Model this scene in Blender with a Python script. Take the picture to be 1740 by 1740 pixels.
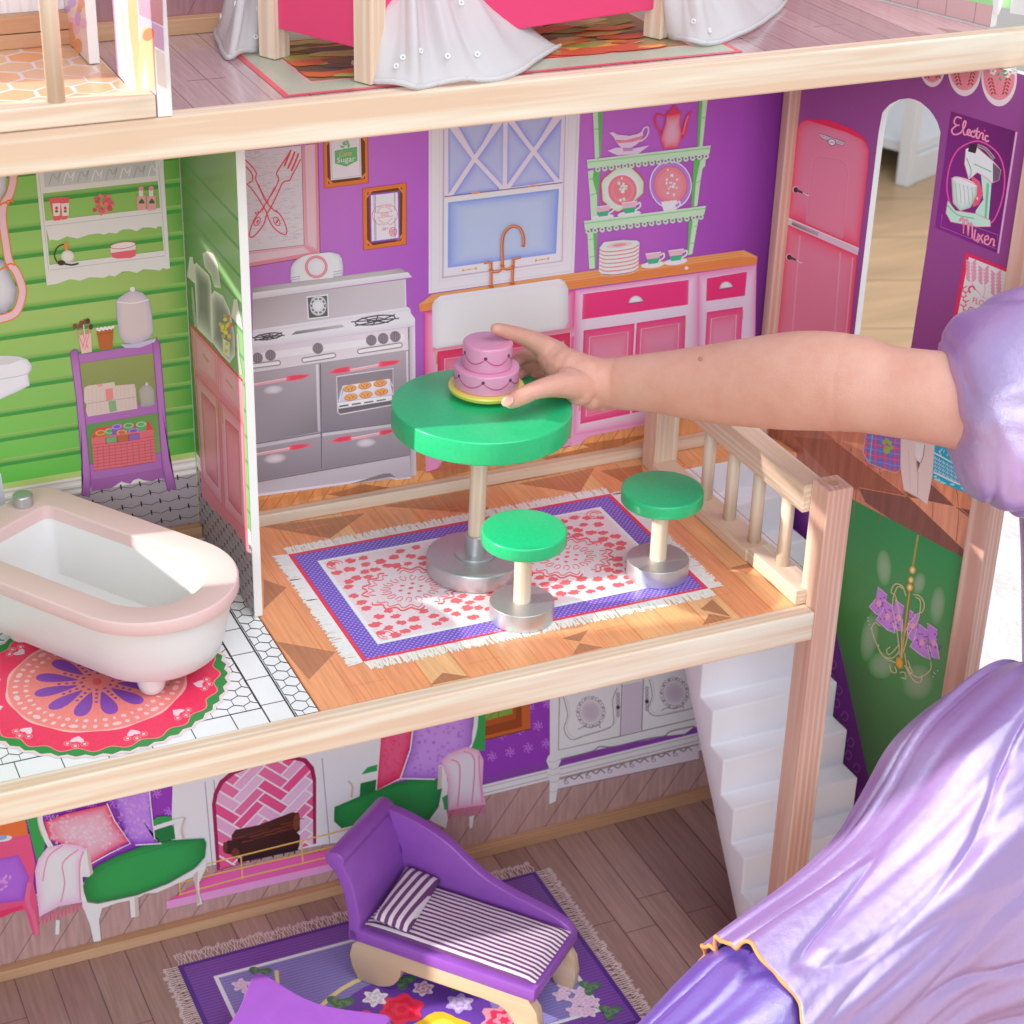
import bpy, bmesh, math, random
from mathutils import Vector, Matrix, noise
from mathutils.geometry import tessellate_polygon
random.seed(7)
for o in list(bpy.data.objects): bpy.data.objects.remove(o)
scene = bpy.context.scene
COL = scene.collection

# ------------------------------------------------------------------ camera
CAM = Vector((-0.30105, -1.13453, 0.63991)); FPX = 3380.9
cR = Vector((0.911776, -0.409858, 0.026113)); cU = Vector((0.172301, 0.439472, 0.881576)); cF = Vector((0.372797, 0.7993, -0.471319))
cam = bpy.data.cameras.new('camera'); cam_o = bpy.data.objects.new('camera', cam); COL.objects.link(cam_o)
cam.sensor_width = 36.0; cam.sensor_fit = 'HORIZONTAL'; cam.lens = FPX / 1740 * 36
cam.clip_start = 0.01; cam.clip_end = 200
cam_o.matrix_world = Matrix(((cR.x, cU.x, -cF.x, CAM.x), (cR.y, cU.y, -cF.y, CAM.y), (cR.z, cU.z, -cF.z, CAM.z), (0, 0, 0, 1)))
cam.dof.use_dof = True; cam.dof.focus_distance = 1.165; cam.dof.aperture_fstop = 20.0
scene.camera = cam_o

# ------------------------------------------------------------------ light
world = bpy.data.worlds.new('World'); scene.world = world; world.use_nodes = True
bg = world.node_tree.nodes['Background']; bg.inputs[0].default_value = (0.88, 0.98, 1.06, 1); bg.inputs[1].default_value = 0.53
SUN = Vector((1, -0.16, -0.43)).normalized()
def lamp(name, kind, loc, aim, energy, color, **kw):
    d = bpy.data.lights.new(name, kind); o = bpy.data.objects.new(name, d); COL.objects.link(o)
    o.location = loc; o.rotation_euler = (Vector(aim) - Vector(loc)).to_track_quat('-Z', 'Y').to_euler()
    d.energy = energy; d.color = color
    for k, v in kw.items(): setattr(d, k, v)
    return o
lamp('window_beam', 'SPOT', Vector((0.15, -0.15, 0.1)) - SUN * 6.0, (0.15, -0.15, 0.1), 2350, (1.0, 0.95, 0.88),
     spot_size=math.radians(26), spot_blend=0.2, shadow_soft_size=0.045)
lamp('front_fill', 'AREA', (-1.1, -2.5, 1.15), (0.15, -0.1, 0.05), 38, (0.90, 0.98, 1.06), shape='RECTANGLE', size=1.7, size_y=1.5)  # added fill lamp, not a window; pushes soft light into the rooms
lamp('top_fill', 'AREA', (0.7, -1.3, 2.3), (0.2, -0.15, 0.0), 40, (0.94, 0.98, 1.04), shape='RECTANGLE', size=1.8, size_y=1.8)  # added fill lamp, not a fixture; brightens floors and upward faces
scene.view_settings.view_transform = 'Standard'; scene.view_settings.look = 'None'
scene.view_settings.exposure = 0.0; scene.view_settings.gamma = 1.0; scene.view_settings.use_curve_mapping = False
scene.render.engine = 'CYCLES'

# ------------------------------------------------------------------ helpers
def lin(v):
    v /= 255.0
    return v / 12.92 if v <= 0.04045 else ((v + 0.055) / 1.055) ** 2.4
GAIN = [0.7]
def ink(c):                                   # ink colour on the sheet, from its colour under the room light
    g = GAIN[0]
    return tuple(min(0.92, max(0.004, lin(x) / g)) for x in c) + (1.0,)
def ray(x, y): return cF + cR * ((x - 870) / FPX) - cU * ((y - 870) / FPX)
class Plane:
    def __init__(s, p, n): s.p = Vector(p); s.n = Vector(n).normalized()
    def at(s, x, y, h=0.0):
        d = ray(x, y); p0 = s.p + s.n * h
        return CAM + d * ((p0 - CAM).dot(s.n) / d.dot(s.n))
def zp(z): return Plane((0, 0, z), (0, 0, 1))
def yp(y): return Plane((0, y, 0), (0, -1, 0))
def xp(x, s=-1): return Plane((x, 0, 0), (s, 0, 0))
def project(P):
    d = Vector(P) - CAM; z = d.dot(cF)
    return 870 + FPX * d.dot(cR) / z, 870 - FPX * d.dot(cU) / z
def crop(x0, y0, s): return lambda *pts: [(x0 + x * s, y0 + y * s) for x, y in pts]

OFF = {}                                      # object name -> world offset of its local frame
def tag(o, label=None, cat=None, group=None, kind=None):
    if label: o['label'] = label
    if cat: o['category'] = cat
    if group: o['group'] = group
    if kind: o['kind'] = kind
    return o
def thing(name, label, cat, loc=(0, 0, 0), group=None):
    o = bpy.data.objects.new(name, None); COL.objects.link(o); o.location = loc; o.empty_display_size = 0.02
    OFF[o.name] = Vector(loc); return tag(o, label, cat, group)
def link(name, me, parent=None, mats=None, smooth=False):
    o = bpy.data.objects.new(name, me); COL.objects.link(o)
    off = OFF[parent.name] if parent else Vector((0, 0, 0))
    if parent:
        o.parent = parent
        if off.length: me.transform(Matrix.Translation(-off))
    OFF[o.name] = off
    for m in (mats if isinstance(mats, (list, tuple)) else [mats] if mats else []): me.materials.append(m)
    if smooth:
        for p in me.polygons: p.use_smooth = True
    return o
def mesh(vs, fs, name='m'):
    me = bpy.data.meshes.new(name); me.from_pydata([tuple(v) for v in vs], [], fs); me.update(); return me
def from_bm(bm, name='m'):
    me = bpy.data.meshes.new(name); bm.normal_update(); bm.to_mesh(me); bm.free(); return me
def bm_hexa(bm, c8, bev=0.0, seg=2):          # 8 corners: bottom ring 4, top ring 4
    v = [bm.verts.new(p) for p in c8]
    f = [bm.faces.new([v[i] for i in q]) for q in ((3, 2, 1, 0), (4, 5, 6, 7), (0, 1, 5, 4), (1, 2, 6, 5), (2, 3, 7, 6), (3, 0, 4, 7))]
    if bev > 0:
        es = {e for q in f for e in q.edges}
        bmesh.ops.bevel(bm, geom=list(es), offset=bev, segments=seg, affect='EDGES', profile=0.5, clamp_overlap=True)
def boxm(x0, x1, y0, y1, z0, z1, bev=0.0006):
    bm = bmesh.new()
    bm_hexa(bm, [(x0, y0, z0), (x1, y0, z0), (x1, y1, z0), (x0, y1, z0), (x0, y0, z1), (x1, y0, z1), (x1, y1, z1), (x0, y1, z1)], bev)
    bmesh.ops.recalc_face_normals(bm, faces=bm.faces); return from_bm(bm)
def obox(c, ax, ay, lx, ly, z0, z1, bev=0.0006):   # oriented in plan
    ax = Vector(ax); ay = Vector(ay); c = Vector(c); r = []
    for z in (z0, z1):
        for sx, sy in ((-1, -1), (1, -1), (1, 1), (-1, 1)): r.append(Vector((0, 0, z)) + c + ax * (sx * lx / 2) + ay * (sy * ly / 2))
    bm = bmesh.new(); bm_hexa(bm, r, bev); bmesh.ops.recalc_face_normals(bm, faces=bm.faces); return from_bm(bm)
def extrude_poly(pts, d, bev=0.0, seg=3):      # planar outline (3D points) extruded along d
    bm = bmesh.new(); d = Vector(d); n = len(pts)
    a = [bm.verts.new(p) for p in pts]; b = [bm.verts.new(Vector(p) + d) for p in pts]
    fa = bm.faces.new(a); fb = bm.faces.new(b[::-1])
    for i in range(n): bm.faces.new((a[i], b[i], b[(i + 1) % n], a[(i + 1) % n]))
    bmesh.ops.recalc_face_normals(bm, faces=bm.faces)
    if bev: bmesh.ops.bevel(bm, geom=list({e for f in (fa, fb) for e in f.edges}), offset=bev, segments=seg, affect='EDGES', profile=0.5)
    return from_bm(bm)
def lathe(prof, n=64, c=(0, 0, 0)):
    vs = []; fs = []; m = len(prof); c = Vector(c)
    for k in range(n):
        a = 2 * math.pi * k / n
        for r, z in prof: vs.append(c + Vector((r * math.cos(a), r * math.sin(a), z)))
    for k in range(n):
        for i in range(m - 1):
            fs.append((k * m + i, ((k + 1) % n) * m + i, ((k + 1) % n) * m + i + 1, k * m + i + 1))
    bm = bmesh.new(); bmv = [bm.verts.new(v) for v in vs]
    for f in fs: bm.faces.new([bmv[i] for i in f])
    bmesh.ops.remove_doubles(bm, verts=bm.verts, dist=1e-6)
    bmesh.ops.recalc_face_normals(bm, faces=bm.faces); return from_bm(bm)
def rod(p, q, r, n=20, bev=0.0):
    p = Vector(p); q = Vector(q); d = (q - p); L = d.length
    me = lathe([(0, 0), (r - bev, 0), (r, bev), (r, L - bev), (r - bev, L), (0, L)], n)
    me.transform(Matrix.Translation(p) @ d.to_track_quat('Z', 'Y').to_matrix().to_4x4()); return me
def auto_smooth(o, deg=35):
    me = o.data
    for p in me.polygons: p.use_smooth = True
    bm = bmesh.new(); bm.from_mesh(me); a = math.radians(deg)
    for e in bm.edges:
        if len(e.link_faces) == 2 and e.calc_face_angle(0) > a: e.smooth = False
    bm.to_mesh(me); bm.free(); return o
def catmull(pts, k=6, closed=False):
    n = len(pts); out = []
    P = lambda i: Vector(pts[i % n]) if closed else Vector(pts[max(0, min(n - 1, i))])
    for i in range(n if closed else n - 1):
        p0, p1, p2, p3 = P(i - 1), P(i), P(i + 1), P(i + 2)
        for j in range(k):
            t = j / k
            out.append(0.5 * ((2 * p1) + (p2 - p0) * t + (2 * p0 - 5 * p1 + 4 * p2 - p3) * t * t + (3 * p1 - p0 - 3 * p2 + p3) * t ** 3))
    if not closed: out.append(P(n - 1))
    return out

# ------------------------------------------------------------------ materials
def mat(name, color=(0.8, 0.8, 0.8), rough=0.5, metal=0.0, **kw):
    m = bpy.data.materials.new(name); m.use_nodes = True; b = m.node_tree.nodes['Principled BSDF']
    b.inputs['Base Color'].default_value = tuple(color) + (1,); b.inputs['Roughness'].default_value = rough; b.inputs['Metallic'].default_value = metal
    for k, v in kw.items(): b.inputs[k].default_value = v
    return m
def nodes(m): return m.node_tree.nodes, m.node_tree.links, m.node_tree.nodes['Principled BSDF']
def add_noise(m, amount, scale, detail=4, bump=0.0, bscale=None, stretch=(1, 1, 1), dist=0.0003):
    n, l, b = nodes(m); tc = n.new('ShaderNodeTexCoord'); mp = n.new('ShaderNodeMapping'); mp.inputs['Scale'].default_value = stretch
    l.new(tc.outputs['Object'], mp.inputs[0]); nz = n.new('ShaderNodeTexNoise'); nz.inputs['Scale'].default_value = scale; nz.inputs['Detail'].default_value = detail
    l.new(mp.outputs[0], nz.inputs[0])
    src = b.inputs['Base Color'].links[0].from_socket if b.inputs['Base Color'].links else None
    if amount:
        mr = n.new('ShaderNodeMapRange'); mr.inputs[1].default_value = 0.3; mr.inputs[2].default_value = 0.7
        mr.inputs[3].default_value = 1 - amount; mr.inputs[4].default_value = 1 + amount; l.new(nz.outputs[0], mr.inputs[0])
        mx = n.new('ShaderNodeVectorMath'); mx.operation = 'SCALE'
        if src: l.new(src, mx.inputs[0])
        else: mx.inputs[0].default_value = b.inputs['Base Color'].default_value[:3]
        l.new(mr.outputs[0], mx.inputs['Scale']); l.new(mx.outputs[0], b.inputs['Base Color'])
    if bump:
        n2 = n.new('ShaderNodeTexNoise'); n2.inputs['Scale'].default_value = bscale or scale; n2.inputs['Detail'].default_value = 3; l.new(mp.outputs[0], n2.inputs[0])
        bp = n.new('ShaderNodeBump'); bp.inputs['Strength'].default_value = bump; bp.inputs['Distance'].default_value = dist; l.new(n2.outputs[0], bp.inputs['Height']); l.new(bp.outputs[0], b.inputs['Normal'])
    return m
def attr_mat(name, rough=0.4, coat=0.25, grain=0.0, gstretch=(1, 1, 1), gscale=60):
    m = mat(name, rough=rough); n, l, b = nodes(m); b.inputs['Coat Weight'].default_value = coat; b.inputs['Coat Roughness'].default_value = 0.18
    b.inputs['Specular IOR Level'].default_value = 0.35
    a = n.new('ShaderNodeAttribute'); a.attribute_name = 'ink'; l.new(a.outputs['Color'], b.inputs['Base Color'])
    add_noise(m, grain if grain else 0.025, gscale if grain else 9, 5, stretch=gstretch)
    return m
M = {}
M['print'] = attr_mat('printed_sheet')
M['print_plank'] = attr_mat('printed_plank_sheet', grain=0.16, gstretch=(60, 3, 60), gscale=8)
M['print_floor'] = attr_mat('printed_floor_sheet', rough=0.3, coat=0.45)
M['print_floor_wood'] = attr_mat('printed_floor_wood', rough=0.3, coat=0.45, grain=0.14, gstretch=(60, 3, 60), gscale=8)
M['print_wall_wood'] = attr_mat('printed_wall_wood', grain=0.16, gstretch=(20, 20, 2.0), gscale=14)
M['print_gloss_wood'] = attr_mat('printed_gloss_wood', rough=0.14, coat=0.9, grain=0.14, gstretch=(60, 3, 60), gscale=8)
M['print_rug'] = attr_mat('printed_rug', rough=0.4, coat=0.35, grain=0.07, gscale=900)
def wood(name, axis, light=(0.88, 0.79, 0.65), dark=(0.78, 0.56, 0.40), rough=0.55):
    m = mat(name, light, rough); n, l, b = nodes(m); tc = n.new('ShaderNodeTexCoord'); mp = n.new('ShaderNodeMapping')
    st = [95, 95, 95]; st[axis] = 3.5; mp.inputs['Scale'].default_value = st; l.new(tc.outputs['Object'], mp.inputs[0])
    n1 = n.new('ShaderNodeTexNoise'); n1.inputs['Scale'].default_value = 1.35; n1.inputs['Detail'].default_value = 3; n1.inputs['Distortion'].default_value = 0.6; l.new(mp.outputs[0], n1.inputs[0])
    n2 = n.new('ShaderNodeTexNoise'); n2.inputs['Scale'].default_value = 5.0; n2.inputs['Detail'].default_value = 6; l.new(mp.outputs[0], n2.inputs[0])
    wv = n.new('ShaderNodeTexWave'); wv.inputs['Scale'].default_value = 0.8; wv.inputs['Distortion'].default_value = 6; wv.inputs['Detail'].default_value = 2; wv.inputs['Detail Scale'].default_value = 0.7
    wv.bands_direction = 'XYZ'[(axis + 1) % 3]; l.new(mp.outputs[0], wv.inputs[0])
    ma = n.new('ShaderNodeMath'); ma.operation = 'MULTIPLY_ADD'; l.new(n2.outputs[0], ma.inputs[0]); ma.inputs[1].default_value = 0.3; l.new(n1.outputs[0], ma.inputs[2])
    mb = n.new('ShaderNodeMath'); mb.operation = 'MULTIPLY_ADD'; l.new(wv.outputs[0], mb.inputs[0]); mb.inputs[1].default_value = 0.30; l.new(ma.outputs[0], mb.inputs[2])
    cr = n.new('ShaderNodeValToRGB'); cr.color_ramp.elements[0].position = 0.52; cr.color_ramp.elements[0].color = light + (1,)
    cr.color_ramp.elements[1].position = 0.88; cr.color_ramp.elements[1].color = dark + (1,); l.new(mb.outputs[0], cr.inputs[0])
    l.new(cr.outputs[0], b.inputs['Base Color'])
    bp = n.new('ShaderNodeBump'); bp.inputs['Strength'].default_value = 0.15; bp.inputs['Distance'].default_value = 0.0003; l.new(n2.outputs[0], bp.inputs['Height']); l.new(bp.outputs[0], b.inputs['Normal'])
    return m
WX, WY, WZ = wood('pine_along_x', 0), wood('pine_along_y', 1), wood('pine_along_z', 2)
WXd = wood('pine_amber_along_x', 0, (0.70, 0.44, 0.26), (0.58, 0.32, 0.17))
WZd = wood('pine_rosy_along_z', 2, (0.83, 0.61, 0.48), (0.72, 0.39, 0.30))
DOWEL = wood('dowel_wood', 2, (0.84, 0.71, 0.56), (0.76, 0.59, 0.44))
M['edge'] = add_noise(mat('white_painted_edge', (0.88, 0.87, 0.85), 0.5), 0.03, 40, bump=0.1, bscale=300)

# ------------------------------------------------------------------ flat print on a panel
class Print:
    """Artwork printed on a panel: flat coloured shapes lying in the panel's plane, laid over one another in order."""
    def __init__(s, plane, h0=0.0001, step=0.000006):
        s.pl = plane; s.h = h0; s.step = step; s.v = []; s.f = []; s.c = []
    def _up(s): s.h += s.step
    def _add(s, pts, faces, cols, half=False):
        h = s.h + (s.step * random.uniform(0.15, 0.85) if half else 0.0); k = len(s.v); s.v += [s.pl.at(x, y, h) for x, y in pts]; s.f += [tuple(i + k for i in f) for f in faces]
        s.c += cols
    def poly(s, pts, c, up=True):
        if up: s._up()
        pts = [tuple(p) for p in pts]
        tri = tessellate_polygon([[Vector((x, y, 0)) for x, y in pts]])
        s._add(pts, tri, [ink(c)] * len(pts), not up); return s
    def grad(s, pts, cs, up=True):                     # quad with a colour per corner
        if up: s._up()
        n = 6; P = []; Cc = []; F = []
        cs = [ink(c) for c in cs]
        for j in range(n + 1):
            for i in range(n + 1):
                u, v = i / n, j / n; w = ((1 - u) * (1 - v), u * (1 - v), u * v, (1 - u) * v)
                P.append((sum(w[k] * pts[k][0] for k in range(4)), sum(w[k] * pts[k][1] for k in range(4))))
                Cc.append(tuple(sum(w[k] * cs[k][q] for k in range(4)) for q in range(4)))
        for j in range(n):
            for i in range(n): a = j * (n + 1) + i; F.append((a, a + 1, a + n + 2, a + n + 1))
        s._add(P, F, Cc, not up); return s
    def glow(s, pts, ce, cc, k=0.35, up=True, c=None):       # edge colour ce fading to cc towards the middle
        if up: s._up()
        pts = [tuple(p) for p in pts]; n = len(pts); cx, cy = c or (sum(p[0] for p in pts) / n, sum(p[1] for p in pts) / n)
        ring = lambda t: [(cx + (x - cx) * t, cy + (y - cy) * t) for x, y in pts]
        R = [1, 1 - k * 0.25, 1 - k * 0.55, 1 - k]; W = [0, 0.45, 0.8, 1]; a, b = ink(ce), ink(cc); P = []; Cc = []; F = []
        for t, w in zip(R, W):
            P += ring(t); Cc += [tuple(a[q] * (1 - w) + b[q] * w for q in range(4))] * n
        for j in range(3):
            for i in range(n): F.append((j * n + i, j * n + (i + 1) % n, (j + 1) * n + (i + 1) % n, (j + 1) * n + i))
        P.append((cx, cy)); Cc.append(b)
        for i in range(n): F.append((3 * n + i, 3 * n + (i + 1) % n, 4 * n))
        s._add(P, F, Cc, not up); return s
    def stroke(s, pts, w, c, closed=False, up=True, sm=0, w1=None):
        if up: s._up()
        if sm: pts = [(p[0], p[1]) for p in catmull([(x, y, 0) for x, y in pts], sm, closed)]
        n = len(pts); P = []; F = []
        for i in range(n):
            if closed: a, b = pts[i - 1], pts[(i + 1) % n]
            else: a, b = pts[max(0, i - 1)], pts[min(n - 1, i + 1)]
            dx, dy = b[0] - a[0], b[1] - a[1]; L = math.hypot(dx, dy) or 1
            ww = w if w1 is None else w + (w1 - w) * i / max(1, n - 1)
            ox, oy = -dy / L * ww / 2, dx / L * ww / 2
            P += [(pts[i][0] + ox, pts[i][1] + oy), (pts[i][0] - ox, pts[i][1] - oy)]
        for i in range(n if closed else n - 1):
            j = (i + 1) % n; F.append((2 * i, 2 * j, 2 * j + 1, 2 * i + 1))
        s._add(P, F, [ink(c)] * len(P), not up); return s
    def outline(s, pts, w, c, sm=0): return s.stroke(pts, w, c, True, True, sm)
    def ell(s, cx, cy, rx, ry, c, n=20, rot=0.0, up=True, w=None):
        ca, sa = math.cos(rot), math.sin(rot)
        pts = [(cx + rx * math.cos(t) * ca - ry * math.sin(t) * sa, cy + rx * math.cos(t) * sa + ry * math.sin(t) * ca) for t in [2 * math.pi * i / n for i in range(n)]]
        if w: return s.stroke(pts, w, c, True, up)
        if isinstance(c[0], (tuple, list)): return s.glow(pts, c[0], c[1], c[2] if len(c) > 2 else 0.6, up)
        return s.poly(pts, c, up)
    def text(s, txt, quad, c, up=True):                # lettering mapped into a quad: top-left, top-right, bottom-right, bottom-left
        if up: s._up()
        cu = bpy.data.curves.new('t', 'FONT'); cu.body = txt; cu.resolution_u = 3; o = bpy.data.objects.new('t', cu); COL.objects.link(o)
        dg = bpy.context.evaluated_depsgraph_get(); me = o.evaluated_get(dg).to_mesh()
        V = [v.co.copy() for v in me.vertices]; Fs = [tuple(p.vertices) for p in me.polygons]
        x0, x1 = min(v.x for v in V), max(v.x for v in V); y0, y1 = min(v.y for v in V), max(v.y for v in V); P = []
        for v in V:
            u = (v.x - x0) / (x1 - x0); t = (y1 - v.y) / (y1 - y0); w = ((1 - u) * (1 - t), u * (1 - t), u * t, (1 - u) * t)
            P.append((sum(w[k] * quad[k][0] for k in range(4)), sum(w[k] * quad[k][1] for k in range(4))))
        s._add(P, Fs, [ink(c)] * len(P)); o.evaluated_get(dg).to_mesh_clear(); bpy.data.objects.remove(o); bpy.data.curves.remove(cu); return s
    def build(s, name, parent, m='print', label=None):
        me = bpy.data.meshes.new(name); me.from_pydata([tuple(v) for v in s.v], [], s.f); me.update()
        at = me.color_attributes.new('ink', 'FLOAT_COLOR', 'POINT')
        flat = [x for c in s.c for x in c]; at.data.foreach_set('color', flat)
        bm = bmesh.new(); bm.from_mesh(me)
        for f in bm.faces:
            f.normal_update()
            if f.normal.dot(s.pl.n) < 0: f.normal_flip()
        bm.to_mesh(me); bm.free()
        o = link(name, me, parent, M[m] if isinstance(m, str) else m)
        if label: o['label'] = label
        return o
def paint(o, c):                                      # one ink colour for a whole panel
    at = o.data.color_attributes.new('ink', 'FLOAT_COLOR', 'POINT'); k = ink(c)
    at.data.foreach_set('color', [x for _ in o.data.vertices for x in k]); return o
# ------------------------------------------------------------------ the room around
ZL, Z0, ZT, ZG = -0.326, 0.0, 0.3336, -0.36
XL, XC = -0.26, 0.428
TH = math.radians(73)
def room_floor():
    m = mat('oak_floor', (0.52, 0.33, 0.18), 0.35); n, l, b = nodes(m); tc = n.new('ShaderNodeTexCoord'); mp = n.new('ShaderNodeMapping'); mp.inputs['Rotation'].default_value = (0, 0, 0.35)
    l.new(tc.outputs['Object'], mp.inputs[0])
    br = n.new('ShaderNodeTexBrick'); br.inputs['Scale'].default_value = 1.0; br.inputs['Brick Width'].default_value = 1.4; br.inputs['Row Height'].default_value = 0.17; br.inputs['Mortar Size'].default_value = 0.002
    br.inputs['Color1'].default_value = (0.56, 0.37, 0.21, 1); br.inputs['Color2'].default_value = (0.49, 0.30, 0.16, 1); br.inputs['Mortar'].default_value = (0.3, 0.18, 0.1, 1); l.new(mp.outputs[0], br.inputs[0])
    l.new(br.outputs[0], b.inputs['Base Color']); add_noise(m, 0.14, 3, 5, stretch=(2, 12, 2))
    o = link('floor', mesh([(-8, -6, ZG), (9, -6, ZG), (9, 9, ZG), (-8, 9, ZG)], [(0, 1, 2, 3)]), None, m); tag(o, kind='structure')
room_floor()
def room_wall():
    d = Vector((0.83, -0.55, 0)).normalized(); n = Vector((0.55, 0.83, 0)).normalized(); c = Vector((1.67, 1.62, 0)) + n * 0.05
    o = link('wall', obox(c, d, n, 7.0, 0.1, ZG, 2.2, 0), None, add_noise(mat('white_plaster', (0.75, 0.73, 0.72), 0.7), 0.02, 3)); tag(o, kind='structure')
room_wall()
def shelf_unit():
    t = thing('white_shelf', 'white painted shelf unit on the oak floor seen through the arch', 'shelf', (1.507, 1.327, ZG))
    w = mat('white_lacquer', (0.80, 0.80, 0.82), 0.4); a = Vector((0.92, 0.39, 0)).normalized(); b = Vector((-0.39, 0.92, 0)).normalized(); p = Vector((1.507, 1.327, 0))
    link('side_panel', obox(p + b * 0.0 , a, b, 0.018, 0.022, ZG + 0.0005, 0.6, 0.001), t, w)
    link('back_panel', obox(p + a * 0.16 + b * 0.16, a, b, 0.30, 0.012, ZG + 0.0005, 0.6, 0.001), t, w)
    link('kick_board', obox(p + a * 0.16, a, b, 0.30, 0.016, ZG + 0.0005, ZG + 0.045, 0.001), t, w)
    link('shelf_board', obox(p + a * 0.16 + b * 0.075, a, b, 0.30, 0.15, ZG + 0.046, ZG + 0.062, 0.001), t, w)
shelf_unit()
def pale_rug():
    m = mat('shaggy_pale_pile', (0.80, 0.73, 0.73), 0.95); add_noise(m, 0.12, 14, 6, bump=0.6, bscale=160, dist=0.003)
    o = link('pale_rug', boxm(0.60, 2.2, -0.9, 0.52, ZG + 0.0005, ZG + 0.012, 0.003), None, m); tag(o, 'pale pinkish shaggy rug on the oak floor beside the dollhouse', 'rug')
pale_rug()

HOUSE = thing('dollhouse', 'tall wooden dollhouse with printed purple and green rooms', 'dollhouse', (0.1, -0.1, ZG))
def part(name, me, m, parent=None, sm=False): return link(name, me, parent or HOUSE, m, sm)

# panels
RWn = Vector((-math.sin(TH), -math.cos(TH), 0)); RWd = Vector((math.cos(TH), -math.sin(TH), 0))
RW = Plane((XC, 0, 0), RWn); BW = yp(0.0); DV = xp(0.0002)
def rw_point(s, z, h=0.0): return Vector((XC, 0, z)) + RWd * s + RWn * h
def rw_sz(x, y): p = RW.at(x, y); return (p - Vector((XC, 0, 0))).dot(RWd), p.z
def holed(outer, holes, f, t):                 # panel with openings: outline in panel coordinates, f(s, z, h) -> point, thickness t behind
    loops = [outer] + holes; tri = tessellate_polygon([[Vector((a, b, 0)) for a, b in L] for L in loops])
    flat = [p for L in loops for p in L]; N = len(flat)
    vs = [f(a, b, 0) for a, b in flat] + [f(a, b, -t) for a, b in flat]
    fs = [tuple(q) for q in tri]; mi = [0] * len(fs)
    fs += [tuple(i + N for i in reversed(q)) for q in tri]; mi += [1] * len(tri)
    k = 0
    for L in loops:
        n = len(L)
        for i in range(n): fs.append((k + i, k + (i + 1) % n, k + (i + 1) % n + N, k + i + N)); mi.append(1)
        k += n
    me = mesh(vs, fs); me.materials.clear(); return me, mi
def set_mi(o, mi):
    for p, i in zip(o.data.polygons, mi): p.material_index = i
def panel(name, me_mi, c, gain=None):
    me, mi = me_mi; o = link(name, me, HOUSE, [M['print'], M['edge']]); paint(o, c); set_mi(o, mi); return o
bw = lambda s, z, h=0.0: Vector((s, -h, z))
TB = 0.006
rect = lambda a, b, c, d: [(a, c), (b, c), (b, d), (a, d)]
GAIN[0] = 0.62
bath_wall = panel('bathroom_back_wall', holed(rect(XL, 0.0, -0.004, 0.3274), [], bw, TB), (152, 168, 96))
kitchen_wall = panel('kitchen_back_wall', holed(rect(0.0, XC, -0.004, 0.3274), [], bw, TB), (158, 86, 160))
living_wall = panel('living_room_back_wall', holed(rect(XL, XC, ZL - 0.004, -0.006), [], bw, TB), (120, 60, 145))
bed_wall = panel('bedroom_back_wall', holed(rect(XL, XC, ZT - 0.004, 0.62), [], bw, TB), (150, 105, 110))
arch_px = [(830, 270), (855, 240), (880, 215), (940, 185), (1000, 178), (1040, 187), (1075, 203), (1130, 250), (1160, 290), (1185, 335), (1203, 395), (1170, 700), (1110, 1160), (1020, 1740), (1000, 1850), (640, 1735), (650, 1690), (805, 400)]
K5 = crop(1280, 120, 0.26437)
arch = [rw_sz(*p) for p in K5(*arch_px)]
right_wall = panel('right_wing_wall', holed(rect(0.0, 0.20, -0.0315, 0.3112), [arch], rw_point, TB), (130, 63, 124))
lower_right = panel('lower_right_wall', holed(rect(0.0, 0.20, ZL - 0.004, -0.0325), [], rw_point, TB), (84, 120, 80))
upper_right = panel('upper_right_wall', holed(rect(0.0, 0.1545, ZT + 0.0005, 0.62), [], rw_point, TB), (165, 135, 140))
lw = lambda s, z, h=0.0: Vector((XL - RWd.x * s, RWd.y * s, z)) + Vector((math.sin(TH), -math.cos(TH), 0)) * h
def arched(s0, s1, z0, z1):
    r = 0.012; return [(s0, z0), (s1, z0)] + [(s1 - r + r * math.cos(a), z1 - r + r * math.sin(a)) for a in [math.pi / 2 * i / 6 for i in range(7)]] + [(s0 + r - r * math.sin(a), z1 - r + r * math.cos(a)) for a in [math.pi / 2 * i / 6 for i in range(7)]]
left_wall = panel('unseen_left_wing_wall', holed(rect(0.0, 0.225, -0.004, 0.3274), [arched(0.066, 0.133, 0.15, 0.323)], lw, TB), (120, 160, 90))  # out of view; opening shaped to pass the beam to tub and table
lower_left = panel('unseen_lower_left_wall', holed(rect(0.0, 0.225, ZL - 0.004, -0.006), [arched(0.088, 0.19, ZL + 0.06, -0.012)], lw, TB), (120, 60, 145))  # out of view; opening widened so the beam reaches the chaise
upper_left = panel('unseen_upper_left_wall', holed(rect(0.0, 0.225, ZT, 0.62), [arched(0.05, 0.13, ZT + 0.03, ZT + 0.25)], lw, TB), (165, 135, 140))  # out of view; deepened past the floor edge to shade the arm

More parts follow.
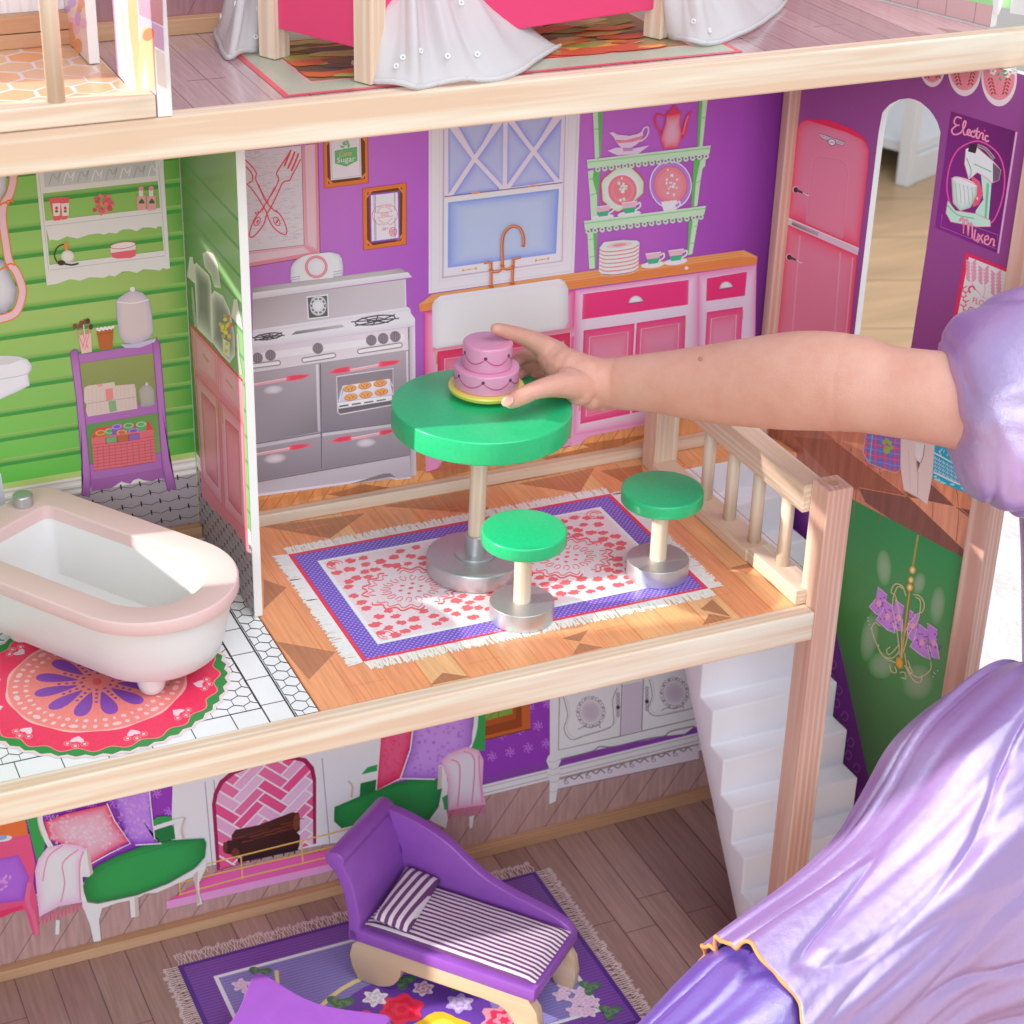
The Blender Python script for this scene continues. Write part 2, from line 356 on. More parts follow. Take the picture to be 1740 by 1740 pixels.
# floors
def slab(name, outline, zt, th, c, m):
    pts = [(x, y, zt) for x, y in outline]; me = extrude_poly(pts, (0, 0, -th)); o = link(name, me, HOUSE, [m]); paint(o, c); return o
rwx = lambda y: XC + math.cos(TH) / math.sin(TH) * (-y)
GAIN[0] = 0.62
living_floor = slab('living_room_floor', [(XL, 0), (XC, 0), (rwx(-0.20), -0.20), (rwx(-0.20), -0.25), (XL, -0.25)], ZL, 0.012, (135, 105, 102), M['print_floor_wood'])
kitchen_floor = slab('kitchen_floor', [(0.0035, 0), (0.434, 0), (0.436, -0.042), (0.424, -0.028), (0.340, -0.028), (0.3274, -0.036), (0.3274, -0.23), (0.0035, -0.23)], Z0, 0.005, (205, 140, 92), M['print_floor_wood'])
bath_floor = slab('bathroom_floor', [(XL, 0), (0.0032, 0), (0.0032, -0.23), (XL, -0.23)], Z0, 0.005, (226, 222, 222), M['print_floor'])
bed_floor = slab('bedroom_floor', [(-0.0525, 0), (XC - 0.002, 0), (rwx(-0.15) - 0.002, -0.15), (-0.0525, -0.15)], ZT, 0.006, (180, 150, 150), M['print_gloss_wood'])
terrace_floor = slab('terrace_floor', [(XL, 0), (-0.0528, 0), (-0.0528, -0.15), (XL, -0.15)], ZT, 0.006, (225, 180, 140), M['print_floor'])

# rails, strips and posts (pine)
part('front_rail', boxm(XL - 0.1, 0.3274, -0.2417, -0.2298, -0.0200, 0.0006, 0.0012), WX)
part('upper_front_rail', boxm(XL - 0.1, 0.80, -0.1610, -0.1498, 0.3116, 0.3342, 0.0012), WX)
part('lower_front_rail', boxm(XL - 0.1, 0.3274, -0.2600, -0.2502, ZL - 0.020, ZL + 0.0006, 0.001), WX)
part('base_strip', boxm(0.0062, XC - 0.012, -0.0083, -0.0003, 0.0002, 0.0085, 0.0006), WX)
part('base_strip', boxm(XL, -0.0002, -0.0083, -0.0003, 0.0002, 0.0085, 0.0006), WXd)
part('base_strip', boxm(XL, XC - 0.012, -0.0083, -0.0003, ZL + 0.0002, ZL + 0.0088, 0.0006), WXd)
part('base_strip', boxm(-0.0488, XC - 0.012, -0.0083, -0.0003, ZT + 0.0002, ZT + 0.0095, 0.0006), WXd)
part('base_strip', boxm(XL, -0.058, -0.0083, -0.0003, ZT + 0.0002, ZT + 0.0085, 0.0006), WXd)
part('base_strip', boxm(XL, -0.058, -0.0083, -0.0003, ZT + 0.0090, ZT + 0.0185, 0.0006), WXd)
part('corner_post', boxm(0.4225, 0.4330, -0.0095, -0.0004, -0.0040, 0.3110, 0.0008), WZd)
part('corner_post', boxm(0.4225, 0.4330, -0.0095, -0.0004, ZL, -0.006, 0.0008), WZd)
part('corner_block', boxm(0.4115, 0.4225, -0.0200, -0.0090, 0.0003, 0.014, 0.0006), WZ)
part('front_post', boxm(0.3274, 0.3454, -0.2419, -0.2228, ZG + 0.002, 0.0858, 0.0009), [WZd])
part('dowel_plug', rod((0.3364, -0.2324, 0.0850), (0.3364, -0.2324, 0.0860), 0.0036, 24), WXd)
c = rw_point(0.2085, 0) + RWn * 0.004
part('wing_post', obox((c.x, c.y, 0), RWd, RWn, 0.0165, 0.017, ZG + 0.002, 0.3110, 0.0009), WZd)
c = lw(0.2345, 0)
part('wing_post', obox((c.x, c.y, 0), Vector((-RWd.x, RWd.y, 0)), (math.sin(TH), -math.cos(TH), 0), 0.0165, 0.017, ZG + 0.002, 0.3110, 0.0009), WZd)
# kitchen railing
RAIL = link('stair_railing', boxm(0.3225, 0.3385, -0.2226, -0.0362, 0.0625, 0.0815, 0.0009), HOUSE, WY)
link('railing_post', boxm(0.3210, 0.3395, -0.0362, -0.0180, 0.0003, 0.0870, 0.0009), RAIL, WZ)
link('base_rail', boxm(0.3190, 0.3372, -0.1690, -0.0364, 0.0004, 0.0098, 0.0006), RAIL, WY)
link('base_rail', boxm(0.3200, 0.3372, -0.2296, -0.1692, 0.0004, 0.0110, 0.0006), RAIL, WY)
for y in (-0.096, -0.128, -0.161, -0.1965):
    link('baluster', rod((0.3295, y, 0.0095), (0.3295, y, 0.0628), 0.0043, 20), RAIL, DOWEL, True)
# white plastic stair
ST = mat('white_plastic', (0.88, 0.88, 0.93), 0.32); add_noise(ST, 0.02, 30)
def stair():
    x0, x1 = 0.332, 0.436; y = -0.0285; z = -0.004; run, rise = 0.0194, 0.0296; prof = [(y, z)]
    for k in range(11):
        prof.append((y, z - rise + (0.0 if k else 0.004)))
        z = prof[-1][1]; y -= run; prof.append((y, z))
    prof = prof[:-1]
    yb, zb = prof[-1]; low = [(yb + 0.001, ZL + 0.001), (yb + 0.020, ZL + 0.001), (prof[0][0] + 0.018, prof[0][1] - 0.028), (prof[0][0] + 0.018, prof[0][1])]
    out = [p for p in prof if p[1] > ZL + 0.001] + [(prof[-1][0], ZL + 0.001)] + low[1:]
    me = extrude_poly([(x0, a, b) for a, b in out], (x1 - x0, 0, 0)); bm = bmesh.new(); bm.from_mesh(me)
    bmesh.ops.bevel(bm, geom=[e for e in bm.edges], offset=0.0016, segments=3, affect='EDGES', profile=0.5, clamp_overlap=True)
    bm.to_mesh(me); bm.free(); o = link('staircase', me, HOUSE, ST); return auto_smooth(o, 40)
stair()
# divider between bathroom and kitchen
def divider():
    GAIN[0] = 0.42
    me = boxm(0.0003, 0.0056, -0.1179, -0.0002, 0.0006, 0.3112, 0.0003); o = link('room_divider', me, HOUSE, [M['edge']]); return o
DIV = divider()
def updiv(name, x0, x1, y0, y1):
    return link(name, boxm(x0, x1, y0, y1, ZT + 0.0008, 0.60, 0.0003), HOUSE, [M['edge']])
UDF = updiv('upper_divider', -0.0527, -0.0450, -0.1612, -0.078)
UDB = updiv('upper_divider', -0.0620, -0.0560, -0.0535, -0.0003)
# terrace railing, front left
TR = link('terrace_railing', boxm(XL - 0.08, -0.0535, -0.1610, -0.1480, ZT + 0.112, ZT + 0.124, 0.001), HOUSE, WX)
link('base_rail', boxm(XL - 0.08, -0.0535, -0.1622, -0.1490, ZT + 0.0012, ZT + 0.0125, 0.0008), TR, WX)
for k in range(7):
    x = -0.1395 + 0.037 - k * 0.037
    if x < -0.075: link('baluster', rod((x, -0.1555, ZT + 0.012), (x, -0.1555, ZT + 0.1122), 0.0046, 20), TR, DOWEL, True)
# ------------------------------------------------------------------ printed artwork: kitchen back wall
K1, K2, K3 = crop(400, 220, 0.1954), crop(400, 500, 0.1954), crop(680, 180, 0.1954)
K4, K6 = crop(960, 160, 0.2069), crop(640, 440, 0.3793)
s1 = 0.1954
def k2(x, y): return 400 + x * s1, 500 + y * s1
GAIN[0] = 0.62
def kitchen_bg():
    p = Print(BW, 0.00005)
    q = lambda x, z: project((x, 0, z))
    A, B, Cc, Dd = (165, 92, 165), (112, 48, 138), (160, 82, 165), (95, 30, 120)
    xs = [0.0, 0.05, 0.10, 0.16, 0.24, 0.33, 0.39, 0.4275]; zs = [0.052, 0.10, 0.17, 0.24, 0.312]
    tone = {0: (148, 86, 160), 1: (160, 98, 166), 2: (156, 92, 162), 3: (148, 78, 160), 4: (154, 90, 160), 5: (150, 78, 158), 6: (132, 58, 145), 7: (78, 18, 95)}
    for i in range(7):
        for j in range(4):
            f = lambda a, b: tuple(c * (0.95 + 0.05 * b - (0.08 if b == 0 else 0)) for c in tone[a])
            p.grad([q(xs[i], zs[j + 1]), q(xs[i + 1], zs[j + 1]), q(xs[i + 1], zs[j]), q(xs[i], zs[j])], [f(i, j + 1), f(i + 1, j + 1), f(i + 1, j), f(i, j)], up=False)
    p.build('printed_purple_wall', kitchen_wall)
    p = Print(BW, 0.00005)
    p.poly([q(0, 0.052), q(0.4275, 0.052), q(0.4275, 0), q(0, 0)], (205, 138, 88))
    for pts, c in (([(620, 823), (735, 838), (700, 856), (530, 838)], (150, 95, 60)), ([(704, 745), (722, 742), (722, 800), (704, 800)], (175, 110, 68)),
                   ([(890, 770), (1100, 738), (1100, 742), (960, 790)], (160, 100, 62)), ([(440, 850), (560, 828), (610, 826), (500, 855), (440, 868)], (190, 122, 76)),
                   ([(720, 790), (790, 775), (800, 800), (740, 815)], (165, 105, 66)), ([(890, 758), (960, 742), (1000, 760), (930, 775)], (215, 150, 98))):
        p.poly(pts, c)
    for k in range(26): x = 440 + k * 27; p.stroke([(x, 868 - (x - 440) * 0.187), (x + 26, 830 - (x - 440) * 0.187)], 1.3, (165, 95, 52), up=False)
    p.build('printed_parquet_band', kitchen_wall, 'print_wall_wood')
kitchen_bg()

def stove():
    GAIN[0] = 0.66; p = Print(BW, 0.0002)
    lines = (120, 112, 120)
    p.glow(K1((150, 1375), (1430, 1208), (1470, 1225), (1478, 1245), (150, 1435)), (150, 140, 142), (172, 162, 163), 0.4)
    p.grad(K1((150, 1420), (1500, 1240), (1536, 1285), (150, 1478)), [(212, 203, 206)] * 2 + [(196, 187, 190)] * 2)
    p.grad(K2((150, 45), (1475, -130), (1482, 132), (150, 312)), [(158, 148, 150), (190, 180, 182), (184, 176, 180), (176, 166, 170)])
    p.stroke(K2((1477, -130), (1483, 130)), 1.6, (225, 218, 220))
    # timer
    p.poly(K2((618, 18), (806, -2), (813, 197), (630, 219)), (222, 215, 216)); p.poly(K2((628, 30), (797, 12), (803, 188), (640, 208)), (82, 86, 86))
    cx, cy = k2(720, 100); p.glow([(cx + 15 * math.cos(a) * (1 if abs(math.cos(a)) < .9 else .95), cy + 17 * math.sin(a)) for a in [i * math.pi / 14 for i in range(28)]], (160, 156, 158), (212, 208, 208), 0.3)
    p.ell(cx, cy, 14, 14.5, (225, 221, 221)); p.ell(cx, cy, 11.5, 12, (105, 105, 108), w=3.4)
    for i in range(10): a = i * math.pi / 5 + .3; p.ell(cx + 11.5 * math.cos(a), cy + 12 * math.sin(a), 1.5, 1.5, (215, 212, 212), 8, up=(i == 0))
    p.ell(cx, cy, 8, 9, ((190, 186, 188), (228, 226, 226), .5)); p.stroke([(cx, cy - 8), (cx, cy + 8)], 2, (240, 238, 238))
    # cooktop
    p.poly(K2((150, 312), (1500, 110), (1520, 128), (1527, 165), (1562, 212), (1562, 276), (150, 466)), (208, 200, 208))
    p.grad(K2((150, 312), (1500, 110), (1520, 140), (150, 345)), [(222, 214, 220)] * 2 + [(198, 190, 198)] * 2)
    p.grad(K2((150, 405), (1560, 213), (1562, 276), (150, 466)), [(226, 219, 227)] * 2 + [(196, 187, 196)] * 2)
    p.grad(K2((525, 322), (925, 262), (948, 285), (485, 354)), [(130, 122, 126), (176, 168, 172), (170, 162, 166), (98, 92, 96)])
    dk = (72, 66, 76)
    for (bx, by, rx, ry) in ((1215, 225, 175, 36), (285, 367, 120, 26)):
        x, y = k2(bx, by); p.ell(x, y, rx * s1, ry * s1, dk, 22, -0.14, w=2.2); p.ell(x, y, rx * s1 * .42, ry * s1 * .42, dk, 14, -0.14, w=1.8)
        for a in (0.3, 1.0, 1.7, 2.5): ca, sa = math.cos(a), math.sin(a); p.stroke([(x - rx * s1 * ca * 1.25, y + rx * s1 * ca * .17 - ry * s1 * sa * 1.2), (x - rx * s1 * ca * .3, y + 1), (x + rx * s1 * ca * 1.25, y - rx * s1 * ca * .17 + ry * s1 * sa * 1.2)], 1.9, dk)
    # control panel
    p.grad(K2((150, 466), (1500, 286), (1506, 482), (150, 682)), [(190, 180, 186), (200, 190, 196), (204, 194, 198), (196, 186, 190)])
    p.grad(K2((150, 520), (1470, 345), (1470, 400), (150, 585)), [(205, 197, 202), (220, 213, 218), (220, 212, 216), (206, 198, 202)])
    for x, y in ((192, 555), (305, 530), (717, 470), (1182, 400), (1285, 385), (1390, 368)):
        a, b = k2(x, y); p.ell(a, b, 9.3, 9.6, ((150, 140, 148), (104, 94, 102), .35)); p.poly([(a, b - 9.8), (a + 8.6, b), (a, b + 9.8), (a - 8.6, b)], (122, 112, 120)); p.poly([(a - 1.8, b - 8), (a + 1.8, b - 8), (a + 1.8, b + 8), (a - 1.8, b + 8)], (92, 84, 92)); p.stroke([(a, b - 7), (a, b + 7)], 1, (158, 150, 156))
    for a, b in (((598, 573), (852, 531)), ((1082, 497), (1432, 442)), ((150, 625), (372, 597))):
        a, b = k2(*a), k2(*b); p.stroke([a, b], 9.5, (132, 122, 128)); p.ell(a[0], a[1], 4.7, 4.7, (132, 122, 128), up=False); p.ell(b[0], b[1], 4.7, 4.7, (132, 122, 128), up=False)
        p.stroke([a, b], 5.6, (226, 218, 221)); p.ell(a[0], a[1], 2.8, 2.8, (226, 218, 221), up=False); p.ell(b[0], b[1], 2.8, 2.8, (226, 218, 221), up=False)
    # body, right side column and fronts
    p.poly(K2((150, 682), (1506, 482), (1516, 1400), (150, 1640)), (150, 142, 148))
    p.grad(K2((1506, 288), (1562, 277), (1572, 1572), (1518, 1582)), [(168, 160, 168), (205, 197, 205), (190, 182, 190), (160, 152, 160)])
    p.stroke(K2((1508, 290), (1519, 1580)), 1.6, (112, 104, 112))
    p.grad(K2((150, 690), (706, 608), (735, 1192), (150, 1306)), [(150, 142, 148), (160, 152, 158), (112, 106, 112), (140, 132, 138)])
    p.grad(K2((736, 602), (1496, 488), (1506, 1100), (756, 1200)), [(146, 138, 144), (158, 150, 156), (122, 114, 122), (118, 112, 120)])
    for q in (((700, 612), (722, 608), (738, 1190), (716, 1195)), ((1484, 496), (1502, 492), (1508, 1098), (1492, 1102))): p.grad(K2(*q), [(198, 190, 196)] * 2 + [(168, 160, 168)] * 2)
    p.grad(K2((150, 1312), (738, 1212), (740, 1236), (150, 1345)), [(178, 170, 176)] * 4); p.grad(K2((756, 1210), (1508, 1104), (1508, 1132), (756, 1236)), [(182, 174, 180)] * 4)
    p.grad(K2((150, 1345), (740, 1238), (752, 1522), (150, 1632)), [(142, 134, 140), (146, 138, 144), (128, 120, 128), (124, 116, 124)])
    p.grad(K2((758, 1238), (1508, 1134), (1514, 1396), (764, 1520)), [(146, 138, 144), (152, 144, 150), (136, 128, 136), (128, 120, 128)])
    p.stroke(K2((738, 604), (752, 1524)), 1.8, (92, 86, 92)); p.stroke(K2((150, 1306), (738, 1206), (1508, 1104)), 1.4, (104, 98, 104)); p.stroke(K2((150, 1640), (760, 1528), (1516, 1400)), 1.4, (112, 104, 110))
    p.grad(K2((150, 1644), (1518, 1402), (1524, 1590), (150, 1742)), [(166, 158, 164), (184, 176, 184), (166, 158, 166), (178, 170, 178)])
    p.poly(K2((150, 1742), (980, 1630), (1280, 1578), (1330, 1572), (1382, 1600), (1410, 1604), (1524, 1588), (1524, 1600), (1400, 1615), (1330, 1590), (980, 1650), (150, 1765)), (205, 198, 206))
    p.poly(K2((990, 1652), (1285, 1560), (1345, 1556), (1395, 1592), (1330, 1590), (1280, 1600)), (120, 112, 118))
    # soft shine under the handles
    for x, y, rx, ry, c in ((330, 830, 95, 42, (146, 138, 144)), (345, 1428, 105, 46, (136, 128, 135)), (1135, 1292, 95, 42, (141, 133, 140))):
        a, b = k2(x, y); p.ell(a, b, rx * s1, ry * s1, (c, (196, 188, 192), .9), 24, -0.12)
    # handles
    pk, rd, lt = (238, 148, 156), (214, 62, 84), (240, 118, 132)
    def handle(l, bar, r):
        if l: p.glow(K2(*l), lt, rd, .5)
        p.stroke(K2(*bar), 5.2, pk)
        p.stroke([(x, y - 1.6) for x, y in K2(*bar)], 1.2, (250, 190, 194)); p.glow(K2(*r), lt, rd, .5)
    handle(((800, 686), (870, 645), (1005, 622), (1005, 672), (880, 695)), ((1000, 662), (1247, 617)), ((1243, 636), (1243, 585), (1400, 570), (1447, 577), (1400, 608), (1265, 636)))
    handle(((815, 1285), (900, 1240), (1015, 1222), (1015, 1270), (900, 1290)), ((1010, 1258), (1254, 1212)), ((1250, 1228), (1250, 1184), (1420, 1165), (1445, 1178), (1280, 1226)))
    handle(None, ((150, 790), (444, 738)), ((440, 758), (443, 710), (560, 695), (656, 698), (610, 730), (480, 757)))
    handle(None, ((150, 1400), (474, 1342)), ((468, 1358), (472, 1310), (600, 1298), (682, 1305), (600, 1336), (490, 1358)))
    # oven window with cookies
    win = K2((880, 716), (1370, 646), (1372, 960), (910, 1046), (890, 1026)); p.poly(win, (128, 118, 124)); p.outline(win, 1.5, (228, 221, 225))
    p.grad(K2((935, 800), (1340, 738), (1368, 872), (892, 942)), [(198, 197, 212), (206, 203, 214), (196, 194, 206), (180, 179, 196)])
    p.poly(K2((905, 850), (935, 800), (940, 850), (895, 930)), (150, 152, 178)); p.stroke(K2((900, 935), (935, 800), (1340, 738), (1366, 800)), 1.5, (226, 225, 234))
    for x, y in ((995, 820), (1125, 795), (1260, 775), (1005, 895), (1135, 873), (1270, 850)):
        a, b = k2(x, y); p.ell(a, b, 11.6, 6.1, (176, 98, 48), 18, -0.16); p.ell(a, b - .5, 10.9, 5.5, ((212, 128, 66), (226, 150, 88), .5), 18, -0.16)
        for i in range(7): t = i * 2.4; p.ell(a + 7 * math.cos(t) * (.45 + .08 * i), b - .4 + 3.2 * math.sin(t) * (.45 + .08 * i), .95, .75, (86, 48, 28), 7, up=(i == 0))
    p.poly(K2((892, 944), (1360, 876), (1362, 912), (896, 984)), (214, 207, 212))
    for i in range(4): x0 = 905 + i * 108; y0 = 968 - i * 15.5; p.poly(K2((x0, y0), (x0 + 80, y0 - 12), (x0 + 76, y0 + 8), (x0 - 4, y0 + 19)), (92, 84, 90), up=(i == 0))
    p.poly(K2((896, 984), (1362, 912), (1362, 922), (897, 996)), (210, 203, 208)); p.poly(K2((898, 998), (1362, 924), (1362, 956), (905, 1036)), (100, 92, 98))
    p.build('printed_stove', kitchen_wall, label='grey double oven stove with pink handles and cookies in the oven window')
stove(); GAIN[0] = 0.62

def toaster():
    p = Print(BW, 0.0009)
    p.glow(K1((478, 1305), (482, 1200), (500, 1165), (535, 1130), (580, 1108), (840, 1068), (900, 1085), (925, 1120), (936, 1190), (936, 1240), (930, 1272), (490, 1332)), (178, 172, 182), (212, 206, 213), .25)
    p.poly(K1((566, 1318), (560, 1130), (580, 1106), (640, 1088), (815, 1068), (838, 1078), (852, 1110), (850, 1290)), (216, 211, 218))
    for d in (0, 20): p.stroke(K1((480, 1290 + d), (562, 1277 + d)), 1.2, (150, 142, 152)); p.stroke(K1((852, 1240 + d), (934, 1226 + d)), 1.2, (150, 142, 152))
    a, b = K1((703, 1195))[0]; p.ell(a, b, 17, 17, (214, 74, 96), 28, w=4.6); p.ell(a, b, 17, 17, (240, 142, 152), 28, w=2.4); p.ell(a, b, 13, 13, ((196, 190, 198), (216, 211, 217), .5), 24)
    p.build('printed_toaster', kitchen_wall)
toaster()

def fork_picture():
    p = Print(BW, 0.0003)
    p.poly(K1((70, 190), (575, 140), (598, 1004), (70, 1066)), (192, 184, 189))
    rnd = random.Random(3); p._up()
    for k in range(300):
        x = rnd.uniform(80, 560); y = rnd.uniform(190, 990); L = rnd.uniform(15, 60)
        if x + L < 590 - (1000 - y) * 0.03: p.stroke(K1((x, y), (x + L, y - L * .09)), .7, (168, 160, 165), up=False)
    p.grad(K1((575, 140), (718, 120), (737, 1090), (598, 1004)), [(236, 130, 140), (232, 110, 124), (236, 130, 140), (228, 150, 160)])
    p.grad(K1((604, 140), (690, 128), (706, 1040), (630, 1000)), [(222, 168, 176)] * 4)
    p.grad(K1((70, 1066), (598, 1004), (737, 1090), (70, 1204)), [(226, 150, 160), (226, 150, 160), (236, 118, 130), (234, 118, 130)])
    p.grad(K1((70, 1090), (590, 1026), (650, 1070), (70, 1168)), [(226, 172, 178)] * 4)
    p.stroke(K1((718, 120), (737, 1092), (70, 1206)), 1.2, (108, 52, 92)); p.stroke(K1((575, 140), (598, 1004), (70, 1066)), 1.2, (118, 106, 118)); p.stroke(K1((598, 1004), (737, 1090)), .9, (200, 110, 124))
    r = (202, 62, 82)
    S = lambda *q, w=2.1: p.stroke(K1(*q), w, r, sm=4)
    S((485, 178), (432, 262), (386, 332), (358, 385), (376, 432), (352, 500), (292, 600), (240, 682), (176, 765), (136, 850), (122, 925), (150, 935), (190, 900), (248, 822), (272, 740), (322, 650), (362, 570), (402, 480), (432, 450), (474, 440), (492, 400), (532, 330), (566, 258), w=2.3)
    for q in (((480, 185), (452, 255), (425, 320)), ((518, 192), (490, 265), (455, 342)), ((550, 208), (520, 285), (486, 362))): S(*q, w=3.2)
    S((60, 240), (140, 318), (182, 380), (176, 432), (216, 522), (262, 620), (332, 700), (382, 732), (432, 822), (446, 905), (398, 905), (332, 852), (290, 780), (262, 702), (160, 540), (105, 480), (60, 450))
    S((340, 500), (300, 580), (262, 650), (230, 720), w=1.2); S((200, 470), (240, 560), (290, 640), w=1.2); S((90, 320), (140, 380), (150, 440), (110, 470))
    for x, y in ((190, 800), (360, 800)): a, b = K1((x, y))[0]; p.ell(a, b, 4.5, 8, r, 14, .5 if x < 300 else -.5, w=1.6); p.ell(a + .5, b, 1.6, 4, r, 10, .5)
    for q in (((170, 720), (185, 735)), ((195, 710), (200, 730)), ((300, 670), (318, 690)), ((355, 700), (360, 720))): S(*q, w=2.6)
    p.build('printed_fork_picture', kitchen_wall, label='pink framed newsprint picture of crossed red fork and spoon')
fork_picture()

def frame(p, o, i, c1=(196, 104, 48), c2=(104, 54, 30)):
    p.poly(K1(*o), c1); p.glow(K1(*i), (76, 36, 20), c2, .12)
    ctr = (sum(x for x, _ in i) / 4, sum(y for _, y in i) / 4)
    for a, b in zip(o, i):
        t = [(b[0] + (ctr[0] - b[0]) * .02, b[1] + (ctr[1] - b[1]) * .02)]
        sx = 1 if b[0] < ctr[0] else -1; sy = 1 if b[1] < ctr[1] else -1
        p.poly(K1(b, (b[0] + 52 * sx, b[1] - 6), (b[0], b[1] + 60 * sy)), (206, 116, 58)); p.poly(K1((b[0] + 6 * sx, b[1] + 4 * sy), (b[0] + 26 * sx, b[1] + 2 * sy), (b[0] + 6 * sx, b[1] + 30 * sy)), (96, 46, 24))
    p.outline(K1(*o), 1.0, (132, 62, 26)); p.outline(K1(*i), 1.0, (214, 128, 66))
def sugar():
    p = Print(BW, 0.0003)
    frame(p, [(765, 60), (1150, 30), (1157, 465), (772, 512)], [(792, 80), (1128, 50), (1134, 432), (800, 476)])
    p.poly(K1((818, 90), (1088, 60), (1097, 412), (830, 443)), (200, 192, 197)); p.outline(K1((830, 100), (1078, 70), (1085, 400), (842, 430)), 1.4, (168, 158, 168))
    p.poly(K1((862, 186), (955, 166), (1058, 150), (1062, 272), (962, 322), (866, 296)), (92, 158, 96))
    p.text('Cane', K1((905, 196), (1010, 180), (1012, 226), (905, 240)), (226, 150, 132)); p.text('Sugar', K1((884, 246), (1042, 226), (1044, 292), (884, 302)), (226, 226, 218))
    for x, y in ((930, 150), (955, 130), (985, 140), (945, 115), (975, 110)): a, b = K1((x, y))[0]; p.ell(a, b, 4, 2, (104, 158, 104), 10, x)
    p.build('printed_sugar_picture', kitchen_wall, label='brown framed picture of a green sugar label')
    p = Print(BW, 0.0003)
    frame(p, [(1105, 515), (1487, 464), (1487, 1000), (1114, 1050)], [(1138, 545), (1456, 500), (1452, 968), (1144, 1016)])
    p.poly(K1((1164, 560), (1426, 532), (1432, 956), (1174, 986)), (128, 72, 156)); p.poly(K1((1178, 573), (1412, 547), (1419, 942), (1185, 972)), (202, 195, 203))
    for a, b in (((1205, 568), (1213, 968)), ((1216, 567), (1223, 967)), ((1385, 550), (1389, 945))): p.stroke(K1(a, b), .9, (128, 62, 160))
    r = (206, 84, 98); a, b = K1((1300, 742))[0]; p.ell(a, b, 21.5, 18.5, r, 30, -.12, w=.9); p.ell(a, b, 14, 12.5, r, 26, -.12, w=.8)
    p.poly(K1((1215, 725), (1390, 705), (1392, 765), (1218, 785)), (202, 195, 203)); p.stroke(K1((1230, 728), (1370, 712)), .8, r); p.stroke(K1((1230, 770), (1372, 752)), .8, r)
    p.text('PARIS', K1((1266, 728), (1332, 720), (1332, 752), (1266, 760)), r)
    p.poly(K1((1238, 652), (1362, 638), (1362, 678), (1238, 692)), (202, 195, 203)); p.text('MINOTERIES', K1((1240, 660), (1360, 645), (1360, 674), (1240, 688)), r)
    p.poly(K1((1264, 806), (1338, 798), (1338, 836), (1264, 842)), (202, 195, 203)); p.text('DIJON', K1((1270, 812), (1334, 804), (1334, 832), (1270, 839)), r); p.text('1887', K1((1274, 856), (1326, 850), (1326, 876), (1274, 882)), r)
    a, b = K1((1370, 890))[0]; p.ell(a, b, 6.2, 7.4, r, 16, w=1.2); p.ell(a, b, 3.5, 4.2, r, 12, w=1)
    for i in range(6): p.stroke([(a, b), (a + 5.5 * math.cos(i * 1.05), b + 6.5 * math.sin(i * 1.05))], .7, r, up=False)
    p.build('printed_flour_sack_picture', kitchen_wall, label='brown framed picture of a Paris flour sack dated 1887')
sugar()

def window():
    p = Print(BW, 0.0003)
    p.poly(K3((248, 150), (1565, 10), (1512, 1452), (248, 1632)), (206, 194, 201))
    for k, c in ((22, (188, 176, 186)), (46, (214, 203, 209)), (96, (194, 182, 190))):
        p.stroke(K3((248 + k, 150), (248 + k, 1632 - k * 1.1), (1512 - k, 1452 - k * .75), (1565 - k, 10)), 1.3, c)
    p.poly(K3((372, 130), (1442, 20), (1412, 1352), (364, 1502)), (170, 156, 170)); p.poly(K3((386, 130), (1432, 22), (1404, 1345), (378, 1486)), (198, 186, 194))
    e, cc = (118, 128, 204), (160, 166, 206)
    def pane(*q): p.glow(K3(*q), e, cc, .55)
    pane((470, 120), (850, 80), (655, 440)); pane((418, 140), (440, 180), (640, 465), (440, 760), (420, 780)); pane((900, 110), (900, 720), (875, 690), (670, 455)); pane((655, 480), (860, 715), (860, 728), (455, 778))
    pane((975, 100), (1350, 60), (1160, 375)); pane((928, 130), (1145, 395), (930, 690)); pane((1410, 100), (1400, 640), (1370, 630), (1175, 400)); pane((1160, 420), (1350, 655), (945, 712))
    bar = (202, 188, 198)
    for q in (((400, 120), (640, 450), (895, 725)), ((900, 100), (660, 440), (432, 785)), ((916, 100), (910, 728)), ((910, 70), (1160, 395), (1372, 662)), ((1420, 40), (1165, 390), (928, 722))): p.stroke(K3(*q), 7.6, bar)
    p.stroke(K3((400, 120), (400, 792)), 6.5, bar); p.stroke(K3((1420, 50), (1398, 668)), 6, bar)
    p.stroke(K3((384, 790), (1412, 667)), 1.5, (92, 84, 104))
    p.poly(K3((384, 800), (1412, 675), (1393, 1342), (378, 1482)), (206, 196, 205)); p.glow(K3((418, 841), (1380, 722), (1355, 1281), (415, 1406)), (112, 134, 212), (162, 174, 208), .32); p.outline(K3((418, 841), (1380, 722), (1355, 1281), (415, 1406)), .8, (140, 140, 180))
    og = (214, 140, 84)
    for x, y in ((655, 757), (1155, 696)): a, b = K3((x, y))[0]; p.ell(a, b, 7, 2, og, 12, -.13)
    for q in (((545, 1430), (660, 1413)), ((1180, 1344), (1288, 1328))):
        a, b = K3(*q); p.stroke([a, b], 1.3, og)
        for t in (0, .5, 1): p.ell(a[0] + (b[0] - a[0]) * t, a[1] + (b[1] - a[1]) * t, 2.6 if t == .5 else 1.8, 2.4 if t != .5 else 1.2, og, 8)
    p.build('printed_window', kitchen_wall, label='white sash window with crossed glazing bars and pale blue panes')
window()

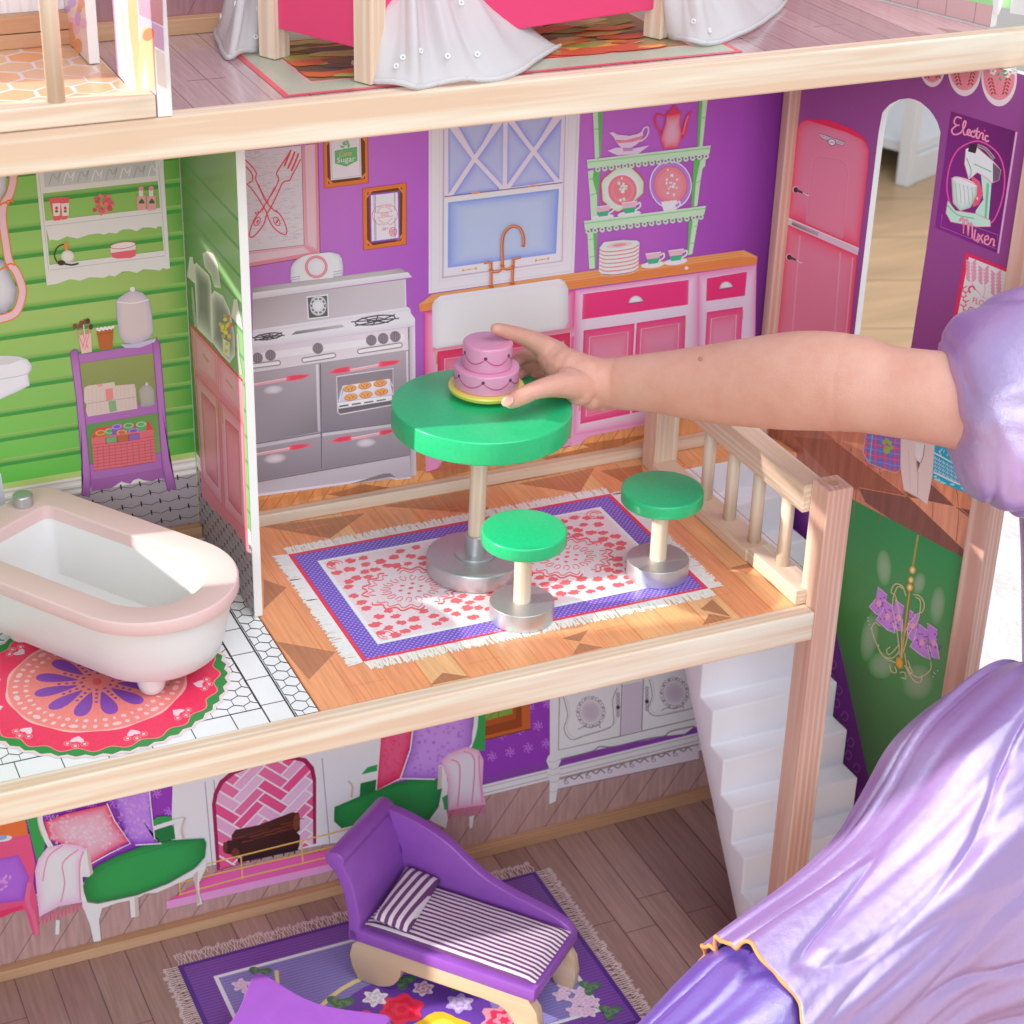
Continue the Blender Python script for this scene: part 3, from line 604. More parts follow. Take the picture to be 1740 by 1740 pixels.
def counter():
    p = Print(BW, 0.0006)
    # countertop
    p.poly([(712, 517), (735, 500), (960, 466), (1264, 425), (1287, 436), (1286, 449), (960, 493), (735, 527), (713, 530)], (212, 138, 84))
    p.poly([(712, 518), (735, 513), (960, 480), (1262, 437), (1287, 437), (1286, 449), (960, 493), (735, 527), (713, 530)], (196, 118, 66))
    for k in range(5): p.stroke([(730, 506 + k * 4.5), (960, 471 + k * 4.4), (1262, 428 + k * 4.2)], .7, (184, 104, 56), up=False)
    # cabinet bodies
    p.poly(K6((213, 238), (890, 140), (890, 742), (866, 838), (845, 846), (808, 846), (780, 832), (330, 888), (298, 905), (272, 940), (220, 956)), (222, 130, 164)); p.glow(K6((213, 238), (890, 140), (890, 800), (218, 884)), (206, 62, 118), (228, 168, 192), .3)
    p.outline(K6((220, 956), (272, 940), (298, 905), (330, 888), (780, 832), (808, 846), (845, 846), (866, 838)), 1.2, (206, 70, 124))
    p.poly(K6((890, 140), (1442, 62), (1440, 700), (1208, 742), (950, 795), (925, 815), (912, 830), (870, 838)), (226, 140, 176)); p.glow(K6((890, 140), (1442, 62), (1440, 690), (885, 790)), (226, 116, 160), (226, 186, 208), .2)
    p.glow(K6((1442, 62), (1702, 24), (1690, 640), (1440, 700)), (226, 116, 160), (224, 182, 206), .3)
    hot, hl = (216, 48, 104), (226, 92, 134)
    def front(q, inner=None, e=hot, c=hl, k=.35):
        p.glow(K6(*q), e, c, k)
        if inner: p.glow(K6(*inner), (214, 92, 124), (220, 124, 150), .4); p.outline(K6(*inner), .9, (240, 206, 216))
        p.outline(K6(*q), .8, (238, 190, 206))
    # under the sink
    p.grad(K6((250, 400), (885, 306), (885, 345), (252, 440)), [(196, 110, 130)] * 2 + [(226, 150, 176)] * 2)
    front([(270, 414), (545, 375), (540, 800), (275, 858)], [(305, 448), (512, 418), (508, 768), (308, 815)], (186, 36, 80), (206, 60, 100))
    front([(575, 370), (868, 328), (862, 772), (572, 798)], [(606, 402), (838, 368), (832, 738), (604, 762)], (186, 36, 80), (206, 60, 100))
    # drawers and doors
    front([(924, 156), (1399, 92), (1396, 206), (919, 273)], e=(232, 84, 136), c=(216, 48, 106), k=.08)
    front([(1478, 86), (1661, 55), (1651, 166), (1475, 191)], e=(232, 84, 136), c=(214, 46, 102), k=.1)
    front([(926, 320), (1157, 288), (1136, 694), (911, 740)], [(955, 350), (1127, 326), (1110, 664), (938, 706)])
    front([(1164, 286), (1386, 252), (1372, 640), (1142, 692)], [(1186, 314), (1354, 288), (1342, 612), (1168, 660)])
    front([(1478, 238), (1642, 214), (1620, 610), (1456, 650)], [(1500, 268), (1612, 250), (1594, 580), (1480, 616)])
    for x, y, w in ((1383, 290, 1), (1640, 250, 1), (911, 660, 1), (270, 450, 1)): a, b = K6((x, y))[0]; p.stroke([(a, b - 8), (a - .5, b + 8)], 1.8, (176, 126, 72))
    for x, y, r in ((1162, 186, 12.5), (1566, 122, 11.5)):
        a, b = K6((x, y))[0]; pts = [(a - r, b + 5)] + [(a - r * math.cos(t), b + 4 - 12 * math.sin(t)) for t in [i * math.pi / 10 for i in range(1, 10)]] + [(a + r, b + 1.5)]
        p.glow(pts, (150, 140, 150), (222, 216, 222), .55); p.stroke([(a - r, b + 5.5), (a + r, b + 2)], 1.4, (112, 60, 84))
    # sink apron
    p.glow(K6((248, 205), (262, 182), (285, 165), (818, 88), (842, 100), (858, 132), (858, 282), (842, 312), (268, 402), (250, 392)), (182, 176, 184), (204, 199, 203), .16)
    p.grad(K6((285, 166), (818, 89), (840, 112), (262, 192)), [(216, 212, 216)] * 2 + [(200, 194, 199)] * 2)
    a, b = K4((998, 1428))[0]; p.ell(a, b, 3.4, 3, (226, 206, 190), 9)
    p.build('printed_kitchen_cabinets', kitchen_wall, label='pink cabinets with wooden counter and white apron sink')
    p = Print(BW, 0.0021)
    cu, hi = (172, 84, 42), (226, 150, 108)
    for q, w in ((((890, 1412), (888, 1300), (888, 1180), (905, 1110), (945, 1062), (990, 1046), (1035, 1062), (1062, 1105), (1074, 1160), (1072, 1222)), 5.2), (((792, 1572), (792, 1460), (790, 1375)), 4.8), (((975, 1545), (978, 1450), (985, 1345)), 4.8), (((795, 1440), (850, 1442), (888, 1415), (930, 1420), (980, 1410)), 4.4), (((728, 1366), (765, 1360), (804, 1366)), 4.0), (((972, 1338), (1010, 1326), (1048, 1318)), 3.8)):
        p.stroke(K3(*q), w, cu, sm=5); p.stroke([(x - .7, y - .5) for x, y in K3(*q)], w * .28, hi, sm=5)
    for x, y, r in ((792, 1572, 4.6), (975, 1545, 4.6), (888, 1390, 4), (790, 1425, 3.6), (980, 1395, 3.6), (1072, 1218, 3.4)): a, b = K3((x, y))[0]; p.ell(a, b, r, r * .55, cu, 12)
    p.build('printed_faucet', kitchen_wall)
counter()

def dishes():
    p = Print(BW, 0.0005)
    pale, dk, ln = (170, 208, 166), (88, 164, 82), (120, 176, 118)
    for c, q in ((dk, ((262, 100), (310, 95), (294, 520), (276, 520))), (pale, ((228, 105), (268, 100), (282, 520), (246, 532))), (dk, ((1104, 0), (1134, 0), (1112, 442), (1084, 446))), (pale, ((1132, 0), (1176, 0), (1128, 440), (1104, 444))),
                 (dk, ((230, 640), (288, 615), (274, 800), (264, 1010), (244, 1020))), (pale, ((188, 632), (236, 620), (228, 700), (262, 832), (264, 1030), (215, 1040), (206, 850), (192, 700))),
                 (dk, ((1058, 540), (1114, 540), (1084, 720), (1066, 920), (1038, 925))), (pale, ((1112, 548), (1158, 505), (1152, 590), (1130, 610), (1112, 720), (1088, 915), (1060, 925), (1075, 720))),
                 (dk, ((222, 1138), (264, 1125), (252, 1425), (236, 1430))), (pale, ((184, 1142), (230, 1130), (246, 1430), (200, 1436), (192, 1300))), (dk, ((1018, 1044), (1054, 1030), (1030, 1310), (1004, 1322))), (pale, ((1050, 1036), (1097, 1018), (1046, 1310), (1014, 1322)))):
        p.poly(K4(*q), c)
    for q in (((232, 290), (272, 285)), ((1108, 200), (1150, 190)), ((208, 830), (258, 815)), ((1076, 730), (1108, 712)), ((190, 1195), (228, 1190)), ((200, 1340), (242, 1330)), ((195, 700), (240, 690)), ((1062, 1085), (1090, 1080)), ((1030, 1225), (1060, 1222))): p.stroke(K4(*q), 1.6, ln)
    # things on the shelves
    def plate(cx, cy, rx, ry, cols):
        a, b = K4((cx, cy))[0]
        for k, c in cols: p.ell(a, b, rx * .2069 * k, ry * .2069 * k, c, 28, -.1)
    oc = K4((290, 730), (310, 690), (415, 605), (540, 588), (610, 650), (656, 715), (652, 815), (560, 900), (440, 975), (410, 970), (300, 880))
    p.poly(oc, (206, 74, 86)); cx = sum(x for x, _ in oc) / 11; cy = sum(y for _, y in oc) / 11
    p.glow([(cx + (x - cx) * .94, cy + (y - cy) * .94) for x, y in oc], (160, 200, 160), (200, 216, 200), .4)
    plate(472, 790, 118, 125, ((1, (232, 108, 120)), (.8, (226, 128, 136)), (.66, (232, 112, 122))))
    plate(868, 745, 174, 198, ((1, (232, 206, 224)), (.95, (160, 112, 186)), (.79, (214, 74, 92)), (.76, (236, 118, 126)), (.6, (230, 128, 136))))
    rnd = random.Random(5)
    for bx, by, c2 in ((470, 775, (160, 206, 172)), (872, 740, (214, 206, 226))):
        for k in range(14): a, b = K4((bx + rnd.gauss(0, 22), by + rnd.gauss(0, 38)))[0]; p.ell(a, b, rnd.uniform(1.4, 3.4), rnd.uniform(1.4, 3.4), (222, 204, 220) if k % 3 else c2, 8, up=(k % 5 == 0))
    def cup(x, y, s, a=(238, 158, 170), b=(60, 156, 116)):
        p.ell(*K4((x + 62 * s, y + 96 * s))[0], 20 * s, 5.4 * s, (216, 198, 216), 18, -.12)
        p.stroke(K4((x + 122 * s, y + 20 * s), (x + 150 * s, y + 2 * s), (x + 152 * s, y + 36 * s), (x + 108 * s, y + 66 * s)), 2.6 * s, (222, 206, 222), sm=4)
        p.poly(K4((x, y + 8 * s), (x + 130 * s, y - 8 * s), (x + 104 * s, y + 82 * s), (x + 26 * s, y + 92 * s)), a); p.poly(K4((x + 12 * s, y + 52 * s), (x + 118 * s, y + 38 * s), (x + 104 * s, y + 82 * s), (x + 26 * s, y + 92 * s)), b)
        p.stroke(K4((x, y + 8 * s), (x + 130 * s, y - 8 * s)), 1.6, (232, 218, 228))
    cup(252, 920, .95); cup(465, 888, 1); cup(790, 880, 1, (226, 208, 220), (230, 200, 212)); cup(660, 1305, 1); cup(847, 1280, 1)
    for q, c in ((((180, 542), (1197, 424), (1187, 492), (186, 612)), pale), (((155, 1045), (1158, 920), (1142, 992), (164, 1112)), pale)): p.poly(K4(*q), c); p.stroke(K4((q[0][0] + 4, q[0][1] + 18), (q[1][0] - 4, q[1][1] + 18)), 1.6, ln); p.stroke(K4(q[0], q[1]), 1.2, (196, 224, 192))
    for (x0, y0, x1, y1) in ((270, 618, 1160, 512), (190, 1128, 1116, 1010)):
        for k in range(17): t = k / 16; a, b = K4((x0 + (x1 - x0) * t, y0 + (y1 - y0) * t))[0]; p.ell(a, b, 4.8, 4.6, pale, 12, up=(k == 0)); 
        for k in range(17): t = k / 16; a, b = K4((x0 + (x1 - x0) * t, y0 + (y1 - y0) * t))[0]; p.ell(a, b - .4, 2.1, 1.9, (130, 92, 140), 8, up=(k == 0))
    # gravy boat
    w = (206, 180, 206)
    p.poly(K4((350, 466), (420, 438), (560, 446), (694, 420), (640, 460), (602, 490), (430, 502)), w); p.poly(K4((470, 440), (560, 432), (556, 465), (480, 470)), (170, 120, 170))
    p.stroke(K4((630, 325), (646, 285), (676, 270), (686, 300), (668, 350), (622, 388)), 2.6, w, sm=5)
    p.poly(K4((365, 318), (395, 310), (430, 332), (530, 342), (600, 325), (642, 300), (640, 345), (620, 385), (580, 418), (540, 440), (460, 440), (425, 400), (398, 350)), w); p.poly(K4((412, 374), (500, 378), (642, 340), (632, 368), (560, 392), (430, 404)), (226, 118, 130))
    # teapot
    rd = (216, 54, 78)
    p.stroke(K4((822, 182), (770, 165), (742, 195), (748, 250), (775, 300), (796, 345)), 3.4, rd, sm=5); p.poly(K4((952, 340), (978, 230), (1005, 160), (1050, 138), (1030, 170), (1012, 220), (1002, 300), (968, 372)), rd); p.stroke(K4((968, 330), (990, 240), (1012, 180)), 1.6, (234, 130, 130), sm=3)
    p.glow(K4((832, 172), (952, 154), (948, 230), (960, 330), (946, 400), (926, 440), (815, 452), (784, 380), (800, 310), (826, 230)), rd, (212, 150, 168), .75); p.poly(K4((830, 172), (850, 140), (885, 118), (925, 122), (955, 154), (890, 168)), (206, 52, 78)); p.poly(K4((880, 90), (908, 88), (906, 122), (884, 122)), rd); p.stroke(K4((835, 205), (948, 190)), 1.4, (232, 120, 130))
    # stack of plates
    p.poly(K4((284, 1262), (320, 1215), (480, 1198), (590, 1202), (612, 1218), (602, 1440), (560, 1462), (420, 1482), (300, 1474), (278, 1455)), (222, 208, 208))
    for k in range(7): y = 1275 + k * 32; p.stroke(K4((284, y), (330, y + 18), (440, y + 12), (560, y - 10), (606, y - 40)), 1.6, (206, 84, 98), sm=3); p.stroke(K4((286, y + 7), (332, y + 26), (442, y + 20), (562, y - 2), (606, y - 32)), 1.0, (170, 196, 170), sm=3, up=False)
    p.ell(*K4((446, 1238))[0], 32, 6.6, (186, 210, 186), 26, -.13); p.ell(*K4((446, 1238))[0], 22, 4.4, (232, 170, 172), 24, -.13); p.ell(*K4((446, 1238))[0], 12, 2.3, (236, 128, 134), 18, -.13)
    p.build('printed_dish_shelves', kitchen_wall, label='pale green wall shelves with plates, cups, gravy boat and red teapot')
dishes()
# ------------------------------------------------------------------ printed artwork: right wing wall
GAIN[0] = 0.54
def fridge():
    p = Print(RW, 0.0002)
    e, c = (204, 50, 76), (182, 104, 126)
    p.glow(K5((282, 380), (300, 335), (345, 312), (480, 318), (620, 366), (710, 430), (745, 510), (738, 620), (700, 960), (678, 1140), (222, 945), (262, 560)), e, c, .3)
    p.poly(K5((335, 314), (480, 318), (620, 366), (705, 425), (735, 470), (690, 440), (600, 398), (480, 360), (400, 335)), (206, 34, 66))
    p.glow(K5((216, 985), (670, 1186), (640, 1500), (614, 1780), (140, 1760), (165, 1500)), e, c, .3)
    p.poly(K5((222, 944), (679, 1140), (671, 1187), (216, 986)), (176, 154, 166))
    p.grad(K5((250, 965), (420, 1038), (414, 1064), (246, 990)), [(160, 138, 150), (150, 128, 140), (150, 128, 140), (60, 50, 58)]); p.stroke(K5((222, 948), (678, 1144)), 1.4, (214, 196, 204))
    p.glow(K5((372, 640), (385, 570), (420, 545), (560, 570), (600, 600), (612, 660), (572, 1080), (340, 975)), (172, 92, 116), (182, 104, 126), .12)
    p.outline(K5((372, 640), (385, 570), (420, 545), (560, 570), (600, 600), (612, 660), (572, 1080), (340, 975)), .9, (196, 120, 140))
    for q in (((300, 1060), (250, 1700)), ((560, 1170), (520, 1740)), ((640, 1200), (590, 1760))): p.stroke(K5(*q), 2.4, (194, 124, 144))
    for x, y in ((272, 765), (230, 1198)):
        a, b = K5((x, y))[0]; p.ell(a, b, 5.4, 6, (196, 150, 164), 14); p.ell(a + .4, b + .4, 4.2, 4.8, (42, 30, 36), 14); p.stroke([(a, b), (a + 20, b + 9)], 4.2, (60, 46, 52), w1=2.4); p.stroke([(a + 12, b + 5), (a + 22, b + 10.5)], 2, (206, 170, 182))
    p.poly(K5((425, 403), (588, 460), (578, 482), (535, 470), (475, 448), (440, 438)), (206, 170, 180)); p.outline(K5((425, 403), (588, 460), (578, 482), (535, 470), (475, 448), (440, 438)), .9, (70, 46, 56))
    for k in (12, 24): p.stroke(K5((432 + k * .2, 405 + k), (582, 460 + k * .6)), .7, (86, 60, 70), up=False)
    a, b = K5((505, 460))[0]; p.ell(a, b, 6.6, 5.4, (214, 178, 186), 16, .4); p.ell(a, b, 6.6, 5.4, (64, 42, 52), 16, .4, w=1); p.stroke([(a - 4, b - .5), (a - 1.5, b + .5), (a, b - 1), (a + 4, b + 1.5)], 1, (80, 56, 66))
    p.build('printed_fridge', right_wall, label='rounded pink two-door fridge with silver band')
fridge()
def mixer_poster():
    p = Print(RW, 0.0002)
    p.grad(K5((1270, 262), (1697, 394), (1577, 1178), (1167, 1010)), [(98, 26, 96), (84, 22, 80), (98, 28, 96), (112, 30, 112)]); p.poly(K5((1686, 392), (1699, 396), (1579, 1178), (1567, 1172)), (190, 140, 176))
    pk, lt = (226, 72, 112), (240, 148, 164)
    def script(L, w=3.4):
        for q in L: p.stroke(K5(*q), w, pk, sm=4)
        for q in L: p.stroke(K5(*q), w * .42, lt, sm=4, up=(q is L[0]))
    p.outline(K5((1400, 460), (1320, 505), (1270, 590), (1247, 700), (1250, 800), (1290, 900), (1400, 985), (1520, 985), (1580, 890), (1612, 760), (1612, 640), (1580, 545), (1520, 485), (1455, 455)), 2.6, (224, 66, 128), sm=4)
    g, gd, wt = (158, 190, 170), (96, 160, 128), (196, 194, 190)
    p.poly(K5((1462, 650), (1532, 715), (1512, 960), (1420, 992), (1430, 900), (1478, 830)), g); p.poly(K5((1500, 720), (1516, 730), (1500, 960), (1484, 962)), gd)
    p.poly(K5((1250, 836), (1300, 900), (1432, 920), (1522, 962), (1526, 1002), (1440, 1004), (1270, 972), (1238, 915)), g); p.stroke(K5((1245, 860), (1310, 925), (1420, 950)), 2, gd, sm=4); p.outline(K5((1250, 836), (1300, 900), (1432, 920), (1522, 962), (1526, 1002), (1440, 1004), (1270, 972), (1238, 915)), 1.2, (196, 112, 124))
    p.poly(K5((1402, 672), (1455, 712), (1478, 790), (1450, 860), (1412, 878)), (206, 74, 100)); p.ell(*K5((1440, 822))[0], 1.2, 3, wt, 8)
    p.glow(K5((1275, 690), (1330, 684), (1440, 738), (1434, 800), (1395, 880), (1330, 902), (1284, 850)), (120, 172, 144), (196, 196, 190), .6); p.ell(*K5((1358, 715))[0], 21, 6, (188, 200, 190), 20, .35); p.outline(K5((1275, 690), (1330, 684), (1440, 738), (1434, 800), (1395, 880), (1330, 902), (1284, 850)), 1.2, (210, 120, 130))
    for k in range(5): x = 1300 + k * 26; p.stroke(K5((x, 725 + k * 6), (x + 10, 850 + k * 4)), 1.0, gd)
    p.poly(K5((1366, 505), (1420, 478), (1545, 585), (1592, 640), (1578, 705), (1535, 722), (1500, 690), (1440, 655), (1385, 700), (1358, 600)), (186, 196, 186)); p.stroke(K5((1370, 560), (1400, 640), (1390, 690)), 2, gd, sm=4); p.stroke(K5((1420, 600), (1530, 650)), 2, gd); p.poly(K5((1540, 590), (1590, 640), (1578, 706), (1540, 716)), (90, 74, 90)); p.outline(K5((1366, 505), (1420, 478), (1545, 585), (1592, 640), (1578, 705), (1535, 722), (1500, 690), (1440, 655), (1385, 700), (1358, 600)), 1.2, (214, 116, 130))
    p.poly(K5((1388, 468), (1444, 476), (1428, 532), (1380, 520)), (44, 30, 44)); p.stroke(K5((1440, 482), (1495, 505), (1548, 568)), 5.4, (150, 132, 132), sm=4); p.stroke(K5((1440, 482), (1495, 505), (1548, 568)), 2, (96, 78, 84), sm=4)
    script([((1340, 308), (1308, 298), (1290, 328), (1305, 350), (1326, 350), (1300, 357), (1276, 382), (1286, 408), (1316, 408), (1342, 388), (1366, 342), (1360, 322), (1348, 350), (1352, 405), (1366, 412), (1388, 398), (1392, 380), (1378, 384), (1376, 410), (1396, 418)), ((1424, 398), (1406, 390), (1398, 412), (1412, 426), (1428, 418), (1442, 366), (1434, 424), (1448, 434), (1462, 402), (1478, 408), (1474, 438), (1486, 444)), ((1418, 384), (1456, 394)), ((1512, 424), (1496, 418), (1490, 440), (1500, 456), (1514, 448))])
    a, b = K5((1487, 386))[0]; p.ell(a, b, 1.8, 1.8, pk, 8)
    script([((1325, 968), (1345, 945), (1352, 1000), (1350, 1048), (1356, 970), (1374, 962), (1380, 1010), (1380, 1062), (1388, 990), (1404, 988), (1408, 1030), (1406, 1078)), ((1428, 1020), (1420, 1080), (1434, 1092), (1446, 1060)), ((1444, 1048), (1460, 1072), (1476, 1108)), ((1478, 1052), (1460, 1075), (1440, 1104)), ((1484, 1090), (1510, 1082), (1508, 1062), (1490, 1070), (1488, 1108), (1508, 1118), (1524, 1100), (1530, 1082), (1548, 1090), (1542, 1125), (1554, 1120))])
    p.stroke(K5((1215, 925), (1205, 1003), (1560, 1145), (1572, 1055), (1410, 1000)), .8, (150, 96, 156))
    p.build('printed_mixer_poster', right_wall, label='dark purple poster with a mint stand mixer and pink lettering')
    p = Print(RW, 0.0002)
    p.poly(K5((1365, 1165), (1673, 1288), (1605, 1740), (1272, 1640)), (214, 34, 78)); p.poly(K5((1386, 1198), (1646, 1302), (1582, 1705), (1304, 1618)), (206, 194, 198))
    pk = (222, 128, 148); rnd = random.Random(2)
    for bx, by, n in ((1400, 1230, 6), (1560, 1300, 7), (1480, 1270, 5)):
        for k in range(n):
            for s in (-1, 1): a, b = K5((bx + s * 20, by + k * 22))[0]; p.ell(a, b, 5.6, 2.2, pk, 10, -s * .9, up=(k == 0))
        p.stroke(K5((bx, by), (bx + 10, by + n * 26), (1480, 1460)), 1.1, pk)
    for k in range(7): a, b = K5((1350 + (k % 2) * 14, 1400 + k * 30))[0]; p.stroke([(a - 5, b - 5), (a, b), (a + 6, b - 4)], 1.8, (206, 60, 90)); p.stroke([(a, b - 4), (a, b + 6)], 1, (206, 60, 90))
    p.stroke(K5((1395, 1430), (1385, 1400), (1410, 1385), (1425, 1410)), 3, (206, 60, 90), sm=4); p.text('FLOUR', K5((1414, 1456), (1545, 1498), (1540, 1535), (1408, 1492)), (196, 60, 84)); p.text('C. M', K5((1384, 1510), (1480, 1545), (1472, 1600), (1376, 1562)), (196, 60, 84))
    p.build('printed_flour_poster', right_wall, label='red bordered flour poster with pink wheat')
    p = Print(RW, 0.0002); S = crop(1440, 0, 0.1724)
    va, vb = project(rw_point(0.06, 0.3108)), project(rw_point(0.1985, 0.3108))
    def VT(x):                                   # top edge of the panel above a crop column
        X = 1440 + x * 0.1724; Y = va[1] + (vb[1] - va[1]) * (X - va[0]) / (vb[0] - va[0]); return x, Y / 0.1724
    for cx, cy, rx, bot in ((1495, 760, 176, 1048), (1155, 680, 165, 948), (838, 640, 128, 858)):
        pts = lambda k, r2: S(*[(cx + rx * k * math.cos(t), cy + (bot - cy) * r2 * math.sin(t)) for t in [math.pi * i / 16 for i in range(17)]], *[VT(cx + q_ * rx * k) for q_ in (-1, 1)])
        p.poly(pts(1, 1), (196, 172, 174)); p.poly(pts(.88, .79), (206, 110, 122))
        for sgn in (-1, 1):
            for k in range(5):
                for q in (-1, 1): a, b = S((cx + sgn * (55 + k * 8) + q * 15, cy + (bot - cy) * .55 - k * 34))[0]; p.ell(a, b, 3.2, 1.4, (128, 56, 40), 8, q * .9, up=(k == 0 and q == -1))
        for fx, fy in ((cx - 60, cy - 60), (cx + 80, cy - 30), (cx + 150, cy - 60)):
            for k in range(5): t = k * 1.257; a, b = S((fx + 22 * math.cos(t), fy + 26 * math.sin(t)))[0]; p.ell(a, b, 2.6, 2.6, (220, 206, 208), 8, up=(k == 0))
            a, b = S((fx, fy))[0]; p.ell(a, b, 1.6, 1.6, (206, 130, 60), 8)
        for k in range(4): a, b = S((cx + 20 + 34 * math.cos(k * 1.9), cy - 20 + 40 * math.sin(k * 1.7)))[0]; p.ell(a, b, 4, 2.2, (64, 142, 92), 10, k)
    p.build('printed_scalloped_valance', right_wall)
mixer_poster()
def right_parquet():
    Rr = crop(1460, 700, 0.1609); GAIN[0] = 0.54
    q = lambda s, z: project(rw_point(s, z))
    p = Print(RW, 0.00008)
    p.poly([q(0, 0.045), q(0.1995, 0.045), q(0.1995, -0.0312), q(0, -0.0312)], (168, 106, 82))
    dk, md, lt = (108, 68, 58), (142, 90, 74), (184, 124, 98)
    for pts, c in ((((-1400, 100), (-560, 60), (520, 890), (300, 900), (-600, 700)), md), (((0, 805), (520, 893), (1190, 1520), (1120, 1640), (900, 1500), (620, 1330), (60, 950)), dk), (((540, 905), (740, 942), (1255, 1050), (1260, 1250), (1180, 1530)), lt), (((760, 760), (1010, 1000), (1270, 1200), (1275, 1060), (740, 945), (700, 900)), dk),
                   (((-700, 260), (-260, 300), (520, 890), (380, 870), (-200, 780)), (132, 76, 58)), (((-200, 300), (300, 380), (440, 560), (200, 640), (20, 400)), lt), (((820, 700), (1100, 820), (1280, 900), (1270, 1040), (1000, 995), (770, 720)), (190, 120, 86)), (((450, 830), (620, 910), (540, 905)), dk)):
        p.poly(Rr(*pts), c)
    for k in range(9): x = -900 + k * 270; p.stroke(Rr((x, 200 + k * 60), (x + 60, 520 + k * 70), (x + 30, 900 + k * 70)), 1.2, (126, 70, 50), sm=3)
    for a in (((0, 800), (500, 893)), ((540, 905), (1260, 1050)), ((-260, 300), (520, 893), (1190, 1530)), ((760, 760), (1270, 1190))): p.stroke(Rr(*a), 1.0, (190, 126, 92))
    p.build('printed_parquet_band', right_wall, 'print_wall_wood')
    p = Print(RW, 0.0006)
    bag = Rr((76, 180), (440, 250), (438, 590), (400, 642), (320, 628), (110, 545), (44, 435), (56, 320)); p.poly(bag, (120, 86, 142))
    for k in range(7): x = 70 + k * 52; p.stroke(Rr((x, 200 + k * 8), (x - 6, 530 + k * 16)), 3.0, (70, 106, 178) if k % 2 else (190, 70, 104))
    for k in range(6): y = 260 + k * 60; p.stroke(Rr((58, y), (436, y + 75)), 2.2, (196, 74, 108) if k % 2 else (84, 120, 186))
    p.outline(bag, 1.0, (160, 170, 120)); p.stroke(Rr((140, 240), (110, 530)), .9, (150, 190, 150))
    for x, y, r in ((262, 320, 3.4), (296, 305, 3.4), (325, 330, 3.4), (345, 375, 3), (292, 400, 6)): a, b = Rr((x, y))[0]; p.ell(a, b, r, r * 1.2, (132, 148, 60), 12)
    p.build('printed_plaid_bag', right_wall)
    p = Print(RW, 0.0006)
    p.poly(Rr((440, 240), (800, 330), (790, 560), (752, 800), (718, 978), (620, 902), (470, 822), (434, 560)), (192, 168, 162)); p.poly(Rr((596, 330), (690, 345), (650, 500), (605, 590), (598, 470)), (206, 184, 178)); p.poly(Rr((598, 500), (645, 540), (612, 640)), (96, 66, 60)); p.stroke(Rr((600, 480), (620, 640), (618, 880)), 1.4, (160, 136, 132)); p.stroke(Rr((520, 400), (540, 820)), 1.2, (176, 150, 146)); p.stroke(Rr((690, 345), (680, 460), (650, 540)), 1.2, (120, 92, 88))
    p.build('printed_white_cloth', right_wall)
    p = Print(RW, 0.0006)
    p.poly(Rr((800, 330), (1130, 380), (1400, 760), (1290, 890), (1170, 865), (1060, 832), (870, 745), (772, 684)), (24, 140, 166))
    p.stroke(Rr((790, 430), (1000, 545), (1300, 720)), 2.2, (206, 196, 204)); p.stroke(Rr((785, 635), (1010, 745), (1290, 850)), 2.6, (206, 200, 206)); rnd = random.Random(9)
    for j in range(4):
        for k in range(12): x = 790 + k * 42; y = 480 + j * 42 + k * 23; p.stroke(Rr((x, y + 16), (x + 12, y - 8), (x + 24, y + 26), (x + 36, y + 8)), 1.3, (190, 204, 212), up=(k == 0))
    for k in range(30): a, b = Rr((rnd.uniform(815, 1130), rnd.uniform(380, 470) + 0.0))[0]; p.stroke([(a, b), (a + rnd.uniform(-3, 3), b + 5)], 1.1, (170, 196, 206), up=(k == 0))
    for k in range(18): x = rnd.uniform(800, 1230); a, b = Rr((x, 690 + (x - 800) * .42 + rnd.uniform(-12, 22)))[0]; p.ell(a, b, 3, 1.8, (120, 190, 206), 8, up=(k == 0))
    p.build('printed_blue_blanket', right_wall)
right_parquet()
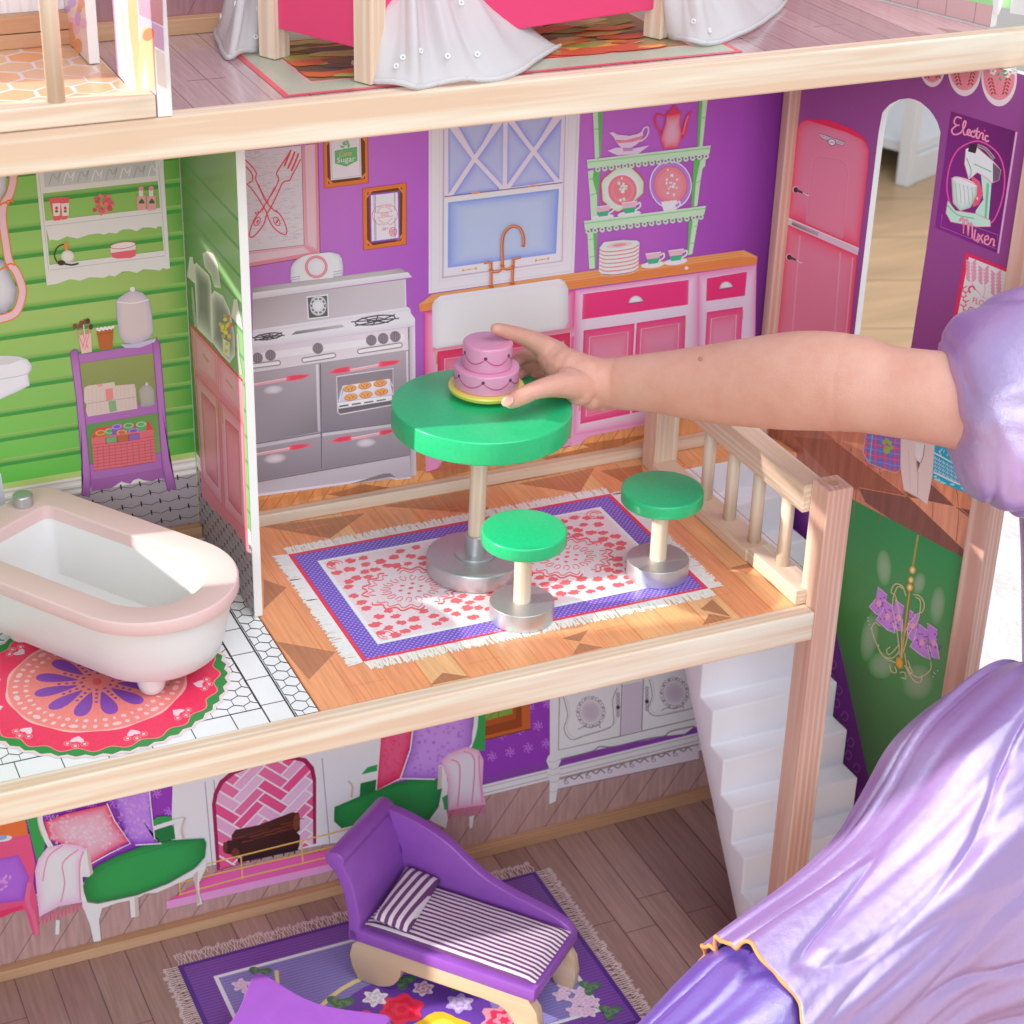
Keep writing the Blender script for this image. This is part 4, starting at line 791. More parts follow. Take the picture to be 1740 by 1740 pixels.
def chandelier():
    GAIN[0] = 0.54; G = crop(1380, 820, 0.2069); q = lambda s, z: project(rw_point(s, z))
    p = Print(RW, 0.00005)
    a0, a1 = (1421, 1074), (1470, 1290)
    p.poly([q(0, -0.033), q(0.115, -0.033), (1405, 1000), a0, a1, (1560, 1690), q(0.0, ZL)], (92, 36, 110))
    for k in range(26):
        y = 1085 + k * 22; x = 1405 + k * 5 - (k % 2) * 9; p.stroke([(x - 6, y), (x, y - 8), (x + 6, y), (x + 2, y + 8), (x - 3, y + 4)], 1.6, (130, 70, 150), sm=3, up=(k == 0))
    p.build('printed_damask_strip', lower_right)
    p = Print(RW, 0.00012)
    dk, gm = (58, 106, 54), (72, 124, 70)
    p.grad([(1395, 820), (1660, 960), (1640, 1100), (1405, 1000)], [(40, 112, 62), (44, 118, 66), gm, dk]); p.grad([(1405, 1000), (1640, 1100), (1620, 1230), (1430, 1110)], [dk, gm, gm, dk]); p.grad([(1430, 1110), (1620, 1230), (1600, 1420), (1480, 1340)], [(64, 100, 62), gm, (80, 116, 76), (64, 100, 62)])
    for x, y, rx, ry, t in ((590, 700, 60, 150, -.05), (470, 1270, 70, 200, .15), (1030, 1010, 60, 160, .1), (570, 1500, 110, 110, .3), (880, 830, 50, 90, .2), (870, 1640, 130, 150, .1)):
        a, b = G((x, y))[0]; p.ell(a, b, rx * .2069, ry * .2069, ((72, 124, 70), (118, 138, 110), .95), 26, t)
    gold, lg = (206, 130, 52), (206, 162, 128)
    for k in range(12): x = 868 - k * 3.6; y = 445 + k * 21; p.ell(*G((x, y))[0], 1.2, 2.4, (186, 130, 64), 8, .15, w=.8)
    for y, r in ((718, 5.2), (800, 4.6), (862, 5.2)): a, b = G((825 - (y - 718) * .16, y))[0]; p.ell(a, b, r, r * 1.3, gold, 14); p.ell(a, b, r * .5, r * .7, (226, 190, 150), 12)
    # shades
    sh, sd = (150, 96, 166), (104, 48, 126)
    def shade(*qq):
        p.glow(G(*qq), sh, (162, 110, 176), .5); p.stroke(G(qq[0], qq[1]), 1.4, (190, 140, 200)); p.stroke(G(qq[-1], *[qq[i] for i in range(2, len(qq) - 1)][::-1]), 1.6, (196, 150, 206))
        cx = sum(a for a, _ in qq) / len(qq); cy = sum(b for _, b in qq) / len(qq); rnd = random.Random(int(cx))
        for k in range(14): a, b = G((cx + rnd.gauss(0, 34), cy + rnd.gauss(0, 45)))[0]; p.ell(a, b, 1.5, 1.5, sd, 7, up=(k == 0))
        p.ell(*G((cx, cy))[0], 4.6, 6, (196, 130, 158), 10)
    shade((538, 858), (618, 925), (600, 1010), (560, 1095), (520, 1075), (470, 1020), (520, 960)); shade((590, 962), (668, 1022), (662, 1120), (680, 1238), (620, 1210), (525, 1125), (590, 1040)); shade((680, 962), (756, 1020), (740, 1120), (745, 1220), (690, 1210), (660, 1150)); shade((800, 1045), (880, 1105), (862, 1200), (830, 1310), (780, 1260), (790, 1150))
    shade((875, 1162), (955, 1220), (945, 1330), (970, 1455), (900, 1420), (805, 1345), (855, 1260)); shade((945, 1155), (1030, 1212), (1022, 1320), (1045, 1450), (985, 1430), (960, 1340))
    for qq in (((738, 1450), (760, 1200), (800, 900)), ((730, 1440), (735, 1200), (690, 950), (650, 900), (680, 835), (740, 850), (770, 930)), ((742, 1420), (760, 1240), (840, 1100), (905, 1060), (920, 990), (880, 930), (830, 920)), ((720, 1420), (700, 1240), (660, 1000), (700, 860), (745, 870)), ((748, 1400), (800, 1230), (870, 1130), (890, 980), (850, 940)), ((720, 1380), (660, 1440), (580, 1420), (520, 1300), (490, 1200), (520, 1150), (560, 1180)), ((715, 1330), (640, 1410), (610, 1380), (640, 1350)), ((760, 1400), (790, 1540), (880, 1600), (970, 1540), (975, 1470)), ((690, 1480), (600, 1440), (545, 1360), (550, 1330)), ((760, 1500), (830, 1620), (890, 1640), (900, 1580)), ((640, 1500), (650, 1550), (690, 1560), (680, 1510)), ((730, 1600), (770, 1610), (760, 1560), (720, 1560)), ((785, 1460), (820, 1560), (790, 1560), (800, 1510))):
        p.stroke(G(*qq), 1.5, lg, sm=5); 
    p.stroke(G((738, 1450), (762, 1200), (800, 900)), 2.2, gold, sm=4); p.glow(G((690, 1440), (720, 1430), (748, 1470), (745, 1520), (715, 1530), (688, 1500)), (176, 106, 40), (220, 140, 50), .6)
    for x, y in ((458, 1110), (462, 1135), (470, 1165), (480, 1200), (1030, 1545), (1010, 1570), (995, 1595), (1000, 1560)): a, b = G((x, y))[0]; p.ell(a, b, .9, 1, (200, 196, 206), 7)
    p.build('printed_chandelier', lower_right, label='green wall print with a gold chandelier and purple shades')
chandelier()

# ------------------------------------------------------------------ printed artwork: bathroom
B1, B2, B3 = crop(0, 260, 0.25287), crop(0, 560, 0.2873), crop(300, 420, 0.3678)
GAIN[0] = 0.70
LZ = [BW.at(301, 314).z - k * 0.0168 for k in range(-1, 12)]
def bath():
    p = Print(BW, 0.00006); q = lambda x, z: project((x, 0, z))
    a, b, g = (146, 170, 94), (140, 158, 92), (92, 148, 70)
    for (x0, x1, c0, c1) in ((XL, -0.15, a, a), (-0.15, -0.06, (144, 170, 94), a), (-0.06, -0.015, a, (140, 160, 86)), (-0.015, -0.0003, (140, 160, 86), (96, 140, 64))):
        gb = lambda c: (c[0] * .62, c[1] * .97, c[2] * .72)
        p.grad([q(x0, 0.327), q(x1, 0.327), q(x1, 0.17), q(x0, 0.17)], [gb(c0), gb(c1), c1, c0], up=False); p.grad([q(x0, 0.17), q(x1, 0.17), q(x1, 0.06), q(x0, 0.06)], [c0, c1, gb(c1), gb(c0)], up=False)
    p._up()
    for z in LZ:
        if z > 0.065:
            p.poly([q(XL, z + .0012), q(-0.0003, z + .0012), q(-0.0003, z - .0012), q(XL, z - .0012)], (58, 132, 58), up=False)
            p.grad([q(XL, z + .0040), q(-0.0003, z + .0040), q(-0.0003, z + .0012), q(XL, z + .0012)], [(138, 164, 88)] * 2 + [(92, 150, 68)] * 2, up=False)
    zt, zb = BW.at(330, 777.5).z, BW.at(335, 804).z
    p.poly([q(XL, zt), q(-0.0003, zt), q(-0.0003, zb), q(XL, zb)], (204, 194, 186))
    for k, c in ((.2, (182, 170, 164)), (.42, (222, 214, 206)), (.66, (176, 164, 158)), (.85, (216, 208, 200))): z = zt + (zb - zt) * k; p.poly([q(XL, z + .0006), q(-0.0003, z + .0006), q(-0.0003, z - .0006), q(XL, z - .0006)], c)
    p.poly([q(XL, zb), q(-0.0003, zb), q(-0.0003, 0.0), q(XL, 0.0)], (156, 146, 150))
    nr = 6; dz = zb / nr; w = 0.0125
    for r in range(nr):
        z1 = zb - r * dz; z2 = z1 - dz
        for k in range(-22, 1):
            x = k * w + (r % 2) * w / 2
            if x > -0.002: continue
            p.stroke([q(x, z1 - dz * .35), q(x - .0004, z1 + dz * .15)], 2.6, (34, 28, 32), up=False); p.stroke([q(x, z1 - dz * .1), q(min(x + w / 2, -.0003), z1 - dz * .35), q(min(x + w, -.0003), z1 - dz * .1)], 1.0, (60, 52, 56), up=False)
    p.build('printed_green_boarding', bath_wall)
    # mirror
    p = Print(BW, 0.0003)
    p.glow(B1((-120, 120), (45, 130), (40, 250), (0, 320), (-120, 330)), (150, 146, 160), (192, 186, 194), .6); p.glow(B1((-120, 700), (20, 720), (80, 830), (115, 920), (100, 1010), (40, 1075), (-120, 1100), (-180, 900)), (130, 126, 140), (196, 190, 196), .7)
    path = ((88, 130), (86, 200), (62, 285), (25, 345), (18, 450), (38, 600), (62, 730), (110, 800), (145, 890), (148, 960), (120, 1050), (70, 1095), (-40, 1125))
    p.stroke(B1(*path), 15, (212, 112, 52), sm=5); p.stroke(B1(*path), 11, (226, 168, 178), sm=5)
    for x, y in ((60, 330), (70, 755), (30, 345), (30, 780)): a, b = B1((x, y))[0]; p.stroke([(a - 8, b + 2), (a, b - 3), (a + 8, b)], 3, (206, 108, 44), sm=4)
    p.build('printed_mirror', bath_wall)
    # sink
    p = Print(BW, 0.0003)
    p.glow(B1((-150, 1365), (60, 1362), (130, 1368), (185, 1388), (212, 1425), (205, 1460), (188, 1482), (200, 1562), (120, 1602), (0, 1655), (-150, 1700)), (186, 178, 186), (210, 203, 208), .3); p.poly(B1((-150, 1375), (90, 1374), (150, 1385), (60, 1420), (-150, 1440)), (190, 182, 186)); p.stroke(B1((212, 1430), (188, 1482), (0, 1520), (-150, 1530)), 1.4, (176, 168, 178), sm=4)
    p.build('printed_washbasin', bath_wall); p = Print(BW, 0.0003); p.grad(B2((-40, 850), (5, 850), (38, 1060), (-40, 1080)), [(190, 186, 194)] * 2 + [(170, 166, 176)] * 2); p.build('printed_pedestal', bath_wall)
    # wall shelf
    p = Print(BW, 0.0003); w, sd = (200, 191, 190), (172, 162, 164)
    p.poly(B1((236, 90), (1095, 0), (1100, 80), (1066, 186), (285, 272), (262, 240)), w); p.poly(B1((290, 95), (1042, 20), (1046, 152), (300, 232)), (176, 172, 174)); rnd = random.Random(4)
    for k in range(8): x = 330 + k * 95; p.stroke(B1((x, 215 - k * 8), (x + 25, 140 - k * 8), (x + 50, 175 - k * 8), (x + 75, 130 - k * 8), (x + 60, 195 - k * 8)), 1.6, (206, 202, 204) if k % 2 else (150, 146, 150), sm=5)
    p.poly(B1((236, 90), (270, 88), (346, 884), (314, 888)), w); p.poly(B1((1046, 20), (1094, 10), (1142, 775), (1112, 782)), w)
    for q_ in (((262, 150), (336, 884)), ((1066, 90), (1120, 780))): p.stroke(B1(*q_), 1.0, sd)
    p.poly(B1((296, 456), (1082, 368), (1086, 495), (1062, 492), (1050, 508), (1010, 500), (960, 500), (920, 525), (870, 510), (820, 515), (780, 542), (735, 535), (700, 548), (665, 540), (600, 548), (520, 575), (450, 560), (390, 588), (346, 582), (334, 592)), w); p.stroke(B1((300, 492), (1084, 400)), 1.2, sd)
    p.poly(B1((330, 752), (1106, 655), (1142, 775), (1090, 775), (1076, 790), (1010, 782), (960, 782), (920, 806), (870, 794), (820, 798), (770, 830), (735, 822), (700, 838), (600, 835), (540, 857), (470, 848), (380, 880), (320, 888)), w); p.stroke(B1((334, 788), (1110, 690)), 1.2, sd)
    for q_ in (((330, 305), (422, 296), (408, 452), (362, 456)), ((425, 300), (466, 297), (450, 444), (414, 450))): p.poly(B1(*q_), (206, 80, 92)); cx = sum(a for a, _ in q_) / 4; p.poly(B1((cx - 28, 340), (cx + 26, 336), (cx + 22, 420), (cx - 20, 424)), (222, 190, 190)); p.ell(*B1((cx, 370))[0], 2.8, 3.2, (206, 60, 60), 9); p.ell(*B1((cx, 392))[0], 3, 2.2, (60, 110, 60), 9)
    for k in range(34): r = math.sqrt(rnd.random()); t = rnd.random() * 6.28; a, b = B1((690 + 72 * r * math.cos(t), 350 + 72 * r * math.sin(t)))[0]; p.ell(a, b, 3.6, 3.4, rnd.choice(((196, 84, 92), (214, 104, 110), (180, 66, 78))), 9, up=True)
    for x in (948, 1016):
        p.poly(B1((x - 30, 292), (x + 30, 285), (x + 34, 380), (x - 24, 388)), (206, 136, 142)); p.poly(B1((x - 16, 250), (x + 14, 247), (x + 14, 290), (x - 14, 292)), (206, 190, 186)); p.ell(*B1((x, 238))[0], 4.6, 4.2, (214, 124, 136), 12); a, b = B1((x + 4, 328))[0]; p.poly([(a, b - 6), (a + 5, b), (a + 4, b + 3), (a - 4, b + 3), (a - 5, b)], (56, 96, 58))
    a, b = B1((455, 695))[0]; p.ell(a, b, 11.6, 10.6, ((176, 170, 160), (204, 198, 190), .6), 20); p.poly(B1((428, 602), (456, 600), (460, 652), (436, 655)), (206, 120, 62)); p.stroke(B1((430, 612), (385, 635), (366, 690), (385, 735)), 2.2, (62, 46, 40), sm=4); p.ell(*B1((412, 738))[0], 6.6, 4.6, (54, 42, 38), 14); p.stroke(B1((420, 742), (480, 752), (528, 742)), 3, (60, 48, 44), sm=4)
    p.poly(B1((740, 640), (912, 618), (912, 690), (880, 705), (790, 710), (750, 700)), (202, 186, 186)); p.poly(B1((745, 672), (912, 648), (912, 690), (880, 705), (790, 710), (752, 700)), (206, 84, 98)); p.ell(*B1((826, 620))[0], 21.5, 5.4, (206, 192, 192), 22, -.12); p.ell(*B1((826, 620))[0], 21.5, 5.4, (192, 84, 96), 22, -.12, w=1.2)
    p.build('printed_wall_shelf', bath_wall, label='white scalloped wall shelf with soap bottles and pouf')
    # cabinet shelf
    p = Print(BW, 0.0003); v, dv = (156, 98, 156), (116, 52, 124)
    rails = (((455, 150), (905, 82), (910, 136), (465, 202)), ((494, 492), (928, 424), (932, 492), (500, 566)), ((524, 800), (952, 728), (962, 822), (536, 892)))
    p.grad(B2((470, 200), (912, 135), (930, 425), (495, 492)), [(128, 136, 78), (132, 140, 80), (122, 128, 78), (118, 124, 76)]); p.grad(B2((500, 566), (932, 492), (952, 730), (524, 802)), [(84, 132, 66), (100, 138, 70), (112, 140, 78), (84, 128, 66)])
    for r in rails: p.poly(B2(*r), v); p.outline(B2(*r), .9, (134, 76, 138))
    p.poly(B2((536, 892), (962, 822), (972, 884), (940, 882), (900, 897), (850, 892), (820, 880), (790, 890), (770, 912), (735, 905), (720, 897), (690, 918), (655, 940), (600, 946), (540, 958)), (146, 88, 146))
    for s in (((414, 135), (438, 117), (458, 120), (470, 200), (500, 480), (538, 880), (530, 992), (484, 980), (492, 880), (450, 400)), ((900, 58), (924, 46), (946, 85), (975, 460), (1000, 760), (1042, 942), (992, 952), (960, 820), (930, 430), (904, 100))):
        p.glow(B2(*s), (140, 80, 144), (164, 108, 164), .5); p.outline(B2(*s), 1.1, dv)
    # towels, bottle, basket
    p.poly(B2((498, 345), (520, 332), (675, 310), (682, 332), (795, 322), (802, 350), (812, 468), (520, 515), (508, 480), (512, 445), (498, 425)), (192, 172, 162)); p.stroke(B2((505, 440), (640, 420), (800, 400)), 1.2, (160, 140, 134))
    for k in range(12): x = 520 + k * 24; p.stroke(B2((x, 350 - k * 2), (x + 6, 500 - k * 3)), .6, (178, 158, 150), up=False)
    p.poly(B2((622, 352), (666, 346), (672, 412), (628, 420)), (204, 122, 116)); p.poly(B2((640, 425), (684, 418), (690, 482), (650, 490)), (122, 154, 112)); p.poly(B2((575, 325), (605, 320), (608, 335), (580, 340)), (206, 136, 130))
    p.glow(B2((820, 360), (840, 335), (868, 320), (895, 335), (910, 355), (916, 440), (890, 455), (835, 458)), (136, 138, 140), (158, 152, 142), .5); p.ell(*B2((868, 322))[0], 2.6, 3, (196, 170, 176), 9)
    p.poly(B2((540, 640), (570, 582), (880, 545), (906, 590), (922, 776), (558, 838)), (202, 62, 70)); 
    for x, y, c in ((595, 610, (180, 100, 40)), (650, 600, (90, 140, 90)), (692, 575, (122, 84, 160)), (760, 568, (86, 140, 86)), (835, 560, (90, 150, 96)), (720, 608, (176, 98, 44)), (790, 600, (116, 80, 156))): a, b = B2((x, y))[0]; p.poly([(a - 9, b), (a + 9, b), (a + 8, b + 16), (a - 8, b + 16)], c); p.ell(a, b, 9, 4.6, tuple(min(255, k + 40) for k in c), 16, -.1); p.ell(a, b, 6, 2.8, c, 14, -.1)
    p.poly(B2((540, 642), (906, 590), (922, 776), (558, 838)), (200, 98, 104)); p.poly(B2((622, 640), (825, 612), (828, 650), (626, 678)), (150, 70, 72))
    for k, c in enumerate(((104, 152, 106), (170, 96, 50), (126, 92, 160))): p.poly(B2((628 + k * 68, 642 - k * 9), (688 + k * 68, 633 - k * 9), (690 + k * 68, 668 - k * 9), (632 + k * 68, 676 - k * 9)), c)
    for k in range(9): y = 665 + k * 19; p.stroke(B2((545, y + 18), (730, y - 6), (912, y - 34)), .9, (166, 70, 80), up=False)
    for k in range(10): x = 575 + k * 35; p.stroke(B2((x, 690 - k * 4), (x + 5, 825 - k * 6)), .9, (168, 74, 82), up=False)
    # jar, pot, brushes on top
    p.glow(B1((782, 1000), (795, 975), (840, 945), (890, 918), (960, 940), (1000, 985), (1022, 1100), (1028, 1200), (1005, 1240), (960, 1268), (900, 1288), (840, 1275), (805, 1235), (788, 1120)), (160, 152, 174), (190, 172, 172), .35); p.ell(*B1((890, 915))[0], 4.4, 4.4, (206, 196, 200), 12); p.stroke(B1((788, 1000), (890, 1010), (1000, 985)), 2, (206, 198, 206), sm=4); p.poly(B1((810, 1285), (900, 1285), (1048, 1245), (1040, 1270), (940, 1308), (840, 1310)), (176, 166, 190))
    p.poly(B1((648, 1192), (762, 1176), (756, 1312), (670, 1326)), (164, 86, 44)); p.stroke(B1((650, 1220), (760, 1202)), 1, (130, 62, 30))
    for k in range(9): a, b = B1((655 + k * 13, 1184 - k * 2 + (k % 2) * 6))[0]; p.ell(a, b, 2.6, 2.8, (214, 200, 196), 9)
    p.poly(B1((528, 1225), (612, 1210), (618, 1335), (548, 1350)), (206, 168, 160))
    for (x, y), (x2, y2), c in (((505, 1170), (560, 1300), (206, 110, 130)), ((535, 1150), (590, 1310), (214, 96, 120)), ((560, 1140), (575, 1290), (206, 190, 186)), ((600, 1150), (555, 1310), (206, 104, 126)), ((612, 1170), (570, 1320), (216, 120, 140))): p.stroke(B1((x, y), (x2, y2)), 1.7, c)
    for x, y in ((505, 1165), (548, 1145), (572, 1135), (590, 1130), (610, 1168), (540, 1160)): a, b = B1((x, y))[0]; p.ell(a, b, 4, 4.8, (116, 64, 46) if x < 580 else (70, 54, 46), 10)
    p.build('printed_purple_rack', bath_wall, label='purple standing rack with towels and a pink basket')
bath()
def divider_print():
    GAIN[0] = 0.58
    p = Print(DV, 0.00006); q = lambda y, z: project((0.0002, y, z))
    y0, y1 = -0.1176, -0.0004
    p.grad([q(y1, 0.311), q(y0, 0.311), q(y0, 0.03), q(y1, 0.03)], [(88, 118, 68), (120, 146, 104), (92, 150, 82), (54, 104, 48)])
    p._up()
    for z in LZ:
        if z > .03: p.poly([q(y1, z + .0011), q(y0, z + .0011), q(y0, z - .0011), q(y1, z - .0011)], (70, 124, 66), up=False)
    # tiles at the bottom
    zt = DV.at(344, 806).z; zt2 = zt
    zb2 = 0.027
    p.poly([q(y1, zt + .010), q(y0, zt + .010), q(y0, zt - .001), q(y1, zt - .001)], (206, 196, 188)); p.stroke([q(y1, zt + .005), q(y0, zt + .005)], 1.2, (176, 164, 158))
    p.poly([q(y1, zt), q(y0, zt), q(y0, 0.0007), q(y1, 0.0007)], (142, 130, 136))
    nr = 9; dz = zt / nr; w = 0.0125
    for r in range(nr):
        z1 = zt - r * dz
        for k in range(10):
            y = -0.002 - k * w - (r % 2) * w / 2
            if y < y0 + .001: continue
            p.stroke([q(y, z1), q(y, max(.0008, z1 - dz * .5))], 2.0, (48, 40, 46), up=False); p.stroke([q(y, z1 - dz * .2), q(max(y0, y - w / 2), z1 - dz * .45), q(max(y0, y - w), z1 - dz * .2)], .8, (92, 82, 88), up=False)
    # cabinet
    pk, lt = (196, 106, 118), (214, 134, 146)
    p.poly(B3((64, 355), (306, 614), (318, 1000), (336, 1482), (322, 1400), (300, 1345), (285, 1340), (262, 1290), (240, 1275), (210, 1255), (190, 1225), (165, 1210), (140, 1170), (120, 1160), (104, 900)), pk)
    p.poly(B3((64, 352), (306, 612), (307, 626), (66, 366)), (190, 30, 56))
    for q_ in (((78, 385), (184, 498), (190, 640), (90, 560)), ((194, 510), (300, 622), (306, 780), (200, 660))): p.glow(B3(*q_), (190, 96, 110), lt, .4); p.outline(B3(*q_), 1, (222, 150, 160))
    for q_, i_ in ((((88, 585), (192, 700), (212, 1200), (122, 1075)), ((110, 660), (182, 740), (196, 1120), (132, 1035))), (((200, 705), (308, 818), (322, 1310), (222, 1210)), ((222, 790), (290, 850), (304, 1250), (238, 1170)))):
        p.glow(B3(*q_), (190, 98, 112), lt, .25); p.glow(B3(*i_), (176, 72, 90), (202, 118, 130), .5); p.outline(B3(*i_), 1, (222, 156, 166)); p.outline(B3(*q_), .9, (176, 84, 100))
    for q_ in (((120, 492), (148, 530)), ((228, 612), (258, 652)), ((182, 695), (190, 785)), ((207, 730), (214, 815))): p.stroke(B3(*q_), 2.2, (176, 124, 66))
    # platters and flowers
    g0, g1 = (150, 146, 144), (104, 100, 100)
    p.glow(B3((120, 30), (140, 18), (170, 30), (190, 80), (205, 190), (175, 185), (160, 130), (130, 90)), (190, 182, 176), g0, .5); p.glow(B3((80, 80), (92, 72), (150, 130), (160, 170), (165, 445), (95, 375)), (196, 188, 182), g1, .6); p.glow(B3((158, 225), (175, 200), (215, 225), (245, 290), (268, 400), (270, 500), (245, 535), (210, 500), (165, 440)), (196, 188, 182), g1, .55)
    for q_ in (((60, 45), (75, 45), (92, 175), (48, 135)), ((265, 240), (280, 240), (306, 385), (252, 320))): p.poly(B3(*q_), (184, 176, 172))
    for q_ in (((72, 185), (80, 290), (90, 370)), ((280, 400), (285, 500), (298, 590))): p.stroke(B3(*q_), 3.4, (150, 144, 142), w1=5)
    rnd = random.Random(8); p.poly(B3((212, 420), (246, 440), (246, 510), (216, 490)), (176, 186, 160))
    for k in range(26): x = 228 + rnd.gauss(0, 14); y = 375 + rnd.gauss(0, 28); a, b = B3((x, y))[0]; p.ell(a, b, 3.4, 3.6, rnd.choice(((214, 176, 50), (206, 160, 40), (120, 140, 60), (160, 150, 60), (186, 84, 50))), 9)
    p.build('printed_pink_sideboard', DIV, label='green boarding print with a pink sideboard and platters')
divider_print()
# ------------------------------------------------------------------ printed artwork: living room back wall
L1, L2 = crop(0, 1180, 1 / 3), crop(520, 1130, 0.4023)
GAIN[0] = 0.46
def living():
    q = lambda x, z: project((x, 0, z)); p = Print(BW, 0.00006)
    p.poly([q(XL, -.006), q(XC, -.006), q(XC, -.255), q(XL, -.255)], (112, 44, 138))
    rnd = random.Random(11); cl = (148, 92, 170)
    for i in range(46):
        for j in range(13):
            x = XL + .006 + i * .0152 + (j % 2) * .0076; z = -.016 - j * .0185
            a = project((x, 0, z)); s = 5.4
            for t in (0.3, 1.4, 2.5, 3.6, 4.7, 5.7): p.stroke([(a[0] + s * .3 * math.cos(t), a[1] + s * .3 * math.sin(t)), (a[0] + s * math.cos(t + .3), a[1] + s * math.sin(t + .3)), (a[0] + s * 1.5 * math.cos(t), a[1] + s * 1.5 * math.sin(t)), (a[0] + s * 1.5 * math.cos(t - .35), a[1] + s * 1.5 * math.sin(t - .35))], 2.6, cl, up=False, w1=.8)
    # skirting and floor band, following the lines seen at the right
    zt, zb = BW.at(825, 1333).z, BW.at(825, 1352).z
    p.poly([q(XL, zt), q(XC, zt), q(XC, zb), q(XL, zb)], (186, 176, 176))
    for k, c in ((.25, (150, 140, 144)), (.5, (206, 198, 196)), (.75, (146, 136, 140))): z = zt + (zb - zt) * k; p.poly([q(XL, z + .0005), q(XC, z + .0005), q(XC, z - .0005), q(XL, z - .0005)], c)
    p.build('printed_damask_wallpaper', living_wall)
    p = Print(BW, 0.00009)
    p.poly([q(XL, zb), q(XC, zb), q(XC, ZL + .0005), q(XL, ZL + .0005)], (140, 112, 108))
    for k in range(30): x = XL + k * .026; p.stroke([q(x, ZL + .001), q(x + .035, zb)], 1.5, (100, 76, 74), up=False)
    p.build('printed_floor_band', living_wall, 'print_wall_wood')
    # cabinet at the right
    p = Print(BW, 0.0003); w, g, l = (196, 184, 192), (150, 140, 150), (96, 86, 98)
    p.poly(L2((1035, 60), (1800, -120), (1800, 210), (1660, 262), (1640, 260), (1600, 290), (1520, 300), (1420, 320), (1240, 355), (1220, 362), (1150, 380), (1080, 400), (1062, 385), (1030, 385)), w)
    p.poly(L2((1030, 60), (1072, 55), (1072, 370), (1030, 378)), (206, 194, 200)); p.stroke(L2((1072, 55), (1066, 360), (1330, 300), (1650, 225)), 1.6, l); p.stroke(L2((1335, 80), (1328, 300)), 1.6, l); p.stroke(L2((1425, 60), (1418, 275)), 1.6, l)
    p.poly(L2((1340, 85), (1422, 68), (1416, 275), (1332, 296)), (160, 150, 162))
    for cx, cy in ((1203, 198), (1556, 118)):
        a, b = L2((cx, cy))[0]; p.ell(a, b, 21, 22, ((190, 180, 188), (150, 138, 150), .7), 22)
        for k in range(22): t = k * .2856; p.ell(a + 22 * math.cos(t), b + 24 * math.sin(t), 4, 2.4, g if k % 2 else (206, 196, 204), 8, t + 1, up=(k == 0)); 
        for k in range(22): t = k * .2856 + .1; p.ell(a + 22 * math.cos(t), b + 24 * math.sin(t), 4, 2.4, l, 8, t - 1, up=(k == 0), w=.7)
        p.stroke([(a - 22, b + 30), (a - 12, b + 25), (a, b + 27), (a + 12, b + 22), (a + 16, b + 27)], 1.2, l, sm=3)
    for q_ in (((1085, 130), (1105, 210), (1090, 270), (1120, 315), (1180, 298), (1270, 270), (1300, 240), (1295, 150), (1315, 95)), ((1450, 60), (1462, 130), (1445, 190), (1480, 215), (1560, 200), (1650, 180))): p.stroke(L2(*q_), 1.2, l, sm=4); p.stroke([(x + 4, y - 3) for x, y in L2(*q_)], .7, g, sm=4)
    for x, y in ((1318, 165), (1440, 140)):
        for k in range(6): p.ell(*L2((x, y - 40 + k * 17))[0], 2.6, 4, g, 10); p.ell(*L2((x, y - 40 + k * 17))[0], 2.6, 4, l, 10, w=.8)
        p.ell(*L2((x, y + 14))[0], 3.6, 3.4, (50, 42, 52), 10)
    p.stroke(L2((1075, 398), (1150, 380), (1215, 362), (1240, 345), (1300, 345), (1440, 312), (1515, 300), (1540, 280), (1640, 258)), 2, l, sm=4); p.stroke(L2((1070, 388), (1150, 370), (1215, 350), (1240, 335), (1300, 332), (1440, 300), (1515, 286), (1540, 268), (1640, 246)), 1.2, (214, 204, 210), sm=4)
    for (a0, b0) in (((1015, 380), 1.0), ((1650, 250), .55)):
        x, y = a0; s = b0
        p.poly(L2((x + 10 * s, y), (x + 52 * s, y - 5), (x + 62 * s, y + 25 * s), (x + 50 * s, y + 50 * s), (x + 60 * s, y + 62 * s), (x + 52 * s, y + 110 * s), (x + 40 * s, y + 195 * s), (x + 12 * s, y + 208 * s), (x + 14 * s, y + 110 * s), (x + 2 * s, y + 75 * s), (x + 12 * s, y + 55 * s), (x, y + 25 * s)), (200, 190, 198))
        for k in (25, 55, 80, 110, 150): p.stroke(L2((x + 4 * s, y + k * s), (x + 30 * s, y + (k + 6) * s), (x + 58 * s, y + (k - 6) * s)), 1.1, g, sm=3)
    p.poly(L2((1068, 488), (1655, 340), (1660, 400), (1062, 525)), (176, 166, 176)); p.stroke(L2((1062, 525), (1660, 398)), 1.4, l); p.stroke(L2((1068, 488), (1655, 340)), 1.4, (210, 200, 206))
    for k in range(6): x = 1090 + k * 92; y = 490 - k * 23.5; p.stroke(L2((x, y), (x + 20, y - 18), (x + 45, y - 8), (x + 62, y - 24), (x + 80, y - 10)), 2.4, (110, 100, 112), sm=4); p.ell(*L2((x + 10, y + 6))[0], 3.4, 2.6, (110, 100, 112), 8, w=1.3)
    p.build('printed_white_cabinet', living_wall, label='white carved cabinet with wreath doors')
    # small window above
    p = Print(BW, 0.0003)
    p.poly(L2((745, 110), (945, 60), (948, 270), (750, 318)), (150, 76, 32)); p.poly(L2((750, 120), (910, 80), (912, 262), (752, 300)), (112, 52, 22)); p.poly(L2((750, 120), (885, 86), (886, 228), (752, 262)), (132, 62, 26)); p.poly(L2((755, 130), (872, 100), (872, 205), (756, 236)), (96, 130, 50)); p.stroke(L2((815, 115), (812, 220)), 1.6, (120, 60, 24)); p.stroke(L2((760, 232), (870, 140)), 1.4, (120, 60, 24)); p.stroke(L2((750, 318), (948, 270)), 2, (92, 40, 16))
    p.build('printed_wooden_window', living_wall)
